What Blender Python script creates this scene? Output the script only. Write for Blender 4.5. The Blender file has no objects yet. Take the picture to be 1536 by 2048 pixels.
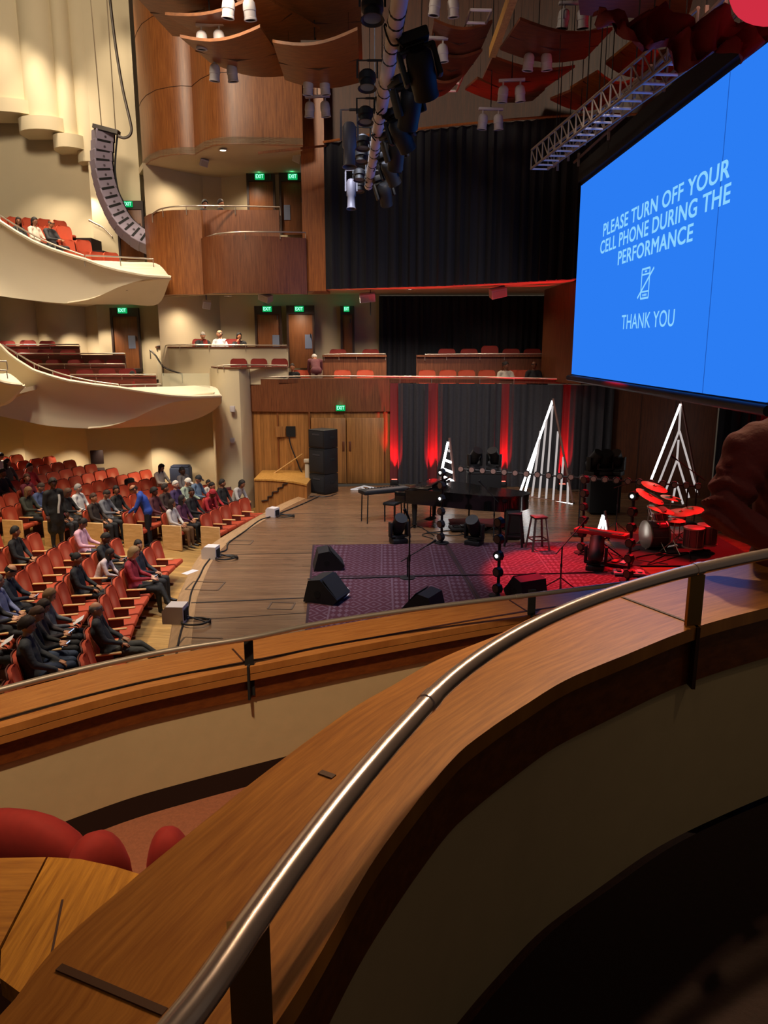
import bpy, bmesh, math, random
import numpy as np
from mathutils import Vector, Matrix, Euler
random.seed(7)
R = math.radians
PI = math.pi
S = bpy.context.scene
COL = S.collection

# ------------------------------------------------------------------ camera, world, exposure
FPX, EYE = 1540.0, 4.5                       # focal length in pixels of the 1536x2048 frame, eye height over the stage
PITCH = math.atan(334 / FPX)
CP, SP = math.cos(PITCH), math.sin(PITCH)
cam = bpy.data.cameras.new('camera')
cam.sensor_fit = 'VERTICAL'; cam.sensor_height = 36; cam.lens = FPX / 2048 * 36
cam.clip_start = 0.05; cam.clip_end = 200
cam_o = bpy.data.objects.new('camera', cam); COL.objects.link(cam_o)
cam_o.location = (0, 0, EYE); cam_o.rotation_euler = (PI / 2 - PITCH, 0, 0)
S.camera = cam_o
W = bpy.data.worlds.new('hall_air'); S.world = W; W.use_nodes = True
W.node_tree.nodes['Background'].inputs[0].default_value = (1.0, 0.78, 0.58, 1)
W.node_tree.nodes['Background'].inputs[1].default_value = 0.05
vs = S.view_settings
vs.view_transform = 'Standard'; vs.look = 'None'; vs.gamma = 1; vs.exposure = 0.0; vs.use_curve_mapping = False
S.cycles.use_denoising = True
S.cycles.max_bounces = 5; S.cycles.diffuse_bounces = 3; S.cycles.glossy_bounces = 3
S.cycles.transmission_bounces = 4; S.cycles.transparent_max_bounces = 8
S.cycles.sample_clamp_indirect = 4.0
S.cycles.caustics_reflective = False; S.cycles.caustics_refractive = False

def lamp(kind, name, loc, aim, power, color, size=0.2, angle=60, blend=0.6):
    d = bpy.data.lights.new(name, kind); d.energy = power; d.color = color
    if kind == 'SPOT':
        d.spot_size = R(angle); d.spot_blend = blend; d.shadow_soft_size = size
    elif kind == 'AREA':
        d.shape = 'DISK'; d.size = size
    else:
        d.shadow_soft_size = size
    o = bpy.data.objects.new(name, d); COL.objects.link(o); o.location = loc
    if aim is not None:
        o.rotation_euler = (Vector(aim) - Vector(loc)).to_track_quat('-Z', 'Y').to_euler()
    return o

def ray(x, y):
    u = (x - 768) / FPX; v = (y - 1024) / FPX
    return Vector((u, CP - v * SP, -SP - v * CP))
def PY(x, y, Y):                              # the point of a pixel at depth Y
    d = ray(x, y); t = Y / d.y
    return Vector((d.x * t, Y, EYE + d.z * t))
def PZ(x, y, z):                              # the point of a pixel on a level plane
    d = ray(x, y); t = (z - EYE) / d.z
    return Vector((d.x * t, d.y * t, z))
def proj(p):
    dz = p[2] - EYE
    f = p[1] * CP - dz * SP; up = p[1] * SP + dz * CP
    return (768 + FPX * p[0] / f, 1024 - FPX * up / f) if f > 0.05 else (-9999, -9999)

WARM = (1.0, 0.82, 0.60); WARM2 = (1.0, 0.74, 0.47); COOL = (0.74, 0.80, 1.0); RED = (1.0, 0.01, 0.02)
# house downlights in the hall ceiling over the stalls
for x, y, p in ((-4.5, 12, 640), (-8.5, 14, 800), (-6.5, 20, 700), (-11, 20, 700), (-9.5, 24.5, 420)):
    lamp('SPOT', 'house_and_fill_light', (x, y, 12.3), (x, y + .5, 0), p * 4.2, WARM, 0.35, 62, 0.8)
# downlights washing the far plaster wall
# ------------------------------------------------------------------ materials
def lin(h):
    c = [int(h[i:i + 2], 16) / 255 for i in (0, 2, 4)]
    return tuple((x / 12.92 if x <= 0.04045 else ((x + 0.055) / 1.055) ** 2.4) for x in c) + (1,)
MATS = {}
def mat(name, hexc, rough=0.6, metal=0.0, spec=0.5, noise=None, bump=0.0, sheen=0.0, emit=None, alpha=None, coat=0.0):
    if name in MATS: return MATS[name]
    m = bpy.data.materials.new(name); m.use_nodes = True; nt = m.node_tree
    b = nt.nodes['Principled BSDF']
    c = lin(hexc)
    b.inputs['Base Color'].default_value = c
    b.inputs['Roughness'].default_value = rough; b.inputs['Metallic'].default_value = metal
    b.inputs['Specular IOR Level'].default_value = spec
    if sheen: b.inputs['Sheen Weight'].default_value = sheen; b.inputs['Sheen Roughness'].default_value = 0.4; b.inputs['Sheen Tint'].default_value = c
    if coat: b.inputs['Coat Weight'].default_value = coat; b.inputs['Coat Roughness'].default_value = 0.25
    if emit: b.inputs['Emission Color'].default_value = lin(emit[0]); b.inputs['Emission Strength'].default_value = emit[1]
    if alpha is not None: b.inputs['Alpha'].default_value = alpha
    if noise:
        sc, amt = noise
        tc = nt.nodes.new('ShaderNodeTexCoord'); n = nt.nodes.new('ShaderNodeTexNoise'); n.inputs['Scale'].default_value = sc; n.inputs['Detail'].default_value = 5
        nt.links.new(tc.outputs['Object'], n.inputs['Vector'])
        r = nt.nodes.new('ShaderNodeMix'); r.data_type = 'RGBA'
        r.inputs[6].default_value = tuple(x * (1 - amt) for x in c[:3]) + (1,); r.inputs[7].default_value = tuple(min(1, x * (1 + amt)) for x in c[:3]) + (1,)
        nt.links.new(n.outputs['Fac'], r.inputs[0]); nt.links.new(r.outputs[2], b.inputs['Base Color'])
        if bump:
            bp = nt.nodes.new('ShaderNodeBump'); bp.inputs['Strength'].default_value = bump; bp.inputs['Distance'].default_value = 0.01
            nt.links.new(n.outputs['Fac'], bp.inputs['Height']); nt.links.new(bp.outputs[0], b.inputs['Normal'])
    MATS[name] = m
    return m

def wood(name, dark, light, scale=(6, 6, 60), rough=0.4, plank=None, bump=0.05, coord='Object'):
    """grain: noise stretched along the axis with the small scale; plank=(axis, width): faint board joints"""
    if name in MATS: return MATS[name]
    m = bpy.data.materials.new(name); m.use_nodes = True; nt = m.node_tree; N = nt.nodes.new; L = nt.links.new
    b = nt.nodes['Principled BSDF']; b.inputs['Roughness'].default_value = rough
    tc = N('ShaderNodeTexCoord'); mp = N('ShaderNodeMapping'); mp.inputs['Scale'].default_value = scale
    L(tc.outputs[coord], mp.inputs['Vector'])
    n = N('ShaderNodeTexNoise'); n.inputs['Scale'].default_value = 1.0; n.inputs['Detail'].default_value = 6; n.inputs['Roughness'].default_value = 0.65
    L(mp.outputs[0], n.inputs['Vector'])
    cr = N('ShaderNodeValToRGB'); cr.color_ramp.elements[0].position = 0.32; cr.color_ramp.elements[1].position = 0.70
    cr.color_ramp.elements[0].color = lin(dark); cr.color_ramp.elements[1].color = lin(light)
    L(n.outputs['Fac'], cr.inputs[0]); col = cr.outputs[0]
    if plank:
        ax, wd = plank
        sp = N('ShaderNodeSeparateXYZ'); L(tc.outputs['Object'], sp.inputs[0])
        dv = N('ShaderNodeMath'); dv.operation = 'DIVIDE'; dv.inputs[1].default_value = wd; L(sp.outputs[ax], dv.inputs[0])
        fl = N('ShaderNodeMath'); fl.operation = 'FLOOR'; L(dv.outputs[0], fl.inputs[0])
        wn = N('ShaderNodeTexWhiteNoise'); wn.noise_dimensions = '1D'; L(fl.outputs[0], wn.inputs['W'])
        fr = N('ShaderNodeMath'); fr.operation = 'FRACT'; L(dv.outputs[0], fr.inputs[0])
        gt = N('ShaderNodeMath'); gt.operation = 'GREATER_THAN'; gt.inputs[1].default_value = 0.06; L(fr.outputs[0], gt.inputs[0])
        ma = N('ShaderNodeMath'); ma.operation = 'MULTIPLY_ADD'; ma.inputs[1].default_value = 0.3; ma.inputs[2].default_value = 0.80; L(wn.outputs['Value'], ma.inputs[0])
        mu = N('ShaderNodeMath'); mu.operation = 'MULTIPLY'; L(ma.outputs[0], mu.inputs[0])
        g2 = N('ShaderNodeMath'); g2.operation = 'MULTIPLY_ADD'; g2.inputs[1].default_value = 0.35; g2.inputs[2].default_value = 0.65; L(gt.outputs[0], g2.inputs[0]); L(g2.outputs[0], mu.inputs[1])
        mx = N('ShaderNodeVectorMath'); mx.operation = 'SCALE'; L(col, mx.inputs[0]); L(mu.outputs[0], mx.inputs['Scale']); col = mx.outputs[0]
    L(col, b.inputs['Base Color'])
    if bump:
        bp = N('ShaderNodeBump'); bp.inputs['Strength'].default_value = bump; bp.inputs['Distance'].default_value = 0.01
        L(n.outputs['Fac'], bp.inputs['Height']); L(bp.outputs[0], b.inputs['Normal'])
    MATS[name] = m
    return m

def glass(name, tint='dfe8e4', alpha=0.12):
    m = mat(name, tint, 0.05, 0, 0.5, alpha=alpha); return m
def glow(name, hexc, strength):
    if name in MATS: return MATS[name]
    m = bpy.data.materials.new(name); m.use_nodes = True; nt = m.node_tree
    nt.nodes.remove(nt.nodes['Principled BSDF'])
    e = nt.nodes.new('ShaderNodeEmission'); e.inputs[0].default_value = lin(hexc); e.inputs[1].default_value = strength
    nt.links.new(e.outputs[0], nt.nodes['Material Output'].inputs[0]); MATS[name] = m
    return m

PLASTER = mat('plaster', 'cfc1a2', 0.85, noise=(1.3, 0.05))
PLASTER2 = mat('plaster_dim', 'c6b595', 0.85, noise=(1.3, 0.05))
WHITE_PLASTER = mat('balcony_plaster', 'dcd1b8', 0.7, noise=(2, 0.03))
BOXWALL = mat('box_plaster', 'c3ad85', 0.8, noise=(9, 0.07), bump=0.15)
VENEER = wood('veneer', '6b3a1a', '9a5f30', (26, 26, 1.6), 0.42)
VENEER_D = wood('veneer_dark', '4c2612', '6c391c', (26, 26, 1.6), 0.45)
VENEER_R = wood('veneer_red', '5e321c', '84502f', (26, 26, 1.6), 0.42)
SLATWOOD = wood('slat_wood', '8a5a2c', 'b98145', (30, 30, 1.2), 0.45, plank=(0, 0.11))
OAK = wood('oak', 'a8742f', 'd0a055', (18, 18, 2.5), 0.45)
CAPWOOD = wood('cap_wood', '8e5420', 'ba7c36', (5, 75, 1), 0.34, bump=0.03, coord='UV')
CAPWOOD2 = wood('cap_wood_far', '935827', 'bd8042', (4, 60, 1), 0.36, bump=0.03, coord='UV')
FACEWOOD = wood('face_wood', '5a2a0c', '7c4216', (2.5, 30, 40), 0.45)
DESKWOOD = wood('desk_wood', '8c561c', 'c2852f', (70, 4, 20), 0.35, bump=0.3)
STAGEWOOD = wood('stage_boards', '6a4d38', '8c6a4c', (1.6, 16, 10), 0.27, plank=(1, 0.085), bump=0.02)
STALLWOOD = wood('stalls_boards', '97703c', 'c09a5a', (2.2, 20, 10), 0.5, plank=(1, 0.16), bump=0.02)
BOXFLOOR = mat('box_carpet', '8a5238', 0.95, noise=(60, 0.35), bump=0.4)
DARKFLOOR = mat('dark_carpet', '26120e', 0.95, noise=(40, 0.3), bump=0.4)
VELVET = mat('seat_velvet', 'b04426', 0.75, noise=(6, 0.18), sheen=0.45)
def sheen_velvet(name, hexc, sheen_hex):
    """seat velvet with lamp sheen painted as a pale oval on the back"""
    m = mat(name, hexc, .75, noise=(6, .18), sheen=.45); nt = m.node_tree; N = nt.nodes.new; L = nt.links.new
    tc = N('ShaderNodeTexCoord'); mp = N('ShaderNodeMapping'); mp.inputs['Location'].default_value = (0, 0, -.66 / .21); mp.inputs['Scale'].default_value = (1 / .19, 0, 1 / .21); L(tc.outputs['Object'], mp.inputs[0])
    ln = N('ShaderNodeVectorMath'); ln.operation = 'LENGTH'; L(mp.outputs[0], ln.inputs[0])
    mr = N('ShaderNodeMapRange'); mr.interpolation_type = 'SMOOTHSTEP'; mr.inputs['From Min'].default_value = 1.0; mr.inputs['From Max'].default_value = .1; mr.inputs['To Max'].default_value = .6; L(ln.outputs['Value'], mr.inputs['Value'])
    b = nt.nodes['Principled BSDF']; src = b.inputs['Base Color'].links[0].from_socket; mx = N('ShaderNodeMix'); mx.data_type = 'RGBA'; mx.inputs[7].default_value = lin(sheen_hex)
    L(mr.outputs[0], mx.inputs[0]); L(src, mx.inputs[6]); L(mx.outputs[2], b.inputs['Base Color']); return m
VELVET_SHEEN = sheen_velvet('seat_velvet_sheen', 'ac4024', 'd08a6a')  # pale oval on the backs is lamp sheen put into the colour
VELVET_SHADED = mat('seat_velvet_shaded', '7a1c14', 0.8, noise=(6, 0.15), sheen=0.25)  # seat velvet darkened to stand for weaker light on these seats
VELVET_B = mat('box_velvet', '8a1a10', 0.85, noise=(30, 0.2), sheen=0.45)
SEATWOOD = wood('seat_wood', 'c89a5e', 'e8c084', (20, 3, 20), 0.45)
SEATDARK = mat('seat_shell', '4e1d12', 0.6)
BLACK = mat('black_plastic', '121214', 0.55)
BLACKM = mat('black_matte', '0c0c0e', 0.85)
GRILLE = mat('black_grille', '17171a', 0.75, noise=(220, 0.6), bump=0.5)
GLOSS = mat('piano_black', '050506', 0.08, coat=0.6)
STEEL = mat('gunmetal', '55504c', 0.4, 0.9)
CHROME = mat('chrome', 'dac8c4', 0.22, 0.76)
CHROME2 = mat('satin_steel', 'c4b8aa', 0.33, 0.8)
BRASSP = mat('bronze_plate', '8a6a3c', 0.4, 0.8)
TRUSSW = mat('white_truss', 'e2dce4', 0.5)
TRUSSG = mat('grey_truss', '8a7a72', 0.5, 0.35)
CANW = mat('white_can', 'b4aeb2', 0.5)
GREYBOX = mat('grey_cabinet', '8c8292', 0.6)
WHITEBOX = mat('white_cabinet', 'd8ceca', 0.6)
CURTAIN = mat('black_velour', '15161f', 0.9, noise=(14, 0.25), sheen=0.15)
CURTAIN_G = mat('grey_velour', '34343b', 0.9, noise=(14, 0.25), sheen=0.2)
DOORWOOD = wood('door_wood', '6a3d20', '87522c', (24, 24, 1.5), 0.45)
DOORFRAME = mat('door_frame', '2e1912', 0.5)
PAPER = mat('paper', 'd8d6d8', 0.7)
EXITG = glow('exit_green', '28f58e', 1.6)
EXITB = glow('exit_face', '0fae5c', 0.9)
TUBEW = glow('led_tube', 'ffffff', 5.0)
TUBED = glow('led_tube_dim', 'fff2ee', 0.5)
DOWNL = glow('downlight', 'ffe6bd', 6.0)
REDGLOW = glow('red_lens', 'ff6a58', 2.5)
REDSPILL = glow('red_spill', 'f02c34', 0.35)
SCREENB = glow('screen_blue', '2b7cf2', 1.0)
SCREENT = glow('screen_text', '8cd3ff', 1.0)
SCREENL = glow('screen_line', '1d55b4', 1.0)
PHONEG = glow('phone_screen', 'cfe2ff', 0.9)
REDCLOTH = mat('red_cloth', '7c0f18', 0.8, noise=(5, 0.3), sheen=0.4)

# ------------------------------------------------------------------ mesh builder
_bx = {}
def _bevbox(s, bev, seg):
    k = (tuple(round(a, 4) for a in s), round(bev, 4), seg)
    if k in _bx: return _bx[k]
    bm = bmesh.new(); bmesh.ops.create_cube(bm, size=1, matrix=Matrix.Diagonal((*s, 1)))
    if bev > 0: bmesh.ops.bevel(bm, geom=list(bm.edges), offset=min(bev, min(s) * .48), segments=seg, profile=.5, affect='EDGES')
    bm.verts.index_update()
    r = ([v.co.copy() for v in bm.verts], [[v.index for v in f.verts] for f in bm.faces]); bm.free(); _bx[k] = r
    return r
def frame_to(d):
    return Vector(d).to_track_quat('Z', 'Y').to_matrix()
class MB:
    def __init__(s): s.v = []; s.f = []; s.m = []
    def add(s, vs_, fs, mi=0, M=None):
        o = len(s.v); s.v += [(M @ Vector(v)) if M is not None else Vector(v) for v in vs_]
        s.f += [[i + o for i in f] for f in fs]; s.m += [mi] * len(fs); return s
    def box(s, c, size, rot=(0, 0, 0), bev=0.0, seg=2, mi=0):
        v, f = _bevbox(size, bev, seg)
        return s.add(v, f, mi, Matrix.Translation(c) @ Euler(rot).to_matrix().to_4x4())
    def bar(s, a, b, w, h, bev=0, mi=0):
        a, b = Vector(a), Vector(b); d = b - a
        v, f = _bevbox((w, h, d.length), bev, 1)
        return s.add(v, f, mi, Matrix.Translation((a + b) / 2) @ frame_to(d).to_4x4())
    def cyl(s, a, b, r0, r1=None, n=12, mi=0, caps=True):
        a, b = Vector(a), Vector(b); r1 = r0 if r1 is None else r1; Q = frame_to(b - a)
        vs_ = []
        for p, r in ((a, r0), (b, r1)):
            for i in range(n):
                t = 2 * PI * i / n; vs_.append(p + Q @ Vector((r * math.cos(t), r * math.sin(t), 0)))
        fs = [[i, (i + 1) % n, n + (i + 1) % n, n + i] for i in range(n)]
        if caps: fs += [list(range(n))[::-1], list(range(n, 2 * n))]
        return s.add(vs_, fs, mi)
    def tube(s, pts, r, n=8, mi=0, caps=True):
        pts = [Vector(p) for p in pts]; rr = r if isinstance(r, (list, tuple)) else [r] * len(pts)
        vs_ = []; up = None
        for i, p in enumerate(pts):
            t = (pts[min(i + 1, len(pts) - 1)] - pts[max(i - 1, 0)]).normalized()
            if up is None: up = Vector((0, 0, 1)) if abs(t.z) < .9 else Vector((1, 0, 0))
            x = up.cross(t)
            x = x.normalized() if x.length > 1e-5 else Vector((1, 0, 0)); y = t.cross(x); up = y
            for k in range(n):
                a = 2 * PI * k / n; vs_.append(p + (x * math.cos(a) + y * math.sin(a)) * rr[i])
        fs = [[i * n + k, i * n + (k + 1) % n, (i + 1) * n + (k + 1) % n, (i + 1) * n + k] for i in range(len(pts) - 1) for k in range(n)]
        if caps: fs += [list(range(n))[::-1], list(range((len(pts) - 1) * n, len(pts) * n))]
        return s.add(vs_, fs, mi)
    def lathe(s, prof, n=16, M=None, mi=0):
        vs_ = [Vector((r * math.cos(2 * PI * k / n), r * math.sin(2 * PI * k / n), z)) for r, z in prof for k in range(n)]
        fs = [[i * n + k, i * n + (k + 1) % n, (i + 1) * n + (k + 1) % n, (i + 1) * n + k] for i in range(len(prof) - 1) for k in range(n)]
        if prof[0][0] > 1e-4: fs.append(list(range(n))[::-1])
        if prof[-1][0] > 1e-4: fs.append(list(range((len(prof) - 1) * n, len(prof) * n)))
        return s.add(vs_, fs, mi, M)
    def ball(s, c, r, n=12, m=8, mi=0, M=None):
        r = r if isinstance(r, (tuple, list)) else (r, r, r)
        T = Matrix.Translation(c) @ (M.to_4x4() if M is not None else Matrix.Identity(4)) @ Matrix.Diagonal((*r, 1))
        return s.lathe([(max(1e-5, math.sin(PI * i / m)), -math.cos(PI * i / m)) for i in range(m + 1)], n, T, mi)
    def prism(s, poly, z0, z1, mi=0, M=None):
        n = len(poly)
        vs_ = [Vector((*p[:2], z0)) for p in poly] + [Vector((*p[:2], z1)) for p in poly]
        fs = [list(range(n))[::-1], list(range(n, 2 * n))] + [[i, (i + 1) % n, n + (i + 1) % n, n + i] for i in range(n)]
        return s.add(vs_, fs, mi, M)
    def grid(s, rows, mi=0, closed=False):
        n = len(rows[0]); vs_ = [p for r in rows for p in r]
        fs = [[i * n + k, i * n + (k + 1) % n, (i + 1) * n + (k + 1) % n, (i + 1) * n + k] for i in range(len(rows) - 1) for k in range(n if closed else n - 1)]
        return s.add(vs_, fs, mi)
    def slab(s, rows, off, mi=0):
        """a grid with thickness: rows of points, OFF the vector to the back side"""
        off = Vector(off); R_ = [[Vector(p) for p in r] for r in rows]; n = len(R_[0]); m = len(R_)
        vs_ = [p for r in R_ for p in r] + [p + off for r in R_ for p in r]; B = n * m
        fs = []
        for i in range(m - 1):
            for k in range(n - 1):
                q = [i * n + k, i * n + k + 1, (i + 1) * n + k + 1, (i + 1) * n + k]
                fs.append(q); fs.append([B + a for a in q[::-1]])
        rim = [(0, k, 0, k + 1) for k in range(n - 1)] + [(i, n - 1, i + 1, n - 1) for i in range(m - 1)] + [(m - 1, k + 1, m - 1, k) for k in range(n - 1)] + [(i + 1, 0, i, 0) for i in range(m - 1)]
        for a, b, c, d in rim: fs.append([c * n + d, a * n + b, B + a * n + b, B + c * n + d])
        return s.add(vs_, fs, mi)
    def build(s, name, mats, parent=None, loc=None, world=False, sharp=38, uv=None):
        me = bpy.data.meshes.new(name)
        base = Vector((0, 0, 0))
        if world and parent is not None:
            base = Vector(parent.location)
            if parent.parent is not None: base = base + Vector(parent.parent.location)
        elif loc is not None and world: base = Vector(loc)
        me.from_pydata([v - base for v in s.v] if base.length else s.v, [], s.f)
        for m in (mats if isinstance(mats, (list, tuple)) else [mats]): me.materials.append(m)
        me.polygons.foreach_set('material_index', s.m)
        bm = bmesh.new(); bm.from_mesh(me); bmesh.ops.recalc_face_normals(bm, faces=bm.faces); bm.to_mesh(me); bm.free()
        if uv:
            n, du, dv = uv; L_ = me.uv_layers.new(name='along')
            for lp in me.loops: q = lp.vertex_index % (2 * n); L_.data[lp.index].uv = ((q % n) * du, (q // n) * dv)
        me.shade_smooth(); me.set_sharp_from_angle(angle=R(sharp)); me.update()
        o = bpy.data.objects.new(name, me); COL.objects.link(o)
        if parent is not None: o.parent = parent
        if loc is not None: o.location = loc
        return o

def tag(o, label, cat, group=None, kind=None):
    if label: o['label'] = label
    if cat: o['category'] = cat
    if group: o['group'] = group
    if kind: o['kind'] = kind
    return o
def thing(name, label, cat, loc=(0, 0, 0), rotz=0, group=None):
    o = bpy.data.objects.new(name, None); o.empty_display_size = .1; COL.objects.link(o)
    o.location = loc; o.rotation_euler = (0, 0, rotz)
    return tag(o, label, cat, group)
def solo(name, mb, mats, label, cat, group=None, loc=None, world=True, **k):
    return tag(mb.build(name, mats, None, loc=loc, world=world and loc is not None, **k), label, cat, group)
def struct(name, mb, mats, label=None, parent=None, **k):
    o = mb.build(name, mats, parent, **k)
    if parent is None: o['kind'] = 'structure'
    if label: o['label'] = label
    return o
def dup(root, loc, rotz=0, label=None, group=None, scale=None):
    r = root.copy(); COL.objects.link(r); r.location = loc; r.rotation_euler = (0, 0, rotz)
    if scale: r.scale = (scale,) * 3
    if label: r['label'] = label
    if group: r['group'] = group
    for ch in root.children:
        c = ch.copy(); COL.objects.link(c); c.parent = r
        for g in ch.children:
            d = g.copy(); COL.objects.link(d); d.parent = c
    return r
def lerp(a, b, t): return a + (b - a) * t
def spline(P, n):
    """Catmull-Rom through points (any dimension), n samples per span"""
    P = [np.array(p, float) for p in P]; out = []
    for i in range(len(P) - 1):
        p0 = P[i - 1] if i else 2 * P[0] - P[1]; p1, p2 = P[i], P[i + 1]; p3 = P[i + 2] if i + 2 < len(P) else 2 * P[-1] - P[-2]
        for k in range(n):
            t = k / n
            out.append(.5 * (2 * p1 + (p2 - p0) * t + (2 * p0 - 5 * p1 + 4 * p2 - p3) * t * t + (3 * p1 - p0 - 3 * p2 + p3) * t ** 3))
    out.append(P[-1]); return out
def resample(pts, step):
    pts = [np.array(p, float) for p in pts]; d = [0]
    for a, b in zip(pts, pts[1:]): d.append(d[-1] + np.linalg.norm(b - a))
    n = max(2, int(d[-1] / step) + 1); A = np.array(pts)
    return [np.array([np.interp(t, d, A[:, k]) for k in range(A.shape[1])]) for t in np.linspace(0, d[-1], n)]
def wall(mb, plan, z0, z1, off, mi=0):
    """a standing wall over a plan polyline; z0/z1 numbers or functions of the running fraction"""
    n = len(plan) - 1; f0 = z0 if callable(z0) else (lambda t: z0); f1 = z1 if callable(z1) else (lambda t: z1)
    return mb.slab([[Vector((p[0], p[1], f0(i / n))) for i, p in enumerate(plan)], [Vector((p[0], p[1], f1(i / n))) for i, p in enumerate(plan)]], off, mi)
def drape(name, plan, z0, z1, m, label, pitch=.30, amp=.06, seed=0, group=None, cat='curtain', zf1=None, zf0=None):
    """a hanging curtain in real folds along a plan polyline"""
    rnd = random.Random(seed); pl = resample(plan, pitch / 7)
    n = len(pl); ph = 0; offs = []; shade = []
    a = amp; w = 1
    for i in range(n):
        ph += 2 * PI / 7 * w
        if i % 9 == 0: w = rnd.uniform(.72, 1.35); a = amp * rnd.uniform(.6, 1.25)
        offs.append(a * math.sin(ph) + a * .35 * math.sin(2.3 * ph + 1))
    rows = []
    for j, s in enumerate((0, .25, .5, .75, 1)):
        row = []
        for i, p in enumerate(pl):
            q = pl[min(i + 1, n - 1)] - pl[max(i - 1, 0)]; nn = np.array([-q[1], q[0]]) / (np.linalg.norm(q) + 1e-9)
            k = offs[i] * (1.15 - .35 * s); t = i / (n - 1)
            b = zf0(t) if zf0 else z0; u = zf1(t) if zf1 else z1
            row.append(Vector((p[0] + nn[0] * k, p[1] + nn[1] * k, lerp(b, u, s))))
        rows.append(row)
    mb = MB(); mb.slab(rows, (0, .012, 0))
    o = mb.build(name, m, sharp=80)
    return tag(o, label, cat, group)
# ------------------------------------------------------------------ large structure
def V2(p): return (p[0], p[1])
LIP = [(-2.3, 6.0), (-2.8, 8.5), (-3.22, 10.73), (-3.55, 12.34), (-3.80, 13.83), (-4.02, 16.5), (-3.72, 18.63), (-3.0, 21.7), (-2.32, 23.62), (-1.9, 24.6)]
lip = [tuple(p) for p in spline(LIP, 6)]
CC = Vector((12.6, 16.4))                    # the centre the stage lip and the rows are struck from
def stall_z(r): return -1.0 + 0.088 * max(0.0, r - 17.2)

mb = MB(); mb.prism(lip + [(4, 25.4), (14, 25.4), (14, 6.0)], -1.05, 0.0)
stage = struct('floor_stage', mb, STAGEWOOD, 'brown boarded stage floor with a curved front lip')
mb = MB()
inn = [(p[0] + .34, p[1]) for p in lip]
mb.slab([[Vector((*p, .004)) for p in lip], [Vector((*p, .004)) for p in inn]], (0, 0, -.02))
mb.slab([[Vector((p[0] - .012, p[1], .004)) for p in lip], [Vector((p[0] - .012, p[1], -.95)) for p in lip]], (.01, 0, 0))
struct('lip_board', mb, wood('lip_wood', '9c7a54', 'b8926a', (20, 3, 20), 0.4), parent=stage)
def hatch(c, w, d, rz, name='floor_hatch'):
    m_ = MB(); Q = Matrix.Rotation(rz, 4, 'Z')
    for a, b, sx, sy in ((0, d / 2, w, .03), (0, -d / 2, w, .03), (w / 2, 0, .03, d), (-w / 2, 0, .03, d)):
        q = Q @ Vector((a, b, 0)); m_.box((c.x + q.x, c.y + q.y, .004), (sx, sy, .008), (0, 0, rz))
    struct(name, m_, mat('hatch_edge', '5e4a38', 0.6), parent=stage)
for x, y, w, d in ((480, 1085, .55, .35), (411, 1172, .62, .5), (397, 1288, .6, .5), (563, 1212, .42, .35)): hatch(PZ(x, y, 0), w, d, R(-4))
for (x0, y0), (x1, y1), w in (((382, 1206), (608, 1196), .05), ((420, 1110), (624, 1106), .02), ((500, 1030), (660, 1026), .02), ((390, 1240), (612, 1226), .018)):
    a, b = PZ(x0, y0, 0), PZ(x1, y1, 0); m_ = MB(); m_.bar((a.x, a.y, .002), (b.x, b.y, .002), w, .006)
    struct('floor_joint', m_, mat('joint_dark', '2a1e16', 0.7), parent=stage)

# stalls floor: a raked fan
mb = MB(); rows = []
for r in np.arange(16.0, 33.1, .5):
    rows.append([Vector((CC.x - r * math.cos(t), CC.y + r * math.sin(t), stall_z(r))) for t in np.linspace(R(-50), R(40), 37)])
mb.slab(rows, (0, 0, -.12))
struct('floor_stalls', mb, STALLWOOD, 'pale boarded floor of the stalls')

# far side wall of the hall: cream plaster
mb = MB(); wall(mb, resample([(-24, 29.4), (-13, 29.2), (-8.4, 28.6)], 1.0), 2.4, 17.0, (0, .3, 0))
struct('wall_far', mb, PLASTER, 'cream plaster side wall of the hall')
mb = MB()
pl = []
for i in range(7):                              # shallow concave bays of the lower wall
    x0 = -6.1 - i * 2.3
    for k in range(8):
        t = k / 8; pl.append((x0 - 2.3 * t, 27.6 + .35 * math.sin(PI * t) + .03 * i))
wall(mb, [(-5.0, 27.6)] + pl, -1.3, 3.4, (0, .3, 0))
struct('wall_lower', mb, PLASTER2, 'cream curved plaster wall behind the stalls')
mb = MB(); pl = []
for i in range(6):                              # scalloped bays of the wall behind the middle balcony
    x0 = -8.9 - i * 1.75
    for k in range(8): t = k / 8; pl.append((x0 - 1.75 * t, 28.3 - .5 * math.sin(PI * t)))
wall(mb, pl, 3.4, 7.5, (0, .3, 0))
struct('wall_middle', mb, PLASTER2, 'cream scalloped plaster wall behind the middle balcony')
def column(xl, xr, yb, bulge, Y=28.4, lip=True, n=12, ytop=-60):
    b = PY((xl + xr) / 2, yb, Y); X0, X1 = PY(xl, yb, Y).x, PY(xr, yb, Y).x
    arc = lambda e: [(lerp(X0 - e, X1 + e, .5 - .5 * math.cos(PI * k / n)), Y - (bulge + e) * math.sin(PI * k / n) ** .9) for k in range(n + 1)]
    m_ = MB(); m_.prism(arc(0) + [(X1, Y + .6), (X0, Y + .6)], b.z + .3, 17.0)
    o = struct('trim_column', m_, PLASTER, 'convex plaster bay ending in a stepped ledge')
    if lip:
        m_ = MB(); m_.prism(arc(.22) + [(X1 + .22, Y + .5), (X0 - .22, Y + .5)], b.z, b.z + .42); struct('ledge', m_, PLASTER, parent=o)
    return o
column(-75, 76, 238, .75); column(58, 134, 272, .7, 28.45); column(126, 166, 304, .55, 28.5); column(160, 206, 346, .4, 28.55, False)
mb = MB(); a = PY(194, 560, 28.2).x; b = PY(292, 560, 28.2).x
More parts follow.
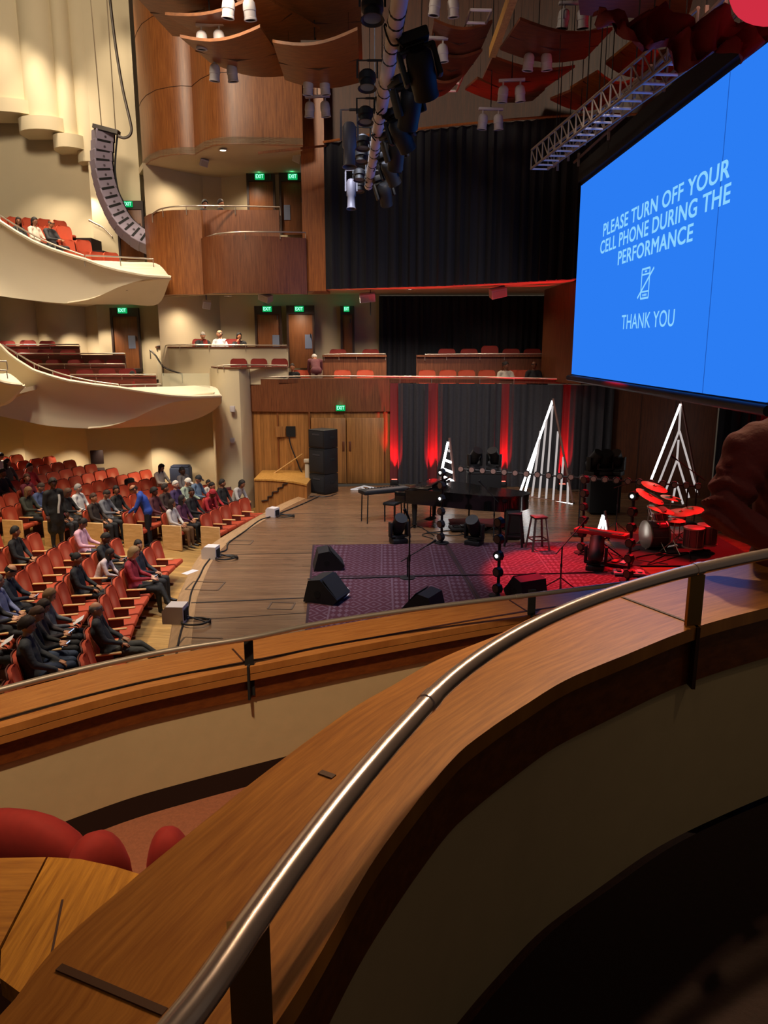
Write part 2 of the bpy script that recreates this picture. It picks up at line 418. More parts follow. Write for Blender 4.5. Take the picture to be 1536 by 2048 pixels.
mb.prism([(a, 28.2), (b, 28.2), (b, 28.9), (a, 28.9)], 3.4, 17); struct('wall_pier', mb, PLASTER, 'smooth cream plaster pier beside the wood wall')

# wood clad tower beside the stage
zt = PY(390, 309, 25.3).z
tow = [(286, 338), (290, 331), (300, 322), (320, 314), (345, 310), (370, 308), (390, 309), (396, 305), (408, 298), (425, 292), (445, 289), (475, 288), (520, 289), (570, 290), (606, 291)]
towp = [V2(PZ(x, y, zt)) for x, y in tow]
mb = MB(); wall(mb, towp, zt, 16.5, (0, .06, 0))
tower = struct('wall_tower', mb, VENEER, 'wood veneered convex wall above the side boxes')
for fz in (1.9, 3.9):
    m_ = MB()
    for a, b in zip(towp, towp[1:]): m_.bar((a[0], a[1] - .004, zt + fz), (b[0], b[1] - .004, zt + fz), .02, .012)
    struct('panel_joint', m_, mat('joint_brown', '3a1a0a', .6), parent=tower)
mb = MB(); back = [(-3.0, 29), (-8.75, 29)]
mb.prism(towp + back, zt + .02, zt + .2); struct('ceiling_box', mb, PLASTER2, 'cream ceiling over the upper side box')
# the column between boxes and big curtain
mb = MB(); c0, c1 = PY(605, 470, 24.95), PY(651, 470, 24.75); zc0 = PY(628, 582, 24.8).z
mb.prism([(c0.x, c0.y), (c1.x, c1.y), (c1.x + .02, 26.2), (c0.x, 26.2)], zc0, 16.5)
struct('trim_pilaster', mb, wood('veneer_light', '7c4420', 'a8622e', (26, 26, 1.6), 0.42), 'warm wood pilaster beside the tall black curtain')
# the upper box front (continuous face then set back), the lower box front
tb = [(289, 444), (298, 434), (311, 427), (325, 423), (345, 421), (372, 420), (402, 421)]
f1 = [V2(PY(x, y, Yv)) for (x, y), Yv in zip(tb, (26.2, 25.7, 25.3, 25.05, 24.9, 24.85, 24.9))]
ztop = PY(372, 420, 24.9).z; zbot = PY(402, 589, 24.9).z
mb = MB(); wall(mb, f1, zbot, ztop, (0, .2, 0)); tfront = struct('wall_box_front', mb, VENEER, 'curved wood front of the upper side box')
mb = MB(); wall(mb, [V2(PY(400, 430, 25.6)), V2(PY(470, 430, 25.55)), V2(PY(558, 430, 25.6))], 7.6, PY(480, 420, 25.6).z, (0, .15, 0))
struct('wall_box_inset', mb, VENEER_R, 'wood front of the upper side box, set back')
lf = [(402, 480), (410, 477), (425, 474), (450, 472), (500, 471), (560, 471), (612, 472)]
f2 = [V2(PY(x, y, Yv)) for (x, y), Yv in zip(lf, (24.9, 24.5, 24.25, 24.15, 24.2, 24.45, 24.8))]
zl = PY(500, 471, 24.2).z; zlb = PY(500, 586, 24.2).z
mb = MB(); wall(mb, f2, zlb, zl, (0, .2, 0)); struct('wall_box_lower', mb, VENEER_R, 'bulging wood front of the lower side box')
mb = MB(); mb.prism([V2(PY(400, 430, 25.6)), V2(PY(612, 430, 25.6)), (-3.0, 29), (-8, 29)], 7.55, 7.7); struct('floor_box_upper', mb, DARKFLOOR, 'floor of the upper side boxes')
# back walls of the upper recess, doors with frames
def flat(name, x0, x1, y0, y1, Y, m, label, off=.15, parent=None, Y1=None):
    Y1 = Y if Y1 is None else Y1
    a, b = PY(x0, y0, Y), PY(x1, y0, Y1); c, d = PY(x0, y1, Y), PY(x1, y1, Y1)
    m_ = MB(); m_.slab([[Vector((c.x, Y, c.z)), Vector((d.x, Y1, d.z))], [Vector((c.x, Y, a.z)), Vector((d.x, Y1, b.z))]], (0, off, 0))
    return struct(name, m_, m, label, parent)
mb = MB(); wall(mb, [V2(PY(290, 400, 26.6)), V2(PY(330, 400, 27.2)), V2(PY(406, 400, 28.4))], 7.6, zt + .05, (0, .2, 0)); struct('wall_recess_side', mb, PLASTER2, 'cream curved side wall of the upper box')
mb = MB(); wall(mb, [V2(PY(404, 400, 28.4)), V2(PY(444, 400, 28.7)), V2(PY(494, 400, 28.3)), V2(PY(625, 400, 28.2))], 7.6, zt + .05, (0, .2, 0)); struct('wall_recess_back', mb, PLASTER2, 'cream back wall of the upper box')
def door(n, x0, x1, ytop, ybot, Y, sign, panel=None, ysig=None):
    """a wood door leaf in a dark frame with transom; its lit sign stands alone"""
    o = thing('door_%d' % n, 'wood door with dark transom behind the boxes', None, PY((x0 + x1) / 2, ybot, Y)); o['kind'] = 'structure'
    a, b = PY(x0, ytop, Y), PY(x1, ytop, Y); z1 = a.z; z0 = PY(x0, ybot, Y).z; zt_ = PY(x0, ytop + 17, Y).z
    m_ = MB(); w = b.x - a.x
    m_.box((a.x + .03, Y, (z0 + z1) / 2), (.07, .12, z1 - z0)); m_.box((b.x - .03, Y, (z0 + z1) / 2), (.07, .12, z1 - z0)); m_.box(((a.x + b.x) / 2, Y, (zt_ + z1) / 2), (w, .10, z1 - zt_))
    m_.build('frame', DOORFRAME, o, world=True)
    m_ = MB(); m_.box(((a.x + b.x) / 2, Y + .02, (z0 + zt_) / 2), (w - .1, .05, zt_ - z0), bev=.01); leaf = m_.build('leaf', DOORWOOD, o, world=True)
    if panel:
        p = PY(panel[0], (panel[2] + panel[3]) / 2, Y - .01); q = PY(panel[1], panel[2], Y - .01); r_ = PY(panel[1], panel[3], Y - .01)
        m_ = MB(); m_.box(((p.x + q.x) / 2, Y - .012, (q.z + r_.z) / 2), (q.x - p.x, .012, q.z - r_.z)); m_.build('push_plate', mat('plate_blue', '8c97b4', .35, .5), o, world=True)
    m_ = MB(); m_.cyl((b.x - .14, Y - .06, z0 + 1.05), (b.x - .14, Y - .06, z0 + 1.2), .015, n=8); m_.build('handle', STEEL, o, world=True)
    return o
TXT = {}
def lettering(body, size, m, parent, loc, rot=(PI / 2, 0, 0), depth=.004, name='lettering', align='CENTER', sx=1.0, bold=0.0):
    k = (body, round(size, 3), round(sx, 3), m.name)
    if k not in TXT:
        c = bpy.data.curves.new('lettering', 'FONT'); c.body = body; c.size = size; c.extrude = depth; c.align_x = align; c.align_y = 'CENTER'; c.resolution_u = 4; c.space_character = 1 + 2.5 * bold
        t = bpy.data.objects.new('t', c); COL.objects.link(t); bpy.context.view_layer.update()
        me = bpy.data.meshes.new_from_object(t.evaluated_get(bpy.context.evaluated_depsgraph_get())); bpy.data.objects.remove(t)
        me.name = 'lettering'; me.materials.clear(); me.materials.append(m)
        for v in me.vertices: v.co.x *= sx
        if bold:
            vs0 = [v.co.copy() for v in me.vertices]; fs0 = [list(p.vertices) for p in me.polygons]; nv_ = len(vs0); me = bpy.data.meshes.new('lettering'); sh = [(dx, dy) for dx in (-bold, 0, bold) for dy in (-bold * .6, bold * .6)]
            me.from_pydata([v + Vector((dx, dy, 0)) for dx, dy in sh for v in vs0], [], [[i + q * nv_ for i in f] for q in range(len(sh)) for f in fs0]); me.materials.append(m)
        TXT[k] = me
    o = bpy.data.objects.new(name, TXT[k]); COL.objects.link(o); o.parent = parent; o.location = loc; o.rotation_euler = rot
    return o
def exit_sign(x, y, Y, label, w=.32):
    p = PY(x, y, Y)
    o = thing('exit_sign', label, 'sign', p, 0, None)
    m_ = MB(); m_.box((0, .03, 0), (w, .06, .19), bev=.01, seg=1); m_.build('case', EXITB, o)
    lettering('EXIT', .17, glow('exit_letters', '9dffd6', 2.2), o, (0, -.004, 0), sx=w / .42)
    lamp('POINT', 'exit_glow', p + Vector((0, -.12, .1)), None, .7, (.06, 1, .42), .05)
    return o
doors = [(1, 493, 549, 346, 424, 28.1, (819, 848, 410, 424), 519, 353, 'green lit exit sign over the first door of the upper side box'),
         (2, 558, 610, 346, 470, 28.0, (568, 580, 410, 440), 585, 353, 'green lit exit sign in the upper box beside the wood pilaster'),
         (3, 509, 562, 612, 700, 28.1, (545, 559, 670, 694), 534, 618, 'green lit exit sign over the door behind the three seated people'),
         (4, 573, 628, 611, 736, 28.0, (610, 624, 669, 697), 598, 618, 'green lit exit sign over the door behind the bending man'),
         (5, 681, 708, 612, 706, 28.4, None, 693, 618, 'narrow green exit sign beside the lower black curtain'),
         (6, 220, 277, 616, 742, 27.6, (257, 270, 671, 697), 244, 621, 'green lit exit sign over the door above the middle balcony'),
         (7, 232, 286, 402, 520, 27.9, None, 255, 408, 'green lit exit sign behind the hanging line array')]
for n, x0, x1, yt, yb, Y, pn, sx, sy, lb in doors:
    door(n, x0, x1, yt, yb, Y, None, pn if pn and pn[0] < 700 else None)
    exit_sign(sx, sy, Y - .12, lb, .32 if n != 5 else .2)
# middle level recess
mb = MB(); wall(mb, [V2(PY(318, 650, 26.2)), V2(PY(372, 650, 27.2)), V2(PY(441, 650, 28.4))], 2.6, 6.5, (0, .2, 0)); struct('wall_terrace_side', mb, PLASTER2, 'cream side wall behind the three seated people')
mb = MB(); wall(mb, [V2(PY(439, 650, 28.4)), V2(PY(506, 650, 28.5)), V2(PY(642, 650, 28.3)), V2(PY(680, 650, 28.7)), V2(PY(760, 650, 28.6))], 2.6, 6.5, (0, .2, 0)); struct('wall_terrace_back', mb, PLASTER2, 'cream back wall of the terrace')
flat('wall_door_side', 206, 330, 590, 790, 27.75, PLASTER2, 'cream wall around the balcony door')
ulb = [V2(PY(x, y, Yv)) for x, y, Yv in ((326, 594, 25.5), (402, 589, 24.92), (425, 587, 24.3), (500, 586, 24.2), (612, 585, 24.85), (651, 578, 24.7), (757, 575, 24.6), (900, 571, 24.1), (1030, 565, 23.5), (1152, 558, 22.8))]
ledz = [PY(x, y, Yv).z for x, y, Yv in ((326, 594, 25.5), (402, 589, 24.92), (425, 587, 24.3), (500, 586, 24.2), (612, 585, 24.85), (651, 578, 24.7), (757, 575, 24.6), (900, 571, 24.1), (1030, 565, 23.5), (1152, 558, 22.8))]
mb = MB(); mb.slab([[Vector((p[0] * 1.008, p[1] + .22, z)) for p, z in zip(ulb, ledz)], [Vector((p[0] * 1.13, 29.2, 6.28)) for p in ulb]], (0, 0, .22))
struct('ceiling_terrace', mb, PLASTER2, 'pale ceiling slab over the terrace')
mb = MB()
for (a, za), (b, zb_) in list(zip(list(zip(ulb, ledz)), list(zip(ulb, ledz))[1:]))[7:]: mb.bar((a[0], a[1] - .02, za + .0), (b[0], b[1] - .02, zb_ + .0), .02, .02)
solo('spill_strip', mb, REDSPILL, 'thin glowing strip standing for red uplight spill along the ledge under the tall curtain', 'light')  # no lamp here: glow imitates red uplight spill on the ledge
# upper mid box (cream) and lower mid box, pillar
zb1 = PY(440, 696, 26.2).z
mb = MB(); wall(mb, [V2(PY(312, 700, 26.9)), V2(PY(345, 700, 26.35)), V2(PY(440, 700, 26.2)), V2(PY(575, 700, 26.2))], 2.4, zb1, (0, .2, 0)); struct('wall_terrace_box', mb, PLASTER, 'cream parapet in front of three seated people')
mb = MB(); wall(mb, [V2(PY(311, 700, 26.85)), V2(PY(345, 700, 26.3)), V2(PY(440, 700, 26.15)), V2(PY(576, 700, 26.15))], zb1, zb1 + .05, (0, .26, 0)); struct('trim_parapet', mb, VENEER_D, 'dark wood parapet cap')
zb2 = PY(470, 737, 25.2).z
pil = [(423, 25.9), (428, 25.3), (440, 24.95), (458, 24.8), (480, 24.85), (500, 25.2)]
mb = MB(); wall(mb, [V2(PY(x, 800, Yv)) for x, Yv in pil], -1.2, zb2, (0, .25, 0)); struct('wall_pillar', mb, PLASTER, 'cream rounded wall end beside the stage')
mb = MB(); wall(mb, [V2(PY(500, 740, 25.28)), V2(PY(574, 740, 25.28))], 3.25, zb2, (0, .2, 0)); struct('wall_lower_box', mb, PLASTER, 'cream parapet of the lower terrace box')
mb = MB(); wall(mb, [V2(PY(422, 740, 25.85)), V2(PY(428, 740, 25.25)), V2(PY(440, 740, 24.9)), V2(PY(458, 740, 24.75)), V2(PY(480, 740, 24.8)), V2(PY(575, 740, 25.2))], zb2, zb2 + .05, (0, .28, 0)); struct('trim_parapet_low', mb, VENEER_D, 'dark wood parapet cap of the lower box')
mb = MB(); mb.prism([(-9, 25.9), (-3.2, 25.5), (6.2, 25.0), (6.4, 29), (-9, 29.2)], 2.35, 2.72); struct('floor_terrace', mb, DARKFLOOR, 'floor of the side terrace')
# stage side wall: veneer fascia, pale slatted wall, doors
SW = [(492, 25.45), (560, 25.3), (640, 25.25), (720, 25.3), (782, 25.4)]
zf1, zf0 = PY(640, 758, 25.3).z, PY(640, 823, 25.3).z
swp = [V2(PY(x, 800, Yv)) for x, Yv in SW]
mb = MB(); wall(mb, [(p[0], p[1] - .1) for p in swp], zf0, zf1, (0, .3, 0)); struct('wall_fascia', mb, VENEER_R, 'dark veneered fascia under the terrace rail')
mb = MB(); wall(mb, swp, -.02, zf0, (0, .25, 0)); sw = struct('wall_stage', mb, SLATWOOD, 'pale slatted wood wall at the side of the stage')
for x, Yv in ((498, 25.45), (557, 25.3), (620, 25.2), (770, 25.3)):
    p = PY(x, 900, Yv - .02); m_ = MB(); m_.box((p.x, p.y, zf0 / 2), (.05, .04, zf0)); struct('stile', m_, VENEER, parent=sw)
for n, (x0, x1) in enumerate(((623, 692), (694, 768))):
    o = thing('door_%d' % (8 + n), 'tall wood stage door leaf under the exit sign', None, PY((x0 + x1) / 2, 967, 25.22)); o['kind'] = 'structure'
    a, b = PY(x0, 900, 25.2), PY(x1, 900, 25.25); m_ = MB(); zz = PY(694, 835, 25.2).z
    m_.box(((a.x + b.x) / 2, 25.2, zz / 2), (b.x - a.x, .06, zz - .02), bev=.015); m_.build('leaf', SLATWOOD, o, world=True)
    m_ = MB(); hx = a.x + .1 if n else b.x - .08; m_.box((hx, 25.16, 1.25), (.07, .03, .32), bev=.01); m_.build('handle', VENEER_D, o, world=True)
exit_sign(681, 816, 25.05, 'green lit exit sign on the dark fascia over the stage doors', .3)
# rear curtains under the rail, wood wall, further curtains
RP = [PY(x, 860, Yv) for x, Yv in ((772, 25.3), (880, 25.2), (1000, 25.0), (1140, 24.5), (1215, 23.9))]
rp = [V2(p) for p in RP]
WP = [(6.95, 23.85), (8.3, 23.2), (9.75, 22.6)]
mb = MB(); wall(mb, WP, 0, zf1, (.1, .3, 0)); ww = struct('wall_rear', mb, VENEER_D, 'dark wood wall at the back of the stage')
for t in (.3, .62):
    p = (lerp(6.95, 9.75, t), lerp(23.85, 22.6, t)); m_ = MB(); m_.box((p[0], p[1] - .02, zf1 / 2), (.03, .04, zf1), (0, 0, -.42)); struct('panel_joint', m_, mat('joint_brown', '3a1a0a', .6), parent=ww)
mb = MB(); mb.prism([(-3.4, 25.15), rp[0], rp[1], rp[2], rp[3], (6.95, 23.8), (9.75, 22.55), (12.5, 21.3), (14, 21), (14, 26), (-3.4, 26)], zf1 - .12, zf1); struct('trim_rail_shelf', mb, VENEER_D, 'wood shelf under the terrace rail')
# terrace parapets at the back, pier
for n, (x0, x1, yt, Y) in enumerate(((645, 773, 712, 26.9), (833, 1088, 712, 26.8))):
    a, b = PY(x0, yt, Y), PY(x1, yt, Y); m_ = MB(); m_.prism([(a.x, Y), (b.x, Y), (b.x, Y + .15), (a.x, Y + .15)], 2.7, a.z)
    m_.box(((a.x + b.x) / 2, Y + .02, a.z), (b.x - a.x, .26, .06)); m_.box(((a.x + b.x) / 2, Y - .04, 3.25), (b.x - a.x, .1, .09))
    struct('wall_seat_front', m_, VENEER_R, 'wood parapet before the %s pair of terrace seats' % ('first' if n == 0 else 'second'))
mb = MB(); mb.prism([(-2.5, 26.95), (.9, 26.95), (.9, 29), (-2.5, 29)], 2.7, 3.35); mb.prism([(1.0, 26.9), (5.6, 26.9), (5.6, 29), (1.0, 29)], 2.7, 3.35); struct('floor_terrace_step', mb, DARKFLOOR, 'raised floor of the rear terrace seats')
mb = MB(); p0, p1, p2 = V2(PY(1086, 650, 26.6)), V2(PY(1120, 650, 24.4)), V2(PY(1168, 650, 23.0)); wall(mb, [p0, p1, p2], 3.36, 6.62, (.5, .4, 0)); struct('wall_pier_right', mb, VENEER_R, 'wood pier beside the projection screen')

# dark wood wall over the tall curtain and the ceiling above the stage
cp_ = [V2(PY(x, y, Yv)) for x, y, Yv in ((648, 293, 24.9), (760, 276, 24.8), (900, 262, 24.4), (1060, 250, 23.8), (1180, 240, 23.0), (1330, 235, 21.8), (1500, 230, 20.2))]
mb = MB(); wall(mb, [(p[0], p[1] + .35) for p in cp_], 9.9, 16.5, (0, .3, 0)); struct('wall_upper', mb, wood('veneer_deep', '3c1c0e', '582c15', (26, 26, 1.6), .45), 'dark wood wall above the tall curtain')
mb = MB(); mb.prism([(-30, 4), (22, 4), (22, 33), (-30, 33)], 16.4, 16.7); struct('ceiling', mb, mat('ceiling_dark', '3a2114', .7), 'dark ceiling high over the hall')
mb = MB(); wall(mb, [(13.2, 5), (13.2, 21), (12, 26.5)], -1, 16.5, (.3, 0, 0)); struct('wall_upstage', mb, VENEER_D, 'dark wood wall at the end of the stage')

# balconies: lip curve, raked front, ledge, underside
def balcony(L, B, G, U, Yl, name, label):
    xs = [p[0] for p in L]; yf = lambda x: float(np.interp(x, [xs[0], xs[-1]], Yl))
    Lp = [PY(x, y, yf(x)) for x, y in L]; Bp = [PY(x, y, yf(x) + .55 * min(1, (yb - yl_) / 60)) for (x, y), (xb, yb), yl_ in zip(B, B, [p[1] for p in L])]
    Lr = [Vector(p) for p in resample(Lp, .12)]; Br = [Vector((*p[:3],)) for p in resample(Bp, .12)]
    Br = [Vector(np.array([np.interp(i / (len(Lr) - 1), np.linspace(0, 1, len(Br)), [q[k] for q in Br]) for k in range(3)])) for i in range(len(Lr))]
    rows = []
    for s in np.linspace(0, 1, 7):
        rows.append([l.lerp(b, s) + Vector((0, .25 * math.sin(PI * s) * (l - b).length / 3, 0)) for l, b in zip(Lr, Br)])
    m_ = MB(); m_.slab(rows, (0, .14, 0)); o = struct(name, m_, WHITE_PLASTER, label, sharp=50)
    # ledge: sloping top toward the tip
    lo = [PY(x, y, yf(x) - .01) for x, y in G[0]]; up = [PY(x, y, yf(x) + dy) for x, y, dy in G[1]]
    lo = [Vector(p) for p in spline(lo, 5)]; up = [Vector(p) for p in spline(up, 5)]
    m_ = MB(); m_.slab([lo, up], (0, .12, -.05)); struct('ledge', m_, WHITE_PLASTER, parent=o)
    # underside near the tip
    q0 = [PY(x, y, yf(x) + .5) for x, y in U[0]]; q1 = [PY(x, y, yf(x) + dy) for x, y, dy in U[1]]
    q0 = [Vector(p) for p in spline(q0, 5)]; q1 = [Vector(p) for p in spline(q1, 5)]
    m_ = MB(); m_.slab([q0, q1], (0, .1, .08)); struct('soffit', m_, WHITE_PLASTER, parent=o)
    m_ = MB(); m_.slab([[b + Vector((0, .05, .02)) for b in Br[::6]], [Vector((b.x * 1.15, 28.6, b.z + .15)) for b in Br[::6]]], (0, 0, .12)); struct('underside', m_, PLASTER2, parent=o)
    # bright lip
    m_ = MB(); m_.tube([l + Vector((0, -.02, .03)) for l in Lr], .05, 6); struct('lip', m_, WHITE_PLASTER, parent=o)
    return o
balcony([(-280, 218), (-70, 388), (0, 445), (34, 467), (68, 486), (102, 500), (135, 511), (173, 522), (203, 533), (237, 542), (288, 552), (340, 556)],
        [(-280, 540), (-70, 575), (0, 592), (34, 597), (68, 601), (102, 605), (135, 607), (173, 600), (203, 590), (237, 574), (288, 558), (340, 558)],
        ([(173, 522), (203, 533), (237, 542), (288, 552), (340, 556)], [(173, 520, .2), (215, 522, .6), (260, 524, .9), (313, 527, 1.1), (340, 554, .3)]),
        ([(135, 606), (173, 600), (203, 590), (237, 574), (288, 558), (340, 556)], [(135, 608, 1.2), (180, 609, 1.8), (220, 609, 2.0), (260, 609, 2.0), (316, 608, 1.8), (341, 557, .5)]),
        (20.4, 23.6), 'trim_balcony_upper', 'white sweeping parapet of the upper balcony')
balcony([(-280, 430), (-70, 620), (0, 692), (17, 709), (34, 722), (68, 743), (102, 754), (135, 763), (186, 771), (237, 777), (288, 785), (338, 792), (389, 795), (442, 793)],
        [(-280, 790), (-70, 820), (0, 832), (17, 836), (47, 842), (85, 850), (110, 853), (135, 855), (176, 857), (220, 852), (271, 836), (305, 819), (350, 803), (442, 795)],
        ([(237, 777), (288, 785), (338, 792), (389, 795), (442, 793)], [(244, 775, .2), (290, 774, .6), (340, 773, .9), (423, 772, 1.2), (443, 791, .3)]),
        ([(176, 857), (220, 852), (271, 836), (305, 819), (350, 803), (442, 795)], [(176, 858, 1.0), (240, 856, 1.6), (338, 849, 1.8), (389, 839, 1.8), (424, 823, 1.4), (443, 806, .8)]),
        (20.0, 23.4), 'trim_balcony_middle', 'white sweeping parapet of the middle balcony')
balcony([(-300, 590), (-90, 720), (-40, 748), (0, 765), (20, 770), (46, 772)], [(-300, 822), (-90, 815), (-40, 813), (0, 810), (20, 800), (46, 774)],
        ([(-40, 748), (0, 765), (20, 770), (46, 772)], [(-40, 745, .2), (0, 747, .5), (21, 748, .6), (47, 771, .2)]),
        ([(-40, 813), (0, 810), (20, 800), (46, 774)], [(-40, 815, .6), (0, 813, .8), (24, 803, .7), (47, 776, .3)]),
        (18.2, 19.8), 'trim_balcony_near', 'white tip of a nearer balcony')
# balcony floors under the seats
mb = MB()
for k, (Y, z0) in enumerate(((24.0, 6.6), (24.9, 7.0), (25.8, 7.45), (26.7, 7.95))):
    mb.prism([(-18, Y), (PY(250 - 22 * k, 500, Y).x, Y), (PY(250 - 22 * k, 500, Y).x, Y + .95), (-18, Y + .95)], z0 - .5, z0)
struct('floor_balcony_upper', mb, DARKFLOOR, 'stepped floor of the upper balcony')
mb = MB()
for k, (Y, z0) in enumerate(((24.0, 2.75), (24.9, 3.05), (25.8, 3.35), (26.7, 3.7))):
    mb.prism([(-18, Y), (PY(360 - 30 * k, 750, Y).x, Y), (PY(360 - 30 * k, 750, Y).x, Y + .95), (-18, Y + .95)], z0 - .12, z0)
struct('floor_balcony_middle', mb, DARKFLOOR, 'stepped floor of the middle balcony')

# ------------------------------------------------------------------ the box the viewer stands in, and the next one down
ZC, ZB, ZF, ZR = 3.58, 3.365, 2.75, 3.77
inner = [(1700, 1178), (1536, 1215), (1390, 1255), (1250, 1310), (1136, 1358), (1053, 1408), (970, 1464), (900, 1524), (760, 1702), (640, 1908), (552, 2048)]
ip = [V2(PZ(x, y, ZC)) for x, y in inner] + [(-.24, .70), (-.30, .45), (-.34, .1)]
outer = [(1480, 1110), (1300, 1165), (1160, 1200), (1060, 1237), (1000, 1268), (930, 1296), (860, 1327), (790, 1368), (700, 1420), (530, 1545), (430, 1625), (270, 1755), (100, 1905), (10, 2022)]
op = [V2(PZ(x, y, ZC)) for x, y in outer] + [(-.62, .70), (-.70, .4), (-.74, .1)]
ipr = [tuple(p) for p in resample(spline(ip, 8), .04)]; opr = [tuple(p) for p in resample(spline(op, 8), .04)]
def match(a, n): return [tuple(np.array([np.interp(i / (n - 1), np.linspace(0, 1, len(a)), [q[k] for q in a]) for k in range(2)])) for i in range(n)]
opr = match(opr, len(ipr)); N_ = len(ipr)
mb = MB(); mb.slab([[Vector((*p, ZC)) for p in ipr], [Vector((*p, ZC)) for p in opr]], (0, 0, -.045))
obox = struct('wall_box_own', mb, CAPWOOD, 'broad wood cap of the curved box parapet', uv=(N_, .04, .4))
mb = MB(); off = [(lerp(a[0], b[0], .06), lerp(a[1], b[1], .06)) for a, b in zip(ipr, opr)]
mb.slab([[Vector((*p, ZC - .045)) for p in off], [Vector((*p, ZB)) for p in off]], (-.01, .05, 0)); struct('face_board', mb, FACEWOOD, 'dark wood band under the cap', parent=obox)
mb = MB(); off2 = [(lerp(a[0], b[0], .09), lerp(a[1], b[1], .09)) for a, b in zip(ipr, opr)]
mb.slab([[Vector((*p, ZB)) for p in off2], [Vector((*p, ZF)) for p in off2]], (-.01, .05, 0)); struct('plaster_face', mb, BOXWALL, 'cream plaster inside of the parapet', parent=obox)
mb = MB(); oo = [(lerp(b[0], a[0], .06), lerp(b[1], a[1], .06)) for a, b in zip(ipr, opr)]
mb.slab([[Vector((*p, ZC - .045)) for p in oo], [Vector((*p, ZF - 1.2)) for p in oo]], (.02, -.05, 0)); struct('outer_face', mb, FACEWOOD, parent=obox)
def normal_at(P, i):
    q = np.array(P[min(i + 1, len(P) - 1)]) - np.array(P[max(i - 1, 0)]); return np.array([-q[1], q[0]]) / (np.linalg.norm(q) + 1e-9)
def cap_joint(x0, y0, x1, y1, z, w=.012, parent=None, m=None):
    a, b = PZ(x0, y0, z), PZ(x1, y1, z); m_ = MB(); m_.bar((a.x, a.y, z), (b.x, b.y, z), w, .006); struct('cap_joint', m_, m or mat('joint_brown', '3a1a0a', .6), parent=parent)
cap_joint(1232, 1190, 1372, 1243, ZC, .011, obox); cap_joint(118, 1936, 330, 2026, ZC, .013, obox, mat('joint_soft', '4c2a10', .6)); cap_joint(640, 1545, 668, 1555, ZC, .016, obox, mat('joint_soft', '4c2a10', .6))
p = PZ(1392, 1256, ZC); m_ = MB(); m_.box((p.x + .01, p.y + .03, 3.47), (.012, .06, .22)); struct('face_joint', m_, mat('joint_brown', '3a1a0a', .6), parent=obox)
# the floor and seat plinth of this box
mb = MB(); mb.prism([(-.3, .1)] + [(p[0] + .01, p[1] + .02) for p in ipr[::-1]] + [(3.2, 2.4), (3.2, -1.5), (-.3, -1.5)], ZF - .1, ZF)
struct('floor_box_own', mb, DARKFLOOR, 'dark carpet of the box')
# neighbouring box, one metre lower
ZC2, ZB2, ZF2, ZR2 = 2.58, 2.365, 1.76, 2.77
inn2 = [(-160, 1498), (0, 1456), (125, 1420), (250, 1386), (370, 1360), (495, 1335), (690, 1297), (880, 1262), (1080, 1228), (1300, 1195)]
n2 = [V2(PZ(x, y, ZC2)) for x, y in inn2]; n2 = [tuple(p) for p in resample(spline(n2, 6), .05)]
o2 = [tuple(np.array(p) + normal_at(n2, i) * .42) for i, p in enumerate(n2)]
mb = MB(); mb.slab([[Vector((*p, ZC2)) for p in n2], [Vector((*p, ZC2)) for p in o2]], (0, 0, -.045)); nbox = struct('wall_box_next', mb, CAPWOOD2, 'wood cap of the next box parapet', uv=(len(n2), .05, .42))
mb = MB(); q = [tuple(np.array(p) + normal_at(n2, i) * .025) for i, p in enumerate(n2)]
mb.slab([[Vector((*p, ZC2 - .045)) for p in q], [Vector((*p, ZB2)) for p in q]], (0, .05, 0)); struct('face_board', mb, FACEWOOD, parent=nbox)
mb = MB(); mb.slab([[Vector((*p, ZC2 - .05)) for p in n2], [Vector((*p, ZC2 - .09)) for p in n2]], (0, .02, 0)); struct('cap_lip', mb, CAPWOOD2, parent=nbox)
mb = MB(); q = [tuple(np.array(p) + normal_at(n2, i) * .04) for i, p in enumerate(n2)]
mb.slab([[Vector((*p, ZB2)) for p in q], [Vector((*p, 1.90)) for p in q]], (0, .05, 0)); struct('plaster_face', mb, BOXWALL, parent=nbox)
mb = MB(); mb.slab([[Vector((*p, 1.90)) for p in q], [Vector((*p, ZF2)) for p in q]], (0, .05, 0)); struct('base_board', mb, mat('base_dark', '1c0d09', .6), parent=nbox)
mb = MB(); q = [tuple(np.array(p) + normal_at(n2, i) * .39) for i, p in enumerate(n2)]
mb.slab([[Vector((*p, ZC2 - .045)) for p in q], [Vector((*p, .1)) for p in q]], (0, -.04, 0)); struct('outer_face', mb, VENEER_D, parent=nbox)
mb = MB(); q = [tuple(np.array(p) + normal_at(n2, i) * .075) for i, p in enumerate(n2)]
mb.slab([[Vector((*p, ZC2 + .003)) for p in q], [Vector((*(np.array(p) + normal_at(n2, i) * .022), ZC2 + .003)) for i, p in enumerate(q)]], (0, 0, -.01)); struct('cap_groove', mb, mat('joint_brown', '3a1a0a', .6), parent=nbox)
cap_joint(465, 1298, 494, 1330, ZC2, .012, nbox); cap_joint(1018, 1200, 1062, 1228, ZC2, .012, nbox)
for x, y in ((497, 1334), (1064, 1232)):
    p = PZ(x, y, ZC2); m_ = MB(); m_.box((p.x, p.y + .005, ZC2 - .10), (.014, .05, .22)); struct('face_joint', m_, BLACKM, parent=nbox)
mb = MB(); mb.prism([(p[0], p[1] + .05) for p in n2] + [(2.0, 3.0), (-.2, .6), (-3, .6)], ZF2 - .1, ZF2); struct('floor_box_next', mb, BOXFLOOR, 'reddish carpet of the next box')
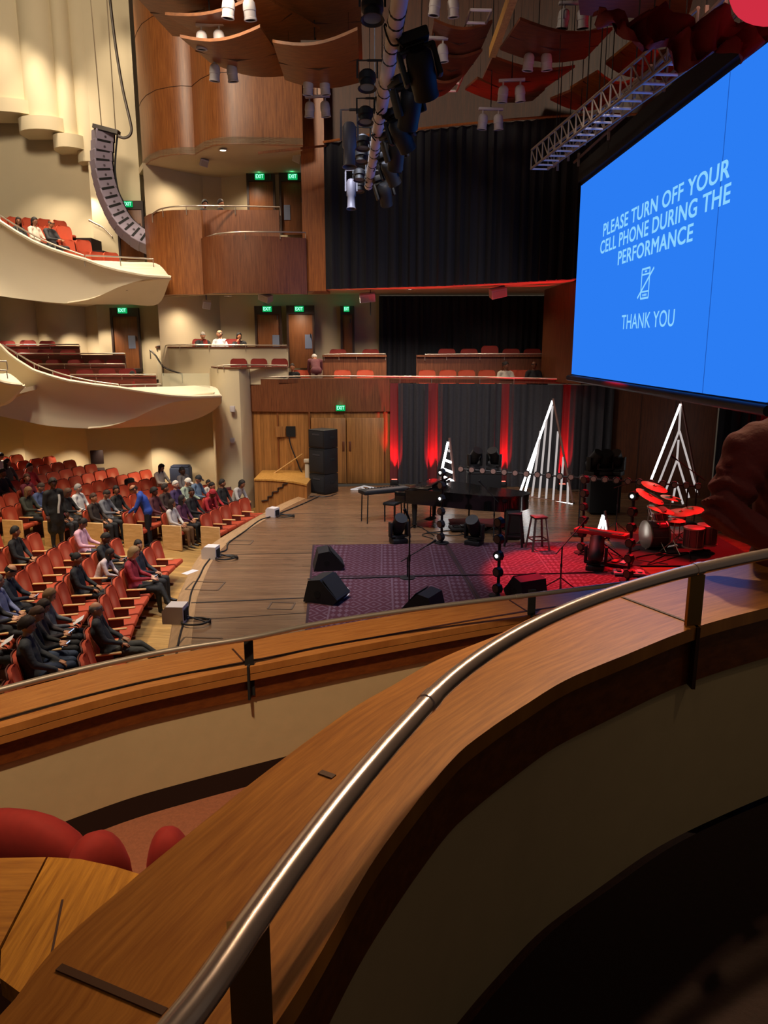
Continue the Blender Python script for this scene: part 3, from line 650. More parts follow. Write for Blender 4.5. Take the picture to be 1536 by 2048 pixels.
# ------------------------------------------------------------------ curtains
cz1 = [PY(x, y, Yv).z for x, y, Yv in ((648, 293, 24.9), (760, 276, 24.8), (900, 262, 24.4), (1060, 250, 23.8), (1180, 240, 23.0), (1330, 235, 21.8), (1500, 230, 20.2))]
tcp = [V2(PY(x, 500, Yv)) for x, Yv in ((650, 24.62), (757, 24.5), (900, 24.0), (1030, 23.4), (1152, 22.7), (1330, 21.7), (1500, 20.2))]
tfr = np.linspace(0, 1, 7); lz7 = ledz[5:10] + [6.75, 6.9]
dl = np.cumsum([0] + [math.dist(a, b) for a, b in zip(tcp, tcp[1:])]); dl = dl / dl[-1]
drape('tall_curtain', tcp, 6, 10, CURTAIN, 'tall black pleated curtain above the terrace', .34, .075, 3, zf0=lambda t: float(np.interp(t, dl, lz7)) - .01, zf1=lambda t: float(np.interp(t, dl, cz1)))
m_ = MB(); m_.tube([Vector((p[0], p[1] - .1, z + .03)) for p, z in zip(tcp, cz1)], .035, 6)
solo('curtain_track', m_, wood('veneer_light', '7c4420', 'a8622e'), 'thin wooden track along the top of the tall black curtain', 'track')
drape('terrace_curtain', [V2(PY(758, 660, 28.3)), V2(PY(925, 660, 28.25)), V2(PY(1100, 660, 28.2))], 2.78, 6.2, CURTAIN, 'black curtain behind the red terrace seats', .26, .05, 5)
def rear(x): return float(np.interp(x, (772, 880, 1000, 1140, 1215), (25.15, 25.05, 24.8, 24.25, 23.75)))
segs = [(796, 856, 'first'), (875, 1001, 'second'), (1016, 1123, 'third'), (1137, 1224, 'fourth')]
for i, (x0, x1, w_) in enumerate(segs):
    pl = [V2(PY(x, 860, rear(x) - .12)) for x in np.linspace(x0, x1, 5)]
    drape('stage_curtain', pl, .02, zf1 - .13, CURTAIN_G, '%s charcoal curtain panel counted from the stage doors' % w_, .27, .05, 11 + i, 'charcoal panels at the back of the stage')
for i, (x0, x1, w_) in enumerate(((780, 798, 'beside the stage doors'), (853, 878, 'behind the small lit triangle'), (998, 1019, 'behind the grand piano'), (1120, 1140, 'behind the tall lit triangle'))):
    pl = [V2(PY(x, 860, rear(x) + .10)) for x in np.linspace(x0, x1, 3)]
    drape('curtain_strip', pl, .02, zf1 - .13, mat('red_lit_velour', '6a2c30', .9, sheen=.2), 'narrow curtain strip washed red ' + w_, .2, .03, 31 + i, 'narrow red lit curtain strips')  # cloth colour tinted with the red of the uplights
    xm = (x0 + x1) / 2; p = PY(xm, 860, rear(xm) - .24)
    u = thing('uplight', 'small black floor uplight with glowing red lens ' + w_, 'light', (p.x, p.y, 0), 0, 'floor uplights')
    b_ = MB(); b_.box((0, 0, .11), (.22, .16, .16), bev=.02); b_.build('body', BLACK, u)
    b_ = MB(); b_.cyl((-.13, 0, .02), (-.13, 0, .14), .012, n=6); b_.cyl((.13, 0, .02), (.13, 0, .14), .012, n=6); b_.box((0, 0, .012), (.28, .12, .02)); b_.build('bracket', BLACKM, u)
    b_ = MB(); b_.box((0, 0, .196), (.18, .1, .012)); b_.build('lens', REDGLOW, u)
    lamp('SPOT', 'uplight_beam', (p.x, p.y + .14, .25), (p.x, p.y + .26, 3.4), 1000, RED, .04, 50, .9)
drape('side_curtain', [(9.75, 22.5), (10.3, 22.25), (10.75, 22.05)], .02, zf1 - .13, CURTAIN, 'black curtain beside the dark wood rear wall', .26, .05, 41)
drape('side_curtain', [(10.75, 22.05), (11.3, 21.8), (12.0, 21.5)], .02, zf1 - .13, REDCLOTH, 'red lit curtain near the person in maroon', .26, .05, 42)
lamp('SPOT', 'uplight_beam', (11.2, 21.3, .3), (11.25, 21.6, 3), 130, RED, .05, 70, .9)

# ------------------------------------------------------------------ handrails
def rail(name, label, pts, posts, r, m=CHROME, group=None, postm=None, base=None, flat_=False, collar=()):
    o = thing(name, label, 'handrail', pts[0], 0, group)
    b_ = MB(); b_.tube(pts, r, 12); b_.build('tube', m, o, world=True)
    for a, b in posts:
        b_ = MB()
        if flat_: b_.box((Vector(a) + Vector(b)) / 2, (.055, .014, abs(b[2] - a[2])), (0, 0, flat_))
        else: b_.cyl(a, b, r * .6, n=6)
        b_.build('post', postm or m, o, world=True)
    for i in collar:
        b_ = MB(); b_.tube([Vector(pts[i]).lerp(Vector(pts[i + 1]), k) for k in (0, .9)], r * 1.12, 12); b_.build('collar', m, o, world=True)
    return o
rpx = [(1640, 1090), (1536, 1108), (1400, 1137), (1300, 1163), (1200, 1195), (1100, 1236), (1000, 1290), (900, 1362), (800, 1465), (700, 1581), (600, 1710), (500, 1850), (400, 1997)]
rp3 = [PZ(x, y, ZR) for x, y in rpx] + [Vector((-.27, .60, ZR)), Vector((-.32, .42, ZR)), Vector((-.37, .1, ZR))]
rp3 = [Vector(p) for p in resample(spline(rp3, 8), .04)]
ci = min(range(len(rp3)), key=lambda i: abs(proj(rp3[i])[0] - 862)); cj = min(range(len(rp3)), key=lambda i: abs(proj(rp3[i])[0] - 1408))
pa = PZ(1392, 1256, ZC); pb = Vector((-.20, .90, ZC))
rail('handrail', 'thick chrome handrail along the curved box parapet', rp3, [((pa.x, pa.y + .03, ZC), (pa.x, pa.y + .03, ZR - .015)), ((pb.x + .02, pb.y - .02, ZC), (pb.x + .02, pb.y - .02, ZR - .015))], .0205, CHROME, None, BRASSP, flat_=.25, collar=(ci, cj))
rq = [PZ(x, y, ZR2) for x, y in ((-160, 1424), (0, 1380), (150, 1342), (330, 1303), (500, 1276), (640, 1247), (850, 1216), (1062, 1190), (1260, 1166), (1400, 1152))]
rq = [Vector(p) for p in resample(spline(rq, 6), .06)]
pq = [PZ(497, 1334, ZC2), PZ(1064, 1232, ZC2)]
rail('handrail', 'chrome handrail of the next box below', rq, [((p.x, p.y + .03, ZC2 - .2), (p.x, p.y + .03, ZR2)) for p in pq], .017, CHROME2, None, BLACKM, flat_=.2, collar=(60,))
def prail(label, px, drop, np_, r=.022, group='chrome rails of the side boxes', m=CHROME2, n=5):
    pts = [Vector(p) for p in spline([PY(*q) for q in px], n)]
    posts = [(pts[int(i)], pts[int(i)] - Vector((0, -.02, drop))) for i in np.linspace(0, len(pts) - 1, np_)]
    return rail('handrail', label, pts, posts, r, m, group)
prail('chrome rail on the upper side box front', [(304, 428, 25.4), (325, 417, 25.0), (372, 412, 24.8), (470, 412, 25.5), (560, 414, 25.6)], .25, 5)
prail('chrome rail on the bulging lower side box', [(414, 474, 24.5), (440, 467, 24.2), (490, 464, 24.15), (560, 464, 24.4), (611, 465, 24.8)], .2, 5)
prail('chrome rail before the three seated people', [(314, 692, 26.8), (345, 690, 26.3), (440, 690, 26.15), (574, 691, 26.15)], .2, 6)
prail('chrome rail before three empty box seats', [(434, 733, 24.9), (460, 730, 24.8), (520, 730, 25.1), (574, 731, 25.2)], .2, 5)
prail('long chrome rail along the terrace front', [(523, 754, 25.3), (640, 752, 25.2), (800, 753, 25.2), (960, 754, 25.0), (1135, 758, 24.4)], .22, 9)
prail('chrome rail on the parapet behind the bending man', [(648, 709, 26.8), (700, 708, 26.8), (771, 708, 26.8)], .2, 4)
prail('chrome rail on the parapet behind the two men', [(850, 709, 26.7), (960, 708, 26.7), (1086, 708, 26.7)], .2, 5)
prail('rail along the lip of the upper balcony', [(-40, 408, 21.6), (0, 431, 21.9), (34, 452, 22.1), (68, 471, 22.3), (110, 490, 22.5), (168, 511, 22.7)], .3, 6)
prail('level rail at the end of the upper balcony', [(171, 511, 22.9), (240, 514, 23.5), (306, 518, 24.2)], .3, 3)
prail('rail along the lip of the middle balcony', [(4, 689, 21.5), (34, 707, 21.8), (68, 727, 22.0), (105, 742, 22.2), (142, 753, 22.4), (190, 763, 22.6), (237, 769, 22.8)], .3, 7)
prail('level rail at the end of the middle balcony', [(240, 770, 23.2), (290, 769, 23.6), (322, 769, 24.0)], .3, 3)
prail('sloping handrail with a kink beside the balcony door', [(300, 700, 26.6), (312, 712, 26.4), (326, 733, 26.2), (346, 742, 26.0), (364, 748, 25.9)], .3, 3, .03, m=STEEL, n=2)
prail('sloping wall handrail by the upper balcony stairs', [(178, 440, 28.0), (190, 447, 28.0), (206, 455, 28.0), (225, 474, 28.0)], .06, 3, .03, n=2)
prail('upper short rail on the nearer balcony tip', [(-30, 718, 19.3), (0, 722, 19.5), (13, 723, 19.6)], .2, 2)
prail('lower short rail on the nearer balcony tip', [(-30, 736, 19.3), (0, 740, 19.5), (13, 741, 19.6)], .2, 2)
for k, (x0, x1, y, Y) in enumerate(((12, 158, 689, 26.4), (30, 250, 707, 25.6), (76, 250, 728, 24.8), (140, 312, 749, 24.0))):
    m_ = MB(); a, b = PY(x0, y + 6, Y), PY(x1, y + 6, Y); m_.box(((a.x + b.x) / 2, Y + .05, a.z - .28), (b.x - a.x, .06, .6))
    m_.box(((a.x + b.x) / 2, Y + .05, a.z + .03), (b.x - a.x, .12, .04))
    struct('trim_seat_front', m_, wood('desk_front', '47180f', '6b2a1a', (3, 20, 30), .45), '%s dark wood seat front of the middle balcony, counted downward' % ('topmost', 'second', 'third', 'lowest')[k])
    prail('rail on the %s wood seat front of the middle balcony' % ('topmost', 'second', 'third', 'lowest')[k], [(x0, y, Y), ((x0 + x1) / 2, y, Y), (x1, y, Y)], .15, 4, .018)
# glass panel at the end of the middle balcony
m_ = MB(); a, b = PY(322, 750, 24.2), PY(420, 748, 24.4); m_.box(((a.x + b.x) / 2, 24.3, a.z - .2), (b.x - a.x, .012, .5)); 
solo('glass_balustrade', m_, glass('clear_glass', 'c8c8b0', .3), 'clear glass panel at the end of the middle balcony', 'glass')

# ------------------------------------------------------------------ projection screen
s0 = PY(1143, 748, 20.0); stop = PY(1161, 372, 20.0).z; s1 = PZ(1531, 805, s0.z)
sd = Vector((s1.x - s0.x, s1.y - s0.y, 0)); SWD = sd.length; sd.normalize(); SN = sd.cross(Vector((0, 0, 1))); SH = stop - s0.z
def scr(x, y):
    d = ray(x, y); o = Vector((0, 0, EYE)); t = (s0 - o).dot(SN) / d.dot(SN); p = o + d * t
    return (p - s0).dot(sd), p.z - s0.z
SQ = Matrix((sd, Vector((0, 0, 1)), SN)).transposed()
screen = thing('projection_screen', 'large blue projection screen asking to turn off cell phones', 'screen', s0); screen.rotation_euler = SQ.to_euler()
def sq(mb_, u0, u1, v0, v1, w0, w1): mb_.box(((u0 + u1) / 2, (v0 + v1) / 2, (w0 + w1) / 2), (u1 - u0, v1 - v0, w1 - w0)); return mb_
sq(MB(), 0, SWD, 0, SH, -.03, 0).build('picture', SCREENB, screen)
sq(MB(), -.12, SWD + .12, -.05, SH + .45, -.06, -.03).build('cloth', BLACKM, screen)
b_ = MB(); b_.cyl((-.25, -.10, 0), (SWD + .1, -.10, 0), .075, n=12); b_.build('roller_bar', mat('roller', '1c2030', .45, .3), screen)
b_ = MB(); sq(b_, -.12, SWD + .12, SH + .1, SH + .5, -.05, .05); b_.build('top_mask', BLACKM, screen)
u0, _ = scr(1430, 500); sq(MB(), u0 - .008, u0 + .008, .0, SH, 0, .004).build('seam', SCREENL, screen)
def fit_text(body, q0, q1, q2, slant=0):
    """a line of lettering between its lower left, lower right and upper right corners"""
    (a, b), (c, d), (e, f) = scr(*q0), scr(*q1), scr(*q2)
    o = lettering(body, 1.0, SCREENT, screen, (0, 0, 0), (0, 0, 0), .0, 'lettering', 'LEFT', bold=slant)
    o.data = o.data.copy(); v = np.array([q.co[:] for q in o.data.vertices]); lo, hi = v.min(0), v.max(0)
    for q in o.data.vertices:
        q.co.x = a + (q.co.x - lo[0]) / (hi[0] - lo[0]) * (c - a); q.co.y = (b + d) / 2 + (q.co.y - lo[1]) / (hi[1] - lo[1]) * (f - d); q.co.z = .006 
    return o
fit_text('PLEASE TURN OFF YOUR', (1207, 463), (1458, 372), (1459, 332), .022)
fit_text('CELL PHONE DURING THE', (1201, 500), (1459, 420), (1460, 379), .022)
fit_text('PERFORMANCE', (1236, 526), (1385, 489), (1387, 452), .022)
fit_text('THANK YOU', (1243, 657), (1348, 655), (1350, 620), .006)
b_ = MB(); (a, b), (c, d) = scr(1284, 594), scr(1299, 537); w = .035
a2, c2 = scr(1282, 596)[0], scr(1300, 540)[0]; mid = (a2 + c2) / 2; hw = .21; b0, b1 = scr(1291, 596)[1], scr(1293, 537)[1]
for u, v, su, sv in ((mid - hw, (b0 + b1) / 2, w, b1 - b0), (mid + hw, (b0 + b1) / 2, w, b1 - b0), (mid, b0, 2 * hw, w), (mid, b1, 2 * hw, w), (mid, b0 + .12, 2 * hw, w * .8), (mid, b1 - .1, 2 * hw, w * .8), (mid - .08, b0 + .06, .05, .04), (mid, b0 + .06, .05, .04), (mid + .08, b0 + .06, .05, .04), (mid, b1 - .05, .1, .03)):
    b_.box((u, v, .006), (su, sv, .004))
b_.bar((mid - .38, b0 + .02, .008), (mid + .42, b1 - .02, .008), .04, .004); b_.build('phone_symbol', SCREENT, screen)
# its rigging pipes above
za = PY(1152, 350, 20).z
for k, (dz, dx) in enumerate(((.0, 0), (.12, .25), (-.1, .5))):
    b_ = MB(); a = s0 + sd * -.4 + SN * (.1 + dx) + Vector((0, 0, SH + .62 + dz)); b = s0 + sd * (SWD + 4) + SN * (.1 + dx) + Vector((0, 0, SH + .62 + dz))
    o = thing('rigging_pipe', '%s grey pipe of three slung above the screen' % ('first', 'second', 'third')[k], 'pipe', a, 0, 'grey pipes above the screen')
    b_.cyl(a, b, .03, n=8); b_.build('pipe', TRUSSG, o, world=True)
    for t in (.03, .2, .42, .62, .85):
        q = a.lerp(b, t); c_ = MB(); c_.cyl(q, (q.x, q.y, 16.35), .012, n=5); c_.build('hanger', BLACKM, o, world=True)
        c_ = MB(); c_.box(q - Vector((0, 0, .03)), (.05, .3, .05), SQ.to_euler()); c_.build('clamp', TRUSSG, o, world=True)

# ------------------------------------------------------------------ trusses and stage lanterns
def hang(o, p):                                    # a thin drop wire to the ceiling
    b_ = MB(); b_.cyl(p, (p.x, p.y, 16.38), .008, n=5); return b_.build('drop_wire', BLACKM, o, world=True)
TD = Vector((-sd.x, -sd.y, 0))                       # direction away from the viewer along the trusses
zt1 = PY(737, 372, 19.0).z
ta = PY(737, 372, 19.0); tb = PZ(806, -40, zt1)
truss = thing('lighting_pipe', 'thick white lighting pipe over the stage hung with black lanterns', 'truss', ta)
b_ = MB(); b_.cyl(ta, tb, .095, n=12); b_.build('pipe', TRUSSW, truss, world=True)
for t in (.03, .12, .22, .30, .36, .45, .53, .58, .66, .70, .79, .83, .9, .93):
    q = ta.lerp(tb, t); d = (tb - ta).normalized() * .03; b_ = MB(); b_.cyl(q - d * .5, q + d * .5, .104, n=10); b_.build('clamp', BLACK, truss, world=True)
for t in (.1, .35, .6, .85): hang(truss, ta.lerp(tb, t) + Vector((0, 0, .08)))
rc = random.Random(4)
for t in (.08, .2, .33, .47, .6, .73, .86):
    q = ta.lerp(tb, t); pts = [q + Vector((rc.uniform(-.12, .12), rc.uniform(-.3, .3), rc.uniform(-.16, .12))) for _ in range(5)]
    b_ = MB(); b_.tube([Vector(p) for p in spline(pts, 5)], .012, 5); b_.build('loop_cable', BLACK, truss, world=True)
# moving head lantern, standing on its base (+Z up)
def moving_head(label, cat='stage light', group='moving head lanterns'):
    o = thing('moving_head', label, cat, (0, 0, 0), 0, group)
    b_ = MB(); b_.box((0, 0, .06), (.36, .34, .12), bev=.02); b_.box((0, 0, .135), (.22, .2, .03), bev=.01); b_.build('base', BLACK, o)
    y = MB()
    for s in (-1, 1): y.box((s * .20, 0, .33), (.06, .16, .36), bev=.02)
    y.box((0, 0, .17), (.44, .16, .05), bev=.015); y.build('yoke', BLACK, o)
    h = MB(); T = Matrix.Translation((0, 0, .42)) @ Euler((R(38), 0, 0)).to_matrix().to_4x4()
    h.lathe([(.0, -.27), (.10, -.26), (.15, -.2), (.16, -.05), (.155, .08), (.145, .22), (.15, .24), (.15, .27), (.13, .27)], 16, T); hd = h.build('head', BLACK, o)
    l = MB(); l.lathe([(0, .262), (.06, .268), (.128, .262)], 16, T); l.build('lens', mat('lens', '5a6a7a', .1, .3), o)
    return o
mh = moving_head('black moving head lantern on the floor beside the keyboard')
p = PZ(797, 1086, 0); mh.location = (p.x, p.y, 0); mh.rotation_euler = (0, 0, R(20))
for x, y, rz, lb in ((948, 1090, -30, 'black moving head lantern on the floor under the piano tail'), (1190, 1140, 160, 'black moving head lantern on the floor at the rug edge')):
    p = PZ(x, y, 0); dup(mh, (p.x, p.y, 0), R(rz), lb)
HUNG = [(838, 30, 1.05, 0, 'the big one beside the pipe end', 10.2), (812, 110, 1.0, 30, 'second along the pipe', 11.6), (790, 190, .95, -20, 'third along the pipe', 13.2), (782, 238, .95, 25, 'fourth along the pipe', 14.4), (760, 292, .9, -15, 'fifth along the pipe', 16.0), (752, 338, .95, 10, 'last at the pipe end', 18.0)]
for x, y, sc, rz, lb, Yh in HUNG:
    q = PY(x, y, Yh); q.z = zt1 - .02
    t = (Yh - tb.y) / (ta.y - tb.y); pipe = tb.lerp(ta, t)
    o = dup(mh, (pipe.x + .21, Yh, zt1 + .03), R(rz), 'black moving head hung under the white pipe, ' + lb, 'moving heads under the white pipe', sc); o.rotation_euler = (PI, R(-18), R(rz))
def par(label, cat='stage light', body=BLACK, long=False, group='lanterns on the white pipe'):
    o = thing('profile_lantern' if long else 'par_lantern', label, cat, (0, 0, 0), 0, group)
    b_ = MB(); L_ = .62 if long else .3; r_ = .1 if long else .15
    b_.lathe([(.0, 0), (r_ * .7, .01), (r_, .06), (r_, L_ * .55), (r_ * .8, L_ * .6), (r_ * .85, L_ * .95), (r_ * 1.1, L_), (r_, L_), (r_ * .8, L_ * .92)], 14); b_.build('barrel', body, o)
    y = MB(); y.bar((-r_ - .02, 0, L_ * .4), (-r_ - .02, 0, -.18), .03, .012); y.bar((r_ + .02, 0, L_ * .4), (r_ + .02, 0, -.18), .03, .012); y.bar((-r_ - .03, 0, -.18), (r_ + .03, 0, -.18), .03, .012); y.build('yoke', body, o)
    y = MB(); y.bar((0, 0, -.18), ((.62 if long else .36), 0, -.18), .03, .03); y.build('clamp_arm', BLACK, o)
    l = MB(); l.lathe([(0, L_ * .93), (r_ * .8, L_ * .925)], 14); l.build('lens', mat('lens', '5a6a7a', .1, .3), o)
    return o
pr0 = par('short black lantern at the near end of the white pipe')
PARS = [(768, 28, 9.0, -.35), (748, 118, 11.2, -.33), (742, 168, 12.8, -.3), (737, 215, 14.4, -.3), (732, 240, 15.4, -.3), (716, 292, 17.0, -.3), (715, 320, 18.2, -.28)]
for i, (x, y, Yp, dx) in enumerate(PARS):
    t = (Yp - tb.y) / (ta.y - tb.y); q = tb.lerp(ta, t); o = pr0 if i == 0 else dup(pr0, q)
    o.location = q + Vector((dx * .85, 0, -.05)); o.rotation_euler = (PI - R(12), 0, 0); o.scale = (.78,) * 3
    o['label'] = 'short black lantern on the white pipe, %s from the near end' % ('first', 'second', 'third', 'fourth', 'fifth', 'sixth', 'seventh')[i]
pw = par('long white profile lantern strapped beside the white pipe', body=mat('grey_can', '6c6870', .5), long=True)
t = (13.2 - tb.y) / (ta.y - tb.y); q = tb.lerp(ta, t); pw.location = q + Vector((-.5, 0, -.16)); pw.rotation_euler = (PI - R(8), 0, 0); pw.scale = (1.1,) * 3
t = (17.4 - tb.y) / (ta.y - tb.y); q = tb.lerp(ta, t); o = dup(pw, q + Vector((-.42, 0, -.17)), 0, 'long white profile lantern near the pipe end', scale=1.0); o.rotation_euler = (PI - R(10), 0, 0)
# box truss in front of the screen rigging
zb = PY(1080, 338, 19.0).z
q0 = PY(1079, 338, 19.0); q1 = PZ(1420, 84, zb)
bt = thing('box_truss', 'grey box truss running over the stage beside the screen', 'truss', q0)
dirv = (q1 - q0).normalized(); sv = dirv.cross(Vector((0, 0, 1))).normalized() * .20; L_ = (q1 - q0).length
for s in (-1, 1):
    for h in (0, .4):
        b_ = MB(); b_.cyl(q0 + sv * s + Vector((0, 0, h)), q1 + sv * s + Vector((0, 0, h)), .028, n=6); b_.build('chord', TRUSSG, bt, world=True)
n = int(L_ / .42)
for i in range(n + 1):
    q = q0 + dirv * (i * L_ / n)
    b_ = MB(); b_.cyl(q - sv, q + sv, .02, n=6); b_.build('rung', TRUSSW, bt, world=True)
    for s in (-1, 1):
        b_ = MB(); b_.cyl(q + sv * s, q + sv * s + Vector((0, 0, .4)), .016, n=5)
        if i < n: b_.cyl(q + sv * s + Vector((0, 0, .4)), q + dirv * (L_ / n) + sv * s, .014, n=5)
        b_.build('brace', TRUSSG, bt, world=True)
for t in (.15, .5, .9): hang(bt, q0.lerp(q1, t) + Vector((0, 0, .4)))
# two distant ladder trusses in the roof
for k, (p0, p1, Y0) in enumerate((((897, 182), (962, 20), 23.0),)):
    a = PY(*p0, Y0); b = PZ(*p1, a.z); d = (b - a).normalized(); w = d.cross(Vector((0, 0, 1))).normalized() * .22
    o = thing('ladder_truss', 'small grey ladder truss high among the ceiling panels', 'truss', a)
    for s in (-1, 1): b_ = MB(); b_.cyl(a + w * s, b + w * s, .03, n=6); b_.build('chord', TRUSSG, o, world=True)
    for i in range(9): q = a.lerp(b, i / 8); b_ = MB(); b_.cyl(q - w, q + w, .03, n=6); b_.build('rung', TRUSSW, o, world=True)
    for t in (.2, .8): hang(o, a.lerp(b, t))
m_ = MB(); a, b = PY(985, 105, 17.5), PY(1030, -20, 14.6); m_.bar(a, b, .14, .2); o = solo('ceiling_beam', m_, OAK, 'pale wooden beam slanting under the dark ceiling', 'beam')

# acoustic ceiling panels
def cpanel(q, z, label, sag=.16, n=8, m=VENEER_D, th=.06):
    """a convex hung panel: four pixel corners on a level plane, bulging down in the middle"""
    c = [PZ(x, y, z) for x, y in q]; rows = []
    for j in range(5):
        t = j / 4; row = []
        for i in range(n + 1):
            s = i / n; p = c[0].lerp(c[1], s).lerp(c[3].lerp(c[2], s), t); row.append(p + Vector((0, 0, -sag * math.sin(PI * s))))
        rows.append(row)
    o = thing('acoustic_panel', label, 'ceiling panel', (c[0] + c[1] + c[2] + c[3]) / 4, 0, 'curved wood panels hung from the ceiling')
    b_ = MB(); b_.slab(rows, (0, 0, th)); b_.build('board', m, o, world=True)
    b_ = MB(); r_ = rows[2]; b_.tube([r_[0] + Vector((0, 0, -.0)), r_[n // 2] + Vector((0, 0, -.02)), r_[n]], .02, 5); b_.build('joint', mat('joint_brown', '3a1a0a', .6), o, world=True)
    for p in (rows[2][1], rows[2][-2]): b_ = MB(); b_.cyl(p, (p.x, p.y, 16.38), .004, n=4); b_.build('wire', BLACKM, o, world=True)
    return o
CPV = wood('ceiling_veneer', '6a3c18', '8e5526', (3, 14, 10), .4)
CPR = wood('ceiling_veneer_red', '5a2a16', '7a4022', (3, 14, 10), .4)
for q, z, m, lb in (([(330, 30), (520, -10), (640, 60), (520, 145)], 11.4, CPV, 'broad wood ceiling panel above the upper side box'),
                 ([(250, -30), (420, -60), (500, 40), (345, 72)], 11.9, CPV, 'pale edged wood ceiling panel above the line array cable'),
                 ([(520, -40), (720, -60), (725, 120), (535, 60)], 11.7, CPV, 'wood ceiling panel beside the white lighting pipe'),
                 ([(360, 75), (520, 55), (585, 150), (420, 125)], 10.9, CPV, 'small lower wood ceiling panel in front of the tower'),
                 ([(545, 85), (715, 60), (720, 165), (570, 160)], 10.7, CPV, 'lower wood ceiling panel near the white pipe'),
                 ([(1005, 90), (1200, 58), (1178, 112), (985, 92)], 11.6, CPR, 'thin wood ceiling panel behind the slanting beam'),
                 ([(1040, 40), (1225, 60), (1170, 118), (1000, 100)], 11.0, CPR, 'large curved wood ceiling panel right of the white pipe'),
                 ([(985, 115), (1150, 135), (1085, 180), (965, 158)], 11.2, CPR, 'curved wood ceiling panel under the large one'),
                 ([(955, 158), (1090, 180), (1065, 202), (930, 180)], 11.2, CPR, 'lowest curved wood ceiling panel, glowing red at its edge'),
                 ([(1275, 75), (1340, 100), (1300, 150), (1210, 128)], 11.2, CPV, 'folded wood ceiling panel behind the box truss'),
                 ([(1195, 145), (1270, 160), (1230, 200), (1140, 178)], 10.5, CPV, 'lower folded wood ceiling panel behind the box truss'),
                 ([(1340, 100), (1465, 102), (1420, 150), (1300, 155)], 11.0, CPR, 'wood ceiling panel between box truss and screen'),
                 ([(1150, 180), (1240, 195), (1210, 215), (1100, 200)], 10.5, CPR, 'small red wood ceiling panel over the curtain')):
    cpanel(q, z, lb, m=m)
for q, z, lb in (([(868, 42), (985, 45), (962, 98), (860, 95)], 11.3, 'broad dim ceiling panel beside the small ladder truss'), ([(862, 100), (965, 102), (930, 150), (855, 148)], 11.2, 'dim ceiling panel under the broad one by the ladder truss'), ([(850, 152), (925, 154), (900, 182), (846, 180)], 11.0, 'lowest dim ceiling panel by the ladder truss')): cpanel(q, z, lb, m=CPR)
lamp('SPOT', 'ceiling_red', (9.5, 17, 9.2), (6, 19, 13), 420, RED, .3, 80, .8)
# overhead fascia with gathered red drapery and a round red lantern at the near right
zz = 10.2
p0, p1, p2, p3 = PZ(1160, 30, zz), PZ(1375, 42, zz), PZ(1400, -60, zz), PZ(1150, -60, zz)
m_ = MB(); m_.prism([V2(p0), V2(p1), V2(p2), V2(p3)], zz, zz + .5); o = solo('hung_reflector', m_, CPR, 'plain wood reflector board hung over the stage end', 'reflector', loc=p0); 
b_ = MB(); b_.cyl((0, 0, .5), (0, 0, 6.15), .01, n=5); b_.cyl((.5, .05, .5), (.5, .05, 6.15), .01, n=5); b_.build('drop_wire', BLACKM, o)
rows = []
rs = random.Random(12)
for j in range(9):
    t = j / 8; row = []
    for i in range(40):
        s = i / 39; x = lerp(1195, 1600, s); yb = 30 + 72 * math.sin(PI * min(1, s * 1.1)) ** .8 * t + 40 * s * t
        p = PY(x, yb, 11.0 - 1.6 * s); p.y += .16 * math.sin(s * 38 + 3 * math.sin(t * 4)) + .1 * math.sin(t * 9 + s * 14); p.z += .09 * math.sin(s * 23 + t * 7)
        row.append(p)
    rows.append(row)
m_ = MB(); m_.slab(rows, (0, .03, .02)); o = tag(m_.build('red_drapery', REDCLOTH, sharp=80), 'gathered dark red drapery hung overhead beside the screen', 'drapery')
c = PY(1552, -22, 8.2); rl = thing('round_lantern', 'big round glowing pink red lantern overhead', 'lantern', c)
b_ = MB(); b_.lathe([(0, -.10), (.30, -.08), (.40, -.02), (.42, .05), (.36, .12), (0, .14)], 28, Euler((R(65), 0, R(-20))).to_matrix().to_4x4()); b_.build('shade', glow('pink_red', 'ff3a52', .62), rl)
b_ = MB(); b_.lathe([(.30, -.085), (.31, -.10), (.32, -.08)], 28, Euler((R(65), 0, R(-20))).to_matrix().to_4x4()); b_.build('rim', BLACKM, rl)
b_ = MB(); b_.cyl((0, 0, .1), (0, 0, 16.38 - c.z), .012, n=5); b_.build('cord', BLACKM, rl)

# pairs of white ceiling spots
def spot_pair():
    o = thing('twin_spot', 'pair of white cylinder spots', 'spotlight', (0, 0, 0))
    b_ = MB(); b_.box((0, 0, .30), (.62, .1, .06), bev=.01); b_.build('mount_bar', CANW, o)
    b_ = MB(); b_.cyl((0, 0, .3), (0, 0, 3.0), .012, n=5); st = b_.build('stem', BLACKM, o)
    for s in (-1, 1):
        c_ = MB(); T = Matrix.Translation((s * .2, 0, 0)) @ Euler((R(6), R(-5 * s), 0)).to_matrix().to_4x4()
        c_.lathe([(.0, .19), (.05, .185), (.09, .16), (.115, .12), (.125, .02), (.125, -.02), (.116, -.03), (.116, -.14), (.125, -.15), (.125, -.18), (.10, -.18), (.09, -.1)], 14, T); cc = c_.build('can', CANW, o)
        l = MB(); l.lathe([(0, -.168), (.11, -.168)], 12, T); l.build('lens', BLACKM, cc)
        b_ = MB(); b_.cyl((s * .2, 0, .29), (s * .2, 0, .18), .02, n=6); b_.build('swivel', CANW, o)
    return o
sp0 = spot_pair()
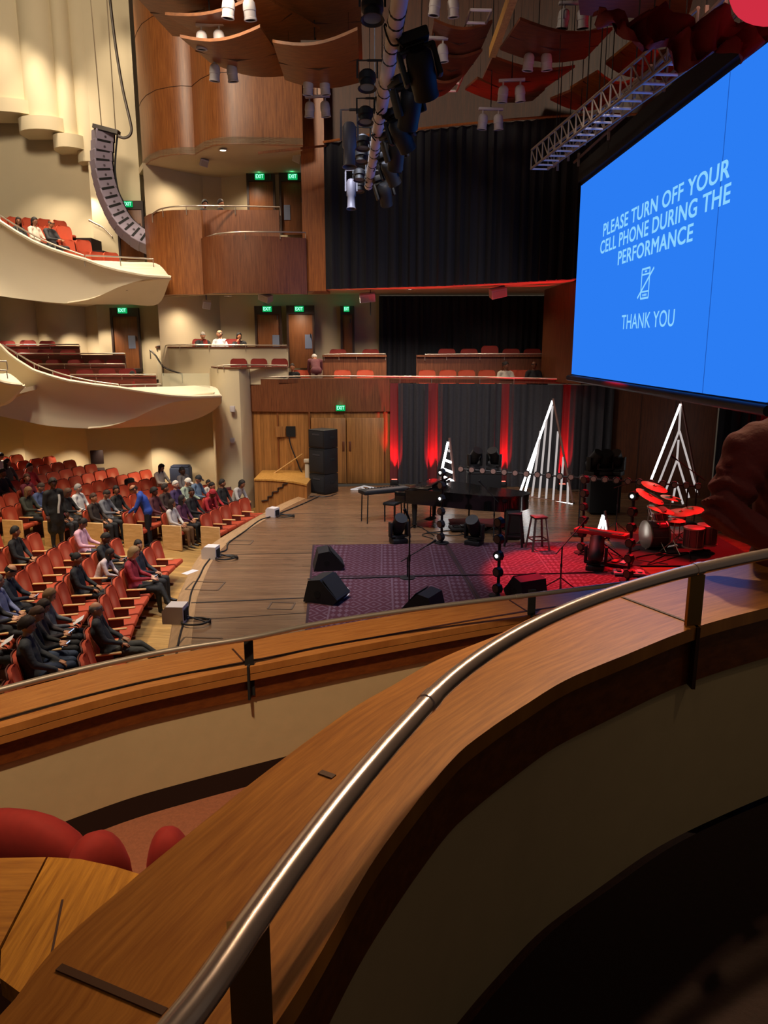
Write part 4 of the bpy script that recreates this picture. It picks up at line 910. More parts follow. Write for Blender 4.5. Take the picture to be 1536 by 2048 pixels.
SPOTS = [(421, 80, 18.5, 'before the dark tower, the higher of two'), (447, 146, 19.5, 'before the dark tower, the lower of two'), (478, 18, 16.5, 'partly cut by the top of the picture'),
         (630, 114, 19, 'topmost of three in a column'), (633, 174, 20, 'middle of three in a column'), (635, 219, 21, 'lowest of three in a column'),
         (868, 106, 19, 'behind the biggest black lantern'), (842, 176, 20, 'beyond the white pipe, middle height'), (806, 242, 21.5, 'just above the tall curtain, beside the pipe'),
         (1075, 124, 19, 'under the large curved ceiling panel'), (1023, 188, 20, 'under the red edged ceiling panel'), (981, 244, 21, 'at the top edge of the tall curtain'),
         (888, 14, 18, 'above the biggest black lantern'), (1146, 38, 18, 'above the large curved ceiling panel')]
for i, (x, y, Y, lb) in enumerate(SPOTS):
    p = PY(x, y, Y); o = sp0 if i == 0 else dup(sp0, p, 0, group='white twin ceiling spots')
    o.location = p; o.rotation_euler = (0, 0, R((-8, 5, 12, 0, -4)[i % 5])); o['group'] = 'white twin ceiling spots'; o['label'] = 'pair of white cylinder spots ' + lb

# line array
arr = [(310, 290), (300, 425), (290, 560), (293, 690), (312, 825), (342, 955), (380, 1085), (430, 1205), (482, 1322), (545, 1435), (622, 1537), (708, 1612), (808, 1690), (925, 1745)]
arr = [(x / 6.83 + 160, y / 6.83 + 230) for x, y in arr]
la = thing('line_array', 'curved grey line array of loudspeakers hanging from the ceiling', 'loudspeaker', PY(*arr[0], 26.6))
for i, (x, y) in enumerate(arr):
    q0, q1 = arr[max(i - 1, 0)], arr[min(i + 1, 13)]
    d = Vector((q1[0] - q0[0], 0, -(q1[1] - q0[1]))).normalized(); ang = math.atan2(d.x, -d.z)
    p = PY(x, y, 26.6)
    b_ = MB(); M_ = Matrix.Translation(p) @ Euler((0, -ang, R(-38))).to_matrix().to_4x4()
    M_ = Matrix.Translation(p) @ Matrix.Rotation(-ang, 4, 'Y') @ Matrix.Rotation(R(38), 4, 'Z')
    v, f = _bevbox((.56, .5, .335), .02, 1); b_.add(v, f, 0, M_); cb = b_.build('cabinet', GREYBOX, la, world=True)
    g = MB(); v, f = _bevbox((.42, .02, .07), 0, 1); g.add(v, f, 0, M_ @ Matrix.Translation((-.02, -.255, .12))); g.build('slot', BLACKM, cb, world=True)
    g = MB(); g.lathe([(0, 0), (.04, .0)], 8, M_ @ Matrix.Translation((0, -.256, -.05)) @ Matrix.Rotation(R(90), 4, 'X')); g.build('badge', mat('badge', '6a5f68', .4), cb, world=True)
    g = MB(); v, f = _bevbox((.06, .4, .3), 0, 1); g.add(v, f, 0, M_ @ Matrix.Translation((.32, .05, 0))); g.build('rear_rigging', BLACKM, cb, world=True)
b_ = MB(); b_.bar(PY(188, 253, 26.4), PY(238, 266, 26.4), .3, .12); b_.build('bumper_frame', STEEL, la, world=True)
b_ = MB(); b_.tube([Vector(p) for p in spline([PY(*q, 26.6) for q in ((235, 268), (232, 300), (230, 340), (236, 380), (246, 402))], 4)], .03, 6); b_.build('rear_bar', BLACK, la, world=True)
for x0, y0, x1, y1 in ((203, 252, 180, -20), (231, 262, 212, -20)):
    b_ = MB(); b_.cyl(PY(x0, y0, 26.5), PY(x1, y1, 26.5), .018, n=5); b_.build('hoist_chain', mat('chain', '8a7a62', .6), la, world=True)
b_ = MB(); b_.tube([Vector(p) for p in spline([PY(*q, 26.2) for q in ((236, 272), (248, 276), (259, 271), (263, 258), (258, 232), (246, 180), (234, 110), (226, 50), (218, -20))], 5)], .045, 7); b_.build('power_cable', STEEL, la, world=True)

# small box loudspeakers and downlights under the ledges
def wallspk(x, y, Y, w, h, rz, ry, label, m=CANW, drop=.14):
    p = PY(x, y, Y) - Vector((0, 0, .06)); o = thing('box_loudspeaker', label, 'loudspeaker', p, rz)
    b_ = MB(); b_.box((0, 0, 0), (w, .28, h), (R(20), R(ry), 0), bev=.02); b_.build('cabinet', m, o)
    b_ = MB(); b_.box((0, -.13, -.06), (w * .8, .01, h * .7), (R(20), R(ry), 0)); b_.build('grille', mat('pale_grille', 'a59c98', .7), o)
    b_ = MB(); b_.cyl((0, .05, 0), (0, .05, drop), .015, n=5); b_.build('bracket', STEEL, o)
wallspk(408, 321, 26.0, .26, .22, .3, 15, 'small white loudspeaker under the upper box ceiling', drop=.14)
wallspk(413, 605, 25.8, .26, .24, .3, 10, 'small white loudspeaker above the three seated people', drop=.34)
wallspk(531, 591, 25.8, .42, .22, -.5, 20, 'flat white loudspeaker tilted above the terrace doors')
wallspk(735, 591, 25.6, .5, .26, 0, -6, 'white loudspeaker hanging by the narrow exit sign')
wallspk(996, 581, 24.6, .5, .28, .2, -12, 'white loudspeaker lit red under the curtain ledge')
wallspk(598, 310, 25.6, .3, .3, -.4, 25, 'small loudspeaker in the ceiling corner by the pilaster', drop=.14)
m_ = MB(); a, b = PY(741, 588, 25.55), PY(741, 631, 25.55); m_.cyl(a + Vector((0, 0, .35)), b, .015, n=6); o = solo('hanging_microphone', m_, BLACK, 'thin black microphone hanging below the white loudspeaker', 'microphone')
m_ = MB(); a, b = PY(516, 306, 23.6), PY(600, 297, 23.6); m_.bar(a, b, .05, .06); m_.bar(b, PY(655, 291, 24.75), .05, .06); solo('batten_arm', m_, wood('veneer_light', '7c4420', 'a8622e'), 'thin wooden arm reaching from the curtain track', 'arm')
for k, (x, y, Y, lb) in enumerate(((446, 301, 25.6, 'in the ceiling of the upper side box'), (700, 580, 25.6, 'under the ledge nearest the pilaster'), (820, 579, 25.6, 'under the ledge beyond the hanging loudspeaker'), (456, 592, 25.6, 'above the three seated people'), (1030, 566, 25.0, 'under the ledge beside the red lit loudspeaker'))):
    p = PZ(x, y, (zt - .03, 6.22, 6.24, 6.10, 6.42)[k]); o = thing('downlight', 'round recessed downlight ' + lb, 'light', p, 0, 'recessed downlights')
    b_ = MB(); b_.lathe([(0, 0), (.09, 0)], 16); b_.build('lens', DOWNL, o); b_ = MB(); b_.lathe([(.09, 0), (.13, -.012), (.13, .01)], 16); b_.build('rim', CANW, o)
    lamp('SPOT', 'downlight_beam', p - Vector((0, 0, .05)), p - Vector((0, 0, 4)), 330 if k != 0 else 260, WARM, .08, 130, .9)
# ------------------------------------------------------------------ stage: rugs, loudspeakers, piano, lights, drums
def rug_mat(name, base, line, p=.36, q=.46):
    m = bpy.data.materials.new(name); m.use_nodes = True; nt = m.node_tree; N = nt.nodes.new; L = nt.links.new
    b = nt.nodes['Principled BSDF']; b.inputs['Roughness'].default_value = .95
    tc = N('ShaderNodeTexCoord'); sp = N('ShaderNodeSeparateXYZ'); L(tc.outputs['Object'], sp.inputs[0])
    def M(op, a, c=None):
        n = N('ShaderNodeMath'); n.operation = op
        for i, v in enumerate((a, c)):
            if v is None: continue
            if isinstance(v, (int, float)): n.inputs[i].default_value = v
            else: L(v, n.inputs[i])
        return n.outputs[0]
    x, y = sp.outputs[0], sp.outputs[1]
    d = M('ADD', M('PINGPONG', M('DIVIDE', x, p), .5), M('PINGPONG', M('DIVIDE', y, q), .5))
    ring = M('LESS_THAN', M('FRACT', M('MULTIPLY', d, 3.0)), .30)
    band = M('LESS_THAN', M('FRACT', M('DIVIDE', x, 1.1)), .30)              # rows of bolder motifs
    d2 = M('ADD', M('PINGPONG', M('DIVIDE', x, .11), .5), M('PINGPONG', M('DIVIDE', y, .22), .5))
    mot = M('GREATER_THAN', d2, .58)
    edge = M('LESS_THAN', M('FRACT', M('DIVIDE', M('ADD', x, .04), 1.1)), .03)
    f = M('ADD', M('MULTIPLY', ring, M('SUBTRACT', 1.0, band)), M('MULTIPLY', mot, band)); f = M('MINIMUM', M('ADD', f, edge), 1.0)
    nz = N('ShaderNodeTexNoise'); nz.inputs['Scale'].default_value = 9; nz.inputs['Detail'].default_value = 6; L(tc.outputs['Object'], nz.inputs['Vector'])
    f = M('MULTIPLY', f, M('MULTIPLY', nz.outputs['Fac'], 1.5))
    mx = N('ShaderNodeMix'); mx.data_type = 'RGBA'; mx.inputs[6].default_value = lin(base); mx.inputs[7].default_value = lin(line)
    L(f, mx.inputs[0]); L(mx.outputs[2], b.inputs['Base Color']); return m
RUG = rug_mat('rug_weave', '4c1e2c', '6e5460'); RUGB = mat('rug_border', '3a2228', .95)
rA, rB, rC, rD = Vector((-1.64, 17.12, 0)), Vector((5.15, 17.45, 0)), Vector((5.6, 11.4, 0)), Vector((-1.24, 11.2, 0))
def rq_(s, t): return rA.lerp(rB, s).lerp(rD.lerp(rC, s), t)
for (s0_, s1_, t0, t1), lb in (((0, .449, 0, .42), 'purple red patterned rug under the wedge at the stage front'), ((.451, 1, 0, .42), 'patterned rug glowing bright red by the stools'), ((0, .449, .422, 1), 'patterned rug nearest the box rail, purple red'), ((.451, 1, .422, 1), 'patterned rug near the box rail, partly bright red')):
    cs = [rq_(s0_, t0), rq_(s1_, t0), rq_(s1_, t1), rq_(s0_, t1)]; c = sum(cs, Vector()) / 4
    o = thing('patterned_rug', lb, 'rug', (c.x, c.y, 0), 0, None)
    m_ = MB(); m_.prism([V2(q - c) for q in cs][::-1], .002, .016); m_.build('border', RUGB, o)
    m_ = MB(); m_.prism([V2((q - c) * .97) for q in cs][::-1], .003, .019); m_.build('field', RUG, o)
m_ = MB(); m_.tube([PZ(x, y, .03) for x, y in ((615, 1158), (720, 1156), (850, 1152), (1000, 1149), (1130, 1146), (1215, 1143))], .012, 5); solo('floor_cable', m_, BLACK, 'thin black cable lying straight across the rugs', 'cable')

def wedge(x, y, rz, label, first=None, sc=1.0):
    p = PZ(x, y, 0.02)
    if first is not None: return dup(first, p, rz, label, 'black floor monitor wedges', sc)
    o = thing('floor_monitor', label, 'loudspeaker', p, rz, 'black floor monitor wedges'); o.scale = (sc,) * 3
    sec = [(-.30, 0), (.26, 0), (.34, .10), (.02, .42), (-.20, .38)]
    b_ = MB(); b_.prism(sec, -.27, .27, 0, Matrix.Rotation(R(90), 4, 'X')); b_.build('cabinet', mat('wedge_black', '16161a', .6), o)
    a, c = Vector((.32, 0, .13)), Vector((.05, 0, .40)); mid = (a + c) / 2; n_ = Vector((.32, 0, .27)).normalized()
    b_ = MB(); b_.box(mid + n_ * .006, (.40, .50, .012), (0, R(49.8), 0)); b_.build('grille', GRILLE, o)
    for s in (-1, 1): b_ = MB(); b_.lathe([(0, 0), (.05, 0), (.06, .004)], 10, Matrix.Translation((-.03, s * .271, .16)) @ Matrix.Rotation(R(-90 * s), 4, 'X')); b_.build('handle', BLACKM, o)
    return o
w0 = wedge(655, 1135, R(8), 'black floor monitor at the rug corner, farther of the two', sc=.98)
wedge(652, 1198, R(-22), 'black floor monitor beside the white papers on the rug', w0, 1.05)
wedge(850, 1225, R(150), 'black floor monitor with blue lit top near the box rail', w0, .95); wedge(1052, 1195, R(115), 'black floor monitor on the brightest red part of the rug', w0, 1.0)
for i, (x, y, rz, lb) in enumerate(((687, 1180, .2, 'white set list sheet beside the floor monitor, upper'), (684, 1191, -.3, 'white set list sheet beside the floor monitor, lower'))):
    p = PZ(x, y, .022); m_ = MB(); m_.box((0, 0, 0), (.21, .28, .003), (0, 0, rz)); solo('paper_sheet', m_, PAPER, lb, 'paper', 'set lists on the rug', p, world=False)
p = PZ(380, 1144, .006); m_ = MB(); m_.box((0, 0, 0), (.16, .34, .003), (0, 0, -.5)); solo('paper_sheet', m_, PAPER, 'white paper lying on the stage lip before the crossed legs', 'paper', None, p, world=False)
def lipbox(x, y, rz, label, cable, sc=1.0):
    p = PZ(x, y, .0); o = thing('front_fill', label, 'loudspeaker', (p.x, p.y, .004), rz, 'white front fill loudspeakers on the stage lip'); o.scale = (sc,) * 3
    b_ = MB(); b_.prism([(-.17, 0), (.15, 0), (.15, .27), (-.11, .27), (-.17, .2)], -.14, .14, 0, Matrix.Rotation(R(90), 4, 'X')); b_.build('cabinet', WHITEBOX, o)
    b_ = MB(); b_.box((-.165, 0, .11), (.012, .25, .17), (0, R(5), 0)); b_.build('grille', mat('pale_grille', 'a59c98', .7), o)
    b_ = MB(); b_.box((.155, 0, .13), (.02, .2, .16)); b_.build('rear_panel', BLACKM, o)
    c_ = MB(); rr = random.Random(int(x)); q = p + Vector((.35, -.1, .02)); pts = []
    for i in range(26):
        a = i * .75; pts.append(q + Vector((.22 * math.cos(a) * (1 + .1 * rr.random()), .2 * math.sin(a) * (1 + .15 * rr.random()), .012 * (i % 9) / 2)))
    c_.tube([Vector(v) for v in spline([p + Vector((.17, 0, .1)), q + Vector((0, .1, .02))] + pts, 3)], .014, 5)
    solo('coiled_cable', c_, BLACK, 'coil of black cable ' + cable, 'cable', 'coiled cables on the stage lip')
lipbox(353, 1243, R(-3), 'white front fill loudspeaker on the stage lip, closest to the box rail', 'behind the front fill closest to the box rail', 1.1)
lipbox(423, 1116, R(-8), 'white front fill loudspeaker on the stage lip, middle one', 'behind the middle front fill')
lipbox(546, 1033, R(-25), 'white front fill loudspeaker on the stage lip by the reclining man', 'behind the front fill by the reclining man', .9)
m_ = MB(); m_.tube([Vector(p) for p in spline([PZ(x, y, .016) for x, y in ((352, 1312), (360, 1270), (376, 1215), (384, 1180), (400, 1150), (410, 1130), (430, 1108), (452, 1100), (458, 1085), (490, 1062), (520, 1040), (545, 1032), (600, 1010), (640, 992))], 6)], .016, 6); solo('floor_cable', m_, BLACK, 'long black cable snaking along the stage lip', 'cable')

# tower of three loudspeakers and the wall behind it
tp = PZ(648, 985, 0)
for i, (z0, h, lb) in enumerate(((.02, .60, 'lowest of three'), (.63, .78, 'middle of three'), (1.42, .56, 'topmost of three'))):
    o = thing('stage_loudspeaker', 'big black loudspeaker in the stack on the stage, ' + lb, 'loudspeaker', (tp.x, tp.y, z0), R(-38), 'stacked black stage loudspeakers')
    b_ = MB(); b_.box((0, 0, h / 2), (.66, .62, h), bev=.02); b_.build('cabinet', BLACK, o)
    b_ = MB(); b_.box((0, -.315, h / 2), (.58, .014, h * .84), bev=.004); b_.build('grille', GRILLE, o)
    for s in (-1, 1): b_ = MB(); b_.box((s * .334, .05, h * .55), (.012, .2, .09), bev=.005); b_.build('handle', BLACKM, o)
    b_ = MB(); b_.box((0, -.325, h * .75), (.3, .01, .05)); b_.build('slot', mat('grey_trim', '3a3a3e', .5), o)
for i in range(3):
    b_ = MB(); r_ = random.Random(i); b_.tube([Vector(q) for q in spline([tp + Vector((.4, -.3 + .1 * i, .012)), tp + Vector((.1, -.75 - .1 * i, .012)), tp + Vector((-.5, -.6, .012)), tp + Vector((-.7, -.1, .012))], 5)], .014, 5) if i == 0 else None
    if i == 0: solo('floor_cable', b_, BLACK, 'black cable loop before the loudspeaker stack', 'cable')
p = PZ(617, 983, 0); m_ = MB(); m_.box((0, 0, .5), (.14, .14, 1.0), bev=.01); m_.box((0, -.02, .98), (.2, .2, .1), bev=.01); solo('white_post', m_, mat('cream_post', 'b8aa90', .6), 'short cream post beside the loudspeaker stack', 'post', loc=Vector((p.x - .02, p.y, 0)), world=False)
# wood steps block in the corner
xa, xb = PY(509, 962, 23.6).x, PY(622, 975, 23.9).x
rz_ = thing('corner_steps', 'wooden step block with stair shaped side in the stage corner', 'steps', (xa, 23.6, -.98))
fr = [(xa, 23.55), (xa + .5, 23.45), (xa + .95, 23.3), (xa + 1.3, 23.05), (xb, 22.6)]
zt_ = PY(540, 960, 23.6).z
b_ = MB(); b_.prism(fr + [(xb + .1, 25.15), (xa, 25.2)], -.98, zt_); b_.build('block', SLATWOOD, rz_, world=True)
b_ = MB(); b_.prism([(p[0], p[1] - .03) for p in fr] + [(xb + .1, 25.15), (xa, 25.2)], zt_, zt_ + .05); b_.build('top_board', OAK, rz_, world=True)
st = [(523, 1002), (536, 1000), (536, 993), (545, 992), (545, 984), (556, 983), (556, 976), (566, 974), (566, 968), (575, 967)]
b_ = MB(); sp_ = []
for x, y in st:
    q = PY(x, y, 23.2); t = np.interp(q.x, [a[0] for a in fr], [a[1] for a in fr]); q = PY(x, y, t - .012); sp_.append(q)
for a, c in zip(sp_, sp_[1:]): b_.bar(a, c, .045, .03)
b_.build('stair_outline', mat('joint_dark', '2a1e16', .7), rz_, world=True)
m_ = MB(); m_.cyl(PY(542, 951, 24.6), PY(605, 908, 25.05), .025, n=7); solo('leaning_pole', m_, OAK, 'pale wooden pole leaning over the step block', 'pole')
o = thing('wall_box', 'open wall box with small wooden flap and black inside', 'box', PY(578, 863, 25.25))
b_ = MB(); b_.box((.06, 0, 0), (.30, .06, .34)); b_.build('opening', BLACKM, o); b_ = MB(); b_.box((-.28, -.05, 0), (.32, .03, .34), (0, 0, .2)); b_.build('flap', SLATWOOD, o)
m_ = MB(); m_.tube([Vector(q) for q in spline([PY(x, y, Yv) for x, y, Yv in ((577, 870, 25.15), (583, 895, 25.1), (594, 922, 25.0), (600, 938, 24.9), (612, 956, 24.6), (628, 985, 24.2))], 5)], .022, 6); solo('hanging_cable', m_, BLACK, 'black cable hanging from the open wall box', 'cable')
for y, Y, lb in ((818, 24.7, 'white wall unit high on the cream pillar'), (880, 24.7, 'small white wall unit low on the cream pillar')):
    p = PY(465, y, Y); m_ = MB(); m_.box((0, 0, 0), (.16, .1, .2 if y < 850 else .12), bev=.02); m_.box((0, -.03, -.06), (.1, .08, .05)); solo('wall_unit', m_, CANW, lb, 'wall unit', loc=p, world=False)

# grand piano: keyboard end to the audience, tail upstage
pp = Vector((.85, 19.5, 0)); pz = R(-27)
pno = thing('grand_piano', 'black glossy grand piano with closed lid at centre stage', 'piano', pp, pz)
ol = [(0, -.75), (1.9, -.75), (2.45, -.66), (2.8, -.42), (2.95, -.08), (2.88, .18), (2.6, .32), (2.1, .36), (1.65, .44), (1.25, .62), (.8, .75), (0, .75)]
ols = [tuple(q) for q in spline(ol[1:11], 4)]; ols = [(0, -.75)] + ols + [(0, .75)]
b_ = MB(); b_.prism([q for q in ols if q[0] >= .28 or True], .64, .98); b_.build('case', GLOSS, pno)
b_ = MB(); b_.prism([(q[0] * 1.008 + .36 if q[0] < .4 else q[0] * 1.008, q[1] * 1.02) for q in ols], .985, 1.015); b_.build('lid', GLOSS, pno)
b_ = MB(); b_.box((.36, 0, 1.035), (.5, 1.52, .03), bev=.008); b_.build('lid_flap', GLOSS, pno)
b_ = MB(); b_.box((-.13, 0, .70), (.30, 1.48, .08), bev=.01)
for s in (-1, 1): b_.box((-.12, s * .74, .80), (.30, .06, .24), bev=.02)
b_.build('key_bed', GLOSS, pno)
b_ = MB(); b_.box((-.17, 0, .75), (.15, 1.3, .025)); b_.build('keys', mat('ivory', 'd8d4c8', .3), pno)
b_ = MB()
for i in range(36):
    if i % 7 not in (2, 6): b_.box((-.14, -.62 + i * .0355, .772), (.09, .013, .022))
b_.build('black_key', BLACK, pno)['kind'] = 'stuff'
b_ = MB(); b_.box((.05, 0, .90), (.03, 1.36, .2), (0, R(-12), 0)); b_.build('fallboard', GLOSS, pno)
for x, y in ((.22, -.62), (.22, .62), (2.45, -.1)):
    b_ = MB(); b_.cyl((x, y, .66), (x, y, .12), .075, .05, 10); b_.cyl((x, y, .12), (x, y, .09), .06, n=10); b_.cyl((x - .02, y, .04), (x + .02, y, .04), .04, n=10); b_.build('leg', BLACK, pno)
b_ = MB(); b_.bar((.45, -.12, .66), (.42, -.08, .16), .03, .03); b_.bar((.45, .12, .66), (.42, .08, .16), .03, .03); b_.box((.40, 0, .14), (.16, .3, .05)); 
for k in (-1, 0, 1): b_.box((.30, k * .08, .12), (.1, .03, .015))
b_.build('pedal_lyre', BLACK, pno)
b_ = MB(); b_.box((.62, .1, 1.10), (.30, .9, .02), (0, R(-38), 0)); b_.build('music_desk', GLOSS, pno)
# bench, keyboard on stand
p = PZ(812, 1043, 0); o = thing('piano_bench', 'black padded piano bench before the piano keys', 'bench', (.28, 19.82, 0), R(-27))
b_ = MB(); b_.box((0, 0, .47), (.36, .72, .08), bev=.03); b_.build('cushion', BLACK, o)
for x in (-.14, .14):
    for y in (-.3, .3): b_ = MB(); b_.cyl((x, y, 0), (x, y, .44), .022, n=6); b_.build('leg', BLACK, o)
p = PZ(768, 1040, 0); o = thing('stage_keyboard', 'black electric keyboard on a four legged stand beside the piano', 'keyboard', (p.x + .02, p.y, 0), R(-62))
b_ = MB(); b_.box((0, 0, .80), (.42, 1.36, .10), bev=.02); b_.build('body', BLACK, o)
b_ = MB(); b_.box((.09, 0, .855), (.18, 1.2, .012)); b_.build('keys', mat('ivory_dim', '565450', .4), o)
b_ = MB()
for i in range(12): b_.cyl((-.12, -.5 + i * .09, .85), (-.12, -.5 + i * .09, .875), .015, n=6)
b_.build('control_knob', GRILLE, o)['kind'] = 'stuff'
for x in (-.17, .17):
    for y in (-.6, .6): b_ = MB(); b_.cyl((x, y, 0), (x, y * .96, .76), .016, n=6); b_.build('leg', BLACK, o)
def stool(x, y, rz, label, m, first=None):
    p = PZ(x, y, .02)
    if first is not None: return dup(first, p, rz, label)
    o = thing('bar_stool', label, 'stool', p, rz, None)
    b_ = MB(); b_.box((0, 0, .75), (.31, .31, .025), bev=.012); b_.box((0, 0, .73), (.29, .29, .03)); b_.build('seat', m, o)
    for sx in (-1, 1):
        for sy in (-1, 1): b_ = MB(); b_.bar((sx * .20, sy * .20, 0), (sx * .12, sy * .12, .73), .045, .03); b_.build('leg', m, o)
    for k in range(4):
        a = k * PI / 2; b_ = MB(); c0_, c1_ = Vector((.175 * (1 if k in (0, 3) else -1), .175 * (1 if k < 2 else -1), .22)), Vector((.175 * (1 if k in (0, 1) else -1) * (-1 if k in (0, 2) else 1), .175 * (1 if k in (0, 3) else -1) * (1 if k in (0, 2) else 1), .22))
        b_.box(((.0, .172, .24), (.172, 0, .24), (0, -.172, .24), (-.172, 0, .24))[k], ((.34, .02, .03), (.02, .34, .03))[k % 2]); b_.build('stretcher', m, o)
    return o
st0 = stool(1075, 1098, R(12), 'grey metal bar stool lit on its seat', mat('stool_metal', '6a5c58', .4, .7))
o = stool(1028, 1090, R(-15), 'dark metal bar stool behind the grey lit one', None, st0)
for ch in o.children: ch.data = ch.data.copy(); ch.data.materials[0] = BLACK
p = PZ(1022, 1088, 0); m_ = MB(); m_.box((0, 0, .34), (.34, .3, .66), bev=.02); m_.box((0, -.155, .36), (.28, .012, .56)); solo('small_amplifier', m_, mat('amp_black', '15130f', .6), 'upright black box under the dark bar stool', 'amplifier', loc=Vector((p.x + .12, p.y + .5, 0)), world=False)

def mic_stand(x, y, h, label, boom=None, disc=True):
    p = PZ(x, y, .02); o = thing('microphone_stand', label, 'microphone stand', p)
    b_ = MB()
    if disc: b_.lathe([(0, 0), (.15, 0), (.15, .015), (.03, .03), (0, .03)], 16)
    else:
        for k in range(3): a = k * 2 * PI / 3 + .4; b_.cyl((.33 * math.cos(a), .33 * math.sin(a), .01), (0, 0, .26), .012, n=5)
    b_.build('base', BLACK, o)
    b_ = MB(); b_.cyl((0, 0, .01), (0, 0, h), .014, n=6); b_.cyl((0, 0, h * .55), (0, 0, h * .62), .022, n=8); b_.build('pole', BLACK, o)
    e = Vector((0, 0, h))
    if boom: 
        b_ = MB(); a = e - Vector(boom) * .35; e = e + Vector(boom); b_.cyl(a, e, .011, n=5); b_.build('boom', BLACK, o)
    d = (Vector(boom).normalized() if boom else Vector((-.3, 0, .6)).normalized())
    b_ = MB(); b_.cyl(e, e + d * .16, .014, .022, 8); b_.ball(e + d * .18, .03, 8, 6); b_.build('microphone', BLACKM, o)
mic_stand(818, 1222, 1.62, 'tall thin microphone stand close to the box rail')
mic_stand(815, 1156, .42, 'low microphone stand with round base and raised boom', (.38, 0, .24))
mic_stand(987, 1075, .95, 'microphone stand before the piano tail', (-.25, 0, .28), False)
mic_stand(1120, 1182, .85, 'microphone stand with boom on the red rug', (.35, .1, .38), False)
mic_stand(1231, 1066, 1.15, 'microphone stand beside the covered black case', (.3, 0, .1), False)
mic_stand(1385, 1075, 1.5, 'overhead microphone stand behind the drum kit', (-.5, 0, .35), False)

# lit triangles
def tubes_thing(name, label, at_, bright, dim, frame, r=.035):
    o = thing(name, label, 'light sculpture', at_)
    for L_, m, nm in ((bright, TUBEW, 'lit_tube'), (dim, TUBED, 'dim_tube'), (frame, mat('frame_pink', '8a6a64', .5, .3), 'frame_bar')):
        for a, c in L_:
            b_ = MB(); b_.cyl(a, c, r, n=8); b_.build(nm, m, o, world=True)
    if frame:
        for p in sorted([q for L_ in frame for q in L_], key=lambda v: v.z)[:2]:
            b_ = MB(); b_.cyl((p.x, p.y, .0), (p.x, p.y, max(p.z, .05)), r * .9, n=8); b_.build('foot', BLACK, o, world=True)
    return o
def tri(P, Yf): return [(PY(a[0], a[1], Yf(a[0])), PY(c[0], c[1], Yf(c[0]))) for a, c in P]
YB = lambda x: float(np.interp(x, (1040, 1145), (23.2, 21.85)))
tubes_thing('lit_triangle', 'tall glowing white triangle of vertical tubes behind the piano', PY(1092, 1004, 22.4),
            tri([((1105, 802), (1040, 985)), ((1081, 870), (1050, 984)), ((1053, 996), (1145, 1009))], YB),
            tri([((1081, 862), (1064, 994)), ((1093, 838), (1078, 996)), ((1105, 812), (1092, 997)), ((1116, 863), (1106, 1000)), ((1127, 914), (1120, 1003)), ((1136, 965), (1135, 1006))], YB),
            tri([((1106, 797), (1146, 1006)), ((1046, 990), (1147, 1012))], YB), .032)
YC = 20.6
tubes_thing('lit_triangle', 'tall glowing white triangle of nested chevrons behind the drums', PY(1350, 1010, YC),
            tri([((1361, 808), (1300, 965))], lambda x: YC),
            tri([((1361, 812), (1358, 862)), ((1358, 862), (1314, 975)), ((1359, 862), (1394, 985)), ((1357, 880), (1354, 920)), ((1354, 920), (1330, 985)), ((1355, 920), (1378, 995)), ((1352, 965), (1345, 1005)), ((1353, 965), (1366, 1008))], lambda x: YC),
            tri([((1363, 802), (1398, 990)), ((1298, 1008), (1400, 1014))], lambda x: YC), .029)
tubes_thing('lit_triangle', 'small glowing white triangle with ladder rungs beside the piano', PY(893, 968, 22.6),
            tri([((896, 884), (882, 948)), ((890, 920), (903, 925)), ((887, 938), (905, 945)), ((884, 952), (908, 963))], lambda x: 22.6), tri([((896, 900), (900, 903))], lambda x: 22.6),
            tri([((899, 876), (910, 968)), ((880, 950), (880, 968))], lambda x: 22.6), .036)
tubes_thing('lit_triangle', 'tiny glowing white triangle on the floor before the drums', PY(1203, 1075, 17.6),
            tri([((1206, 1030), (1193, 1074)), ((1208, 1032), (1204, 1075)), ((1209, 1040), (1212, 1073))], lambda x: 17.6), [], tri([((1210, 1022), (1218, 1070))], lambda x: 17.6), .03)
o = tubes_thing('flat_triangle', 'flat white tube triangle lying on the stage by the doors', PZ(730, 975, 0), [], [(PZ(*a, .04), PZ(*c, .04)) for a, c in (((702, 979), (763, 978)), ((702, 979), (728, 972)), ((728, 972), (763, 978)), ((722, 974), (732, 979)), ((735, 973), (748, 979)))], [], .022)
# poles of round lamp pods
def pod(mb_, p, d, r=.085): mb_.cyl(p - d * .05, p + d * .04, r, r * .9, 8)
def lamp_pole(x, y, h, n, label, lit=()):
    p = PZ(x, y, .02); o = thing('pod_pole', label, 'stage light', p, 0, None)
    b_ = MB(); b_.lathe([(0, 0), (.17, 0), (.17, .02), (.03, .04), (0, .04)], 14); b_.build('base', BLACK, o)
    b_ = MB(); b_.cyl((0, 0, .02), (0, 0, h), .03, n=6); b_.build('pole', BLACK, o)
    for i in range(n):
        z = .16 + (h - .22) * i / (n - 1); b_ = MB(); d = Vector((-.75, -.66, 0)); pod(b_, Vector((-.03, -.05, z)), d, .1); q = b_.build('pod', BLACK, o)
        b_ = MB(); b_.cyl(Vector((-.03, -.05, z)) + d * .045, Vector((-.03, -.05, z)) + d * .05, .035 if i in lit else .07, n=8); b_.build('lens', TUBEW if i in lit else mat('amber_lens', '5a3a2c', .3), q)
    return o
lamp_pole(883, 1086, 1.72, 6, 'black pole of round lamp pods before the piano', (3, 5))
lamp_pole(996, 1192, 1.45, 5, 'black pole of round lamp pods near the box rail', (2,))
lamp_pole(1163, 1106, 1.7, 6, 'black pole of round lamp pods beside the covered case')
lamp_pole(1256, 1162, 1.75, 6, 'black pole of round lamp pods before the drum kit', (5,))
ha, hb = PY(922, 938, 18.6), PY(1396, 973, 17.6)
o = thing('pod_bar', 'long level bar of round lamp pods across the stage', 'stage light', ha)
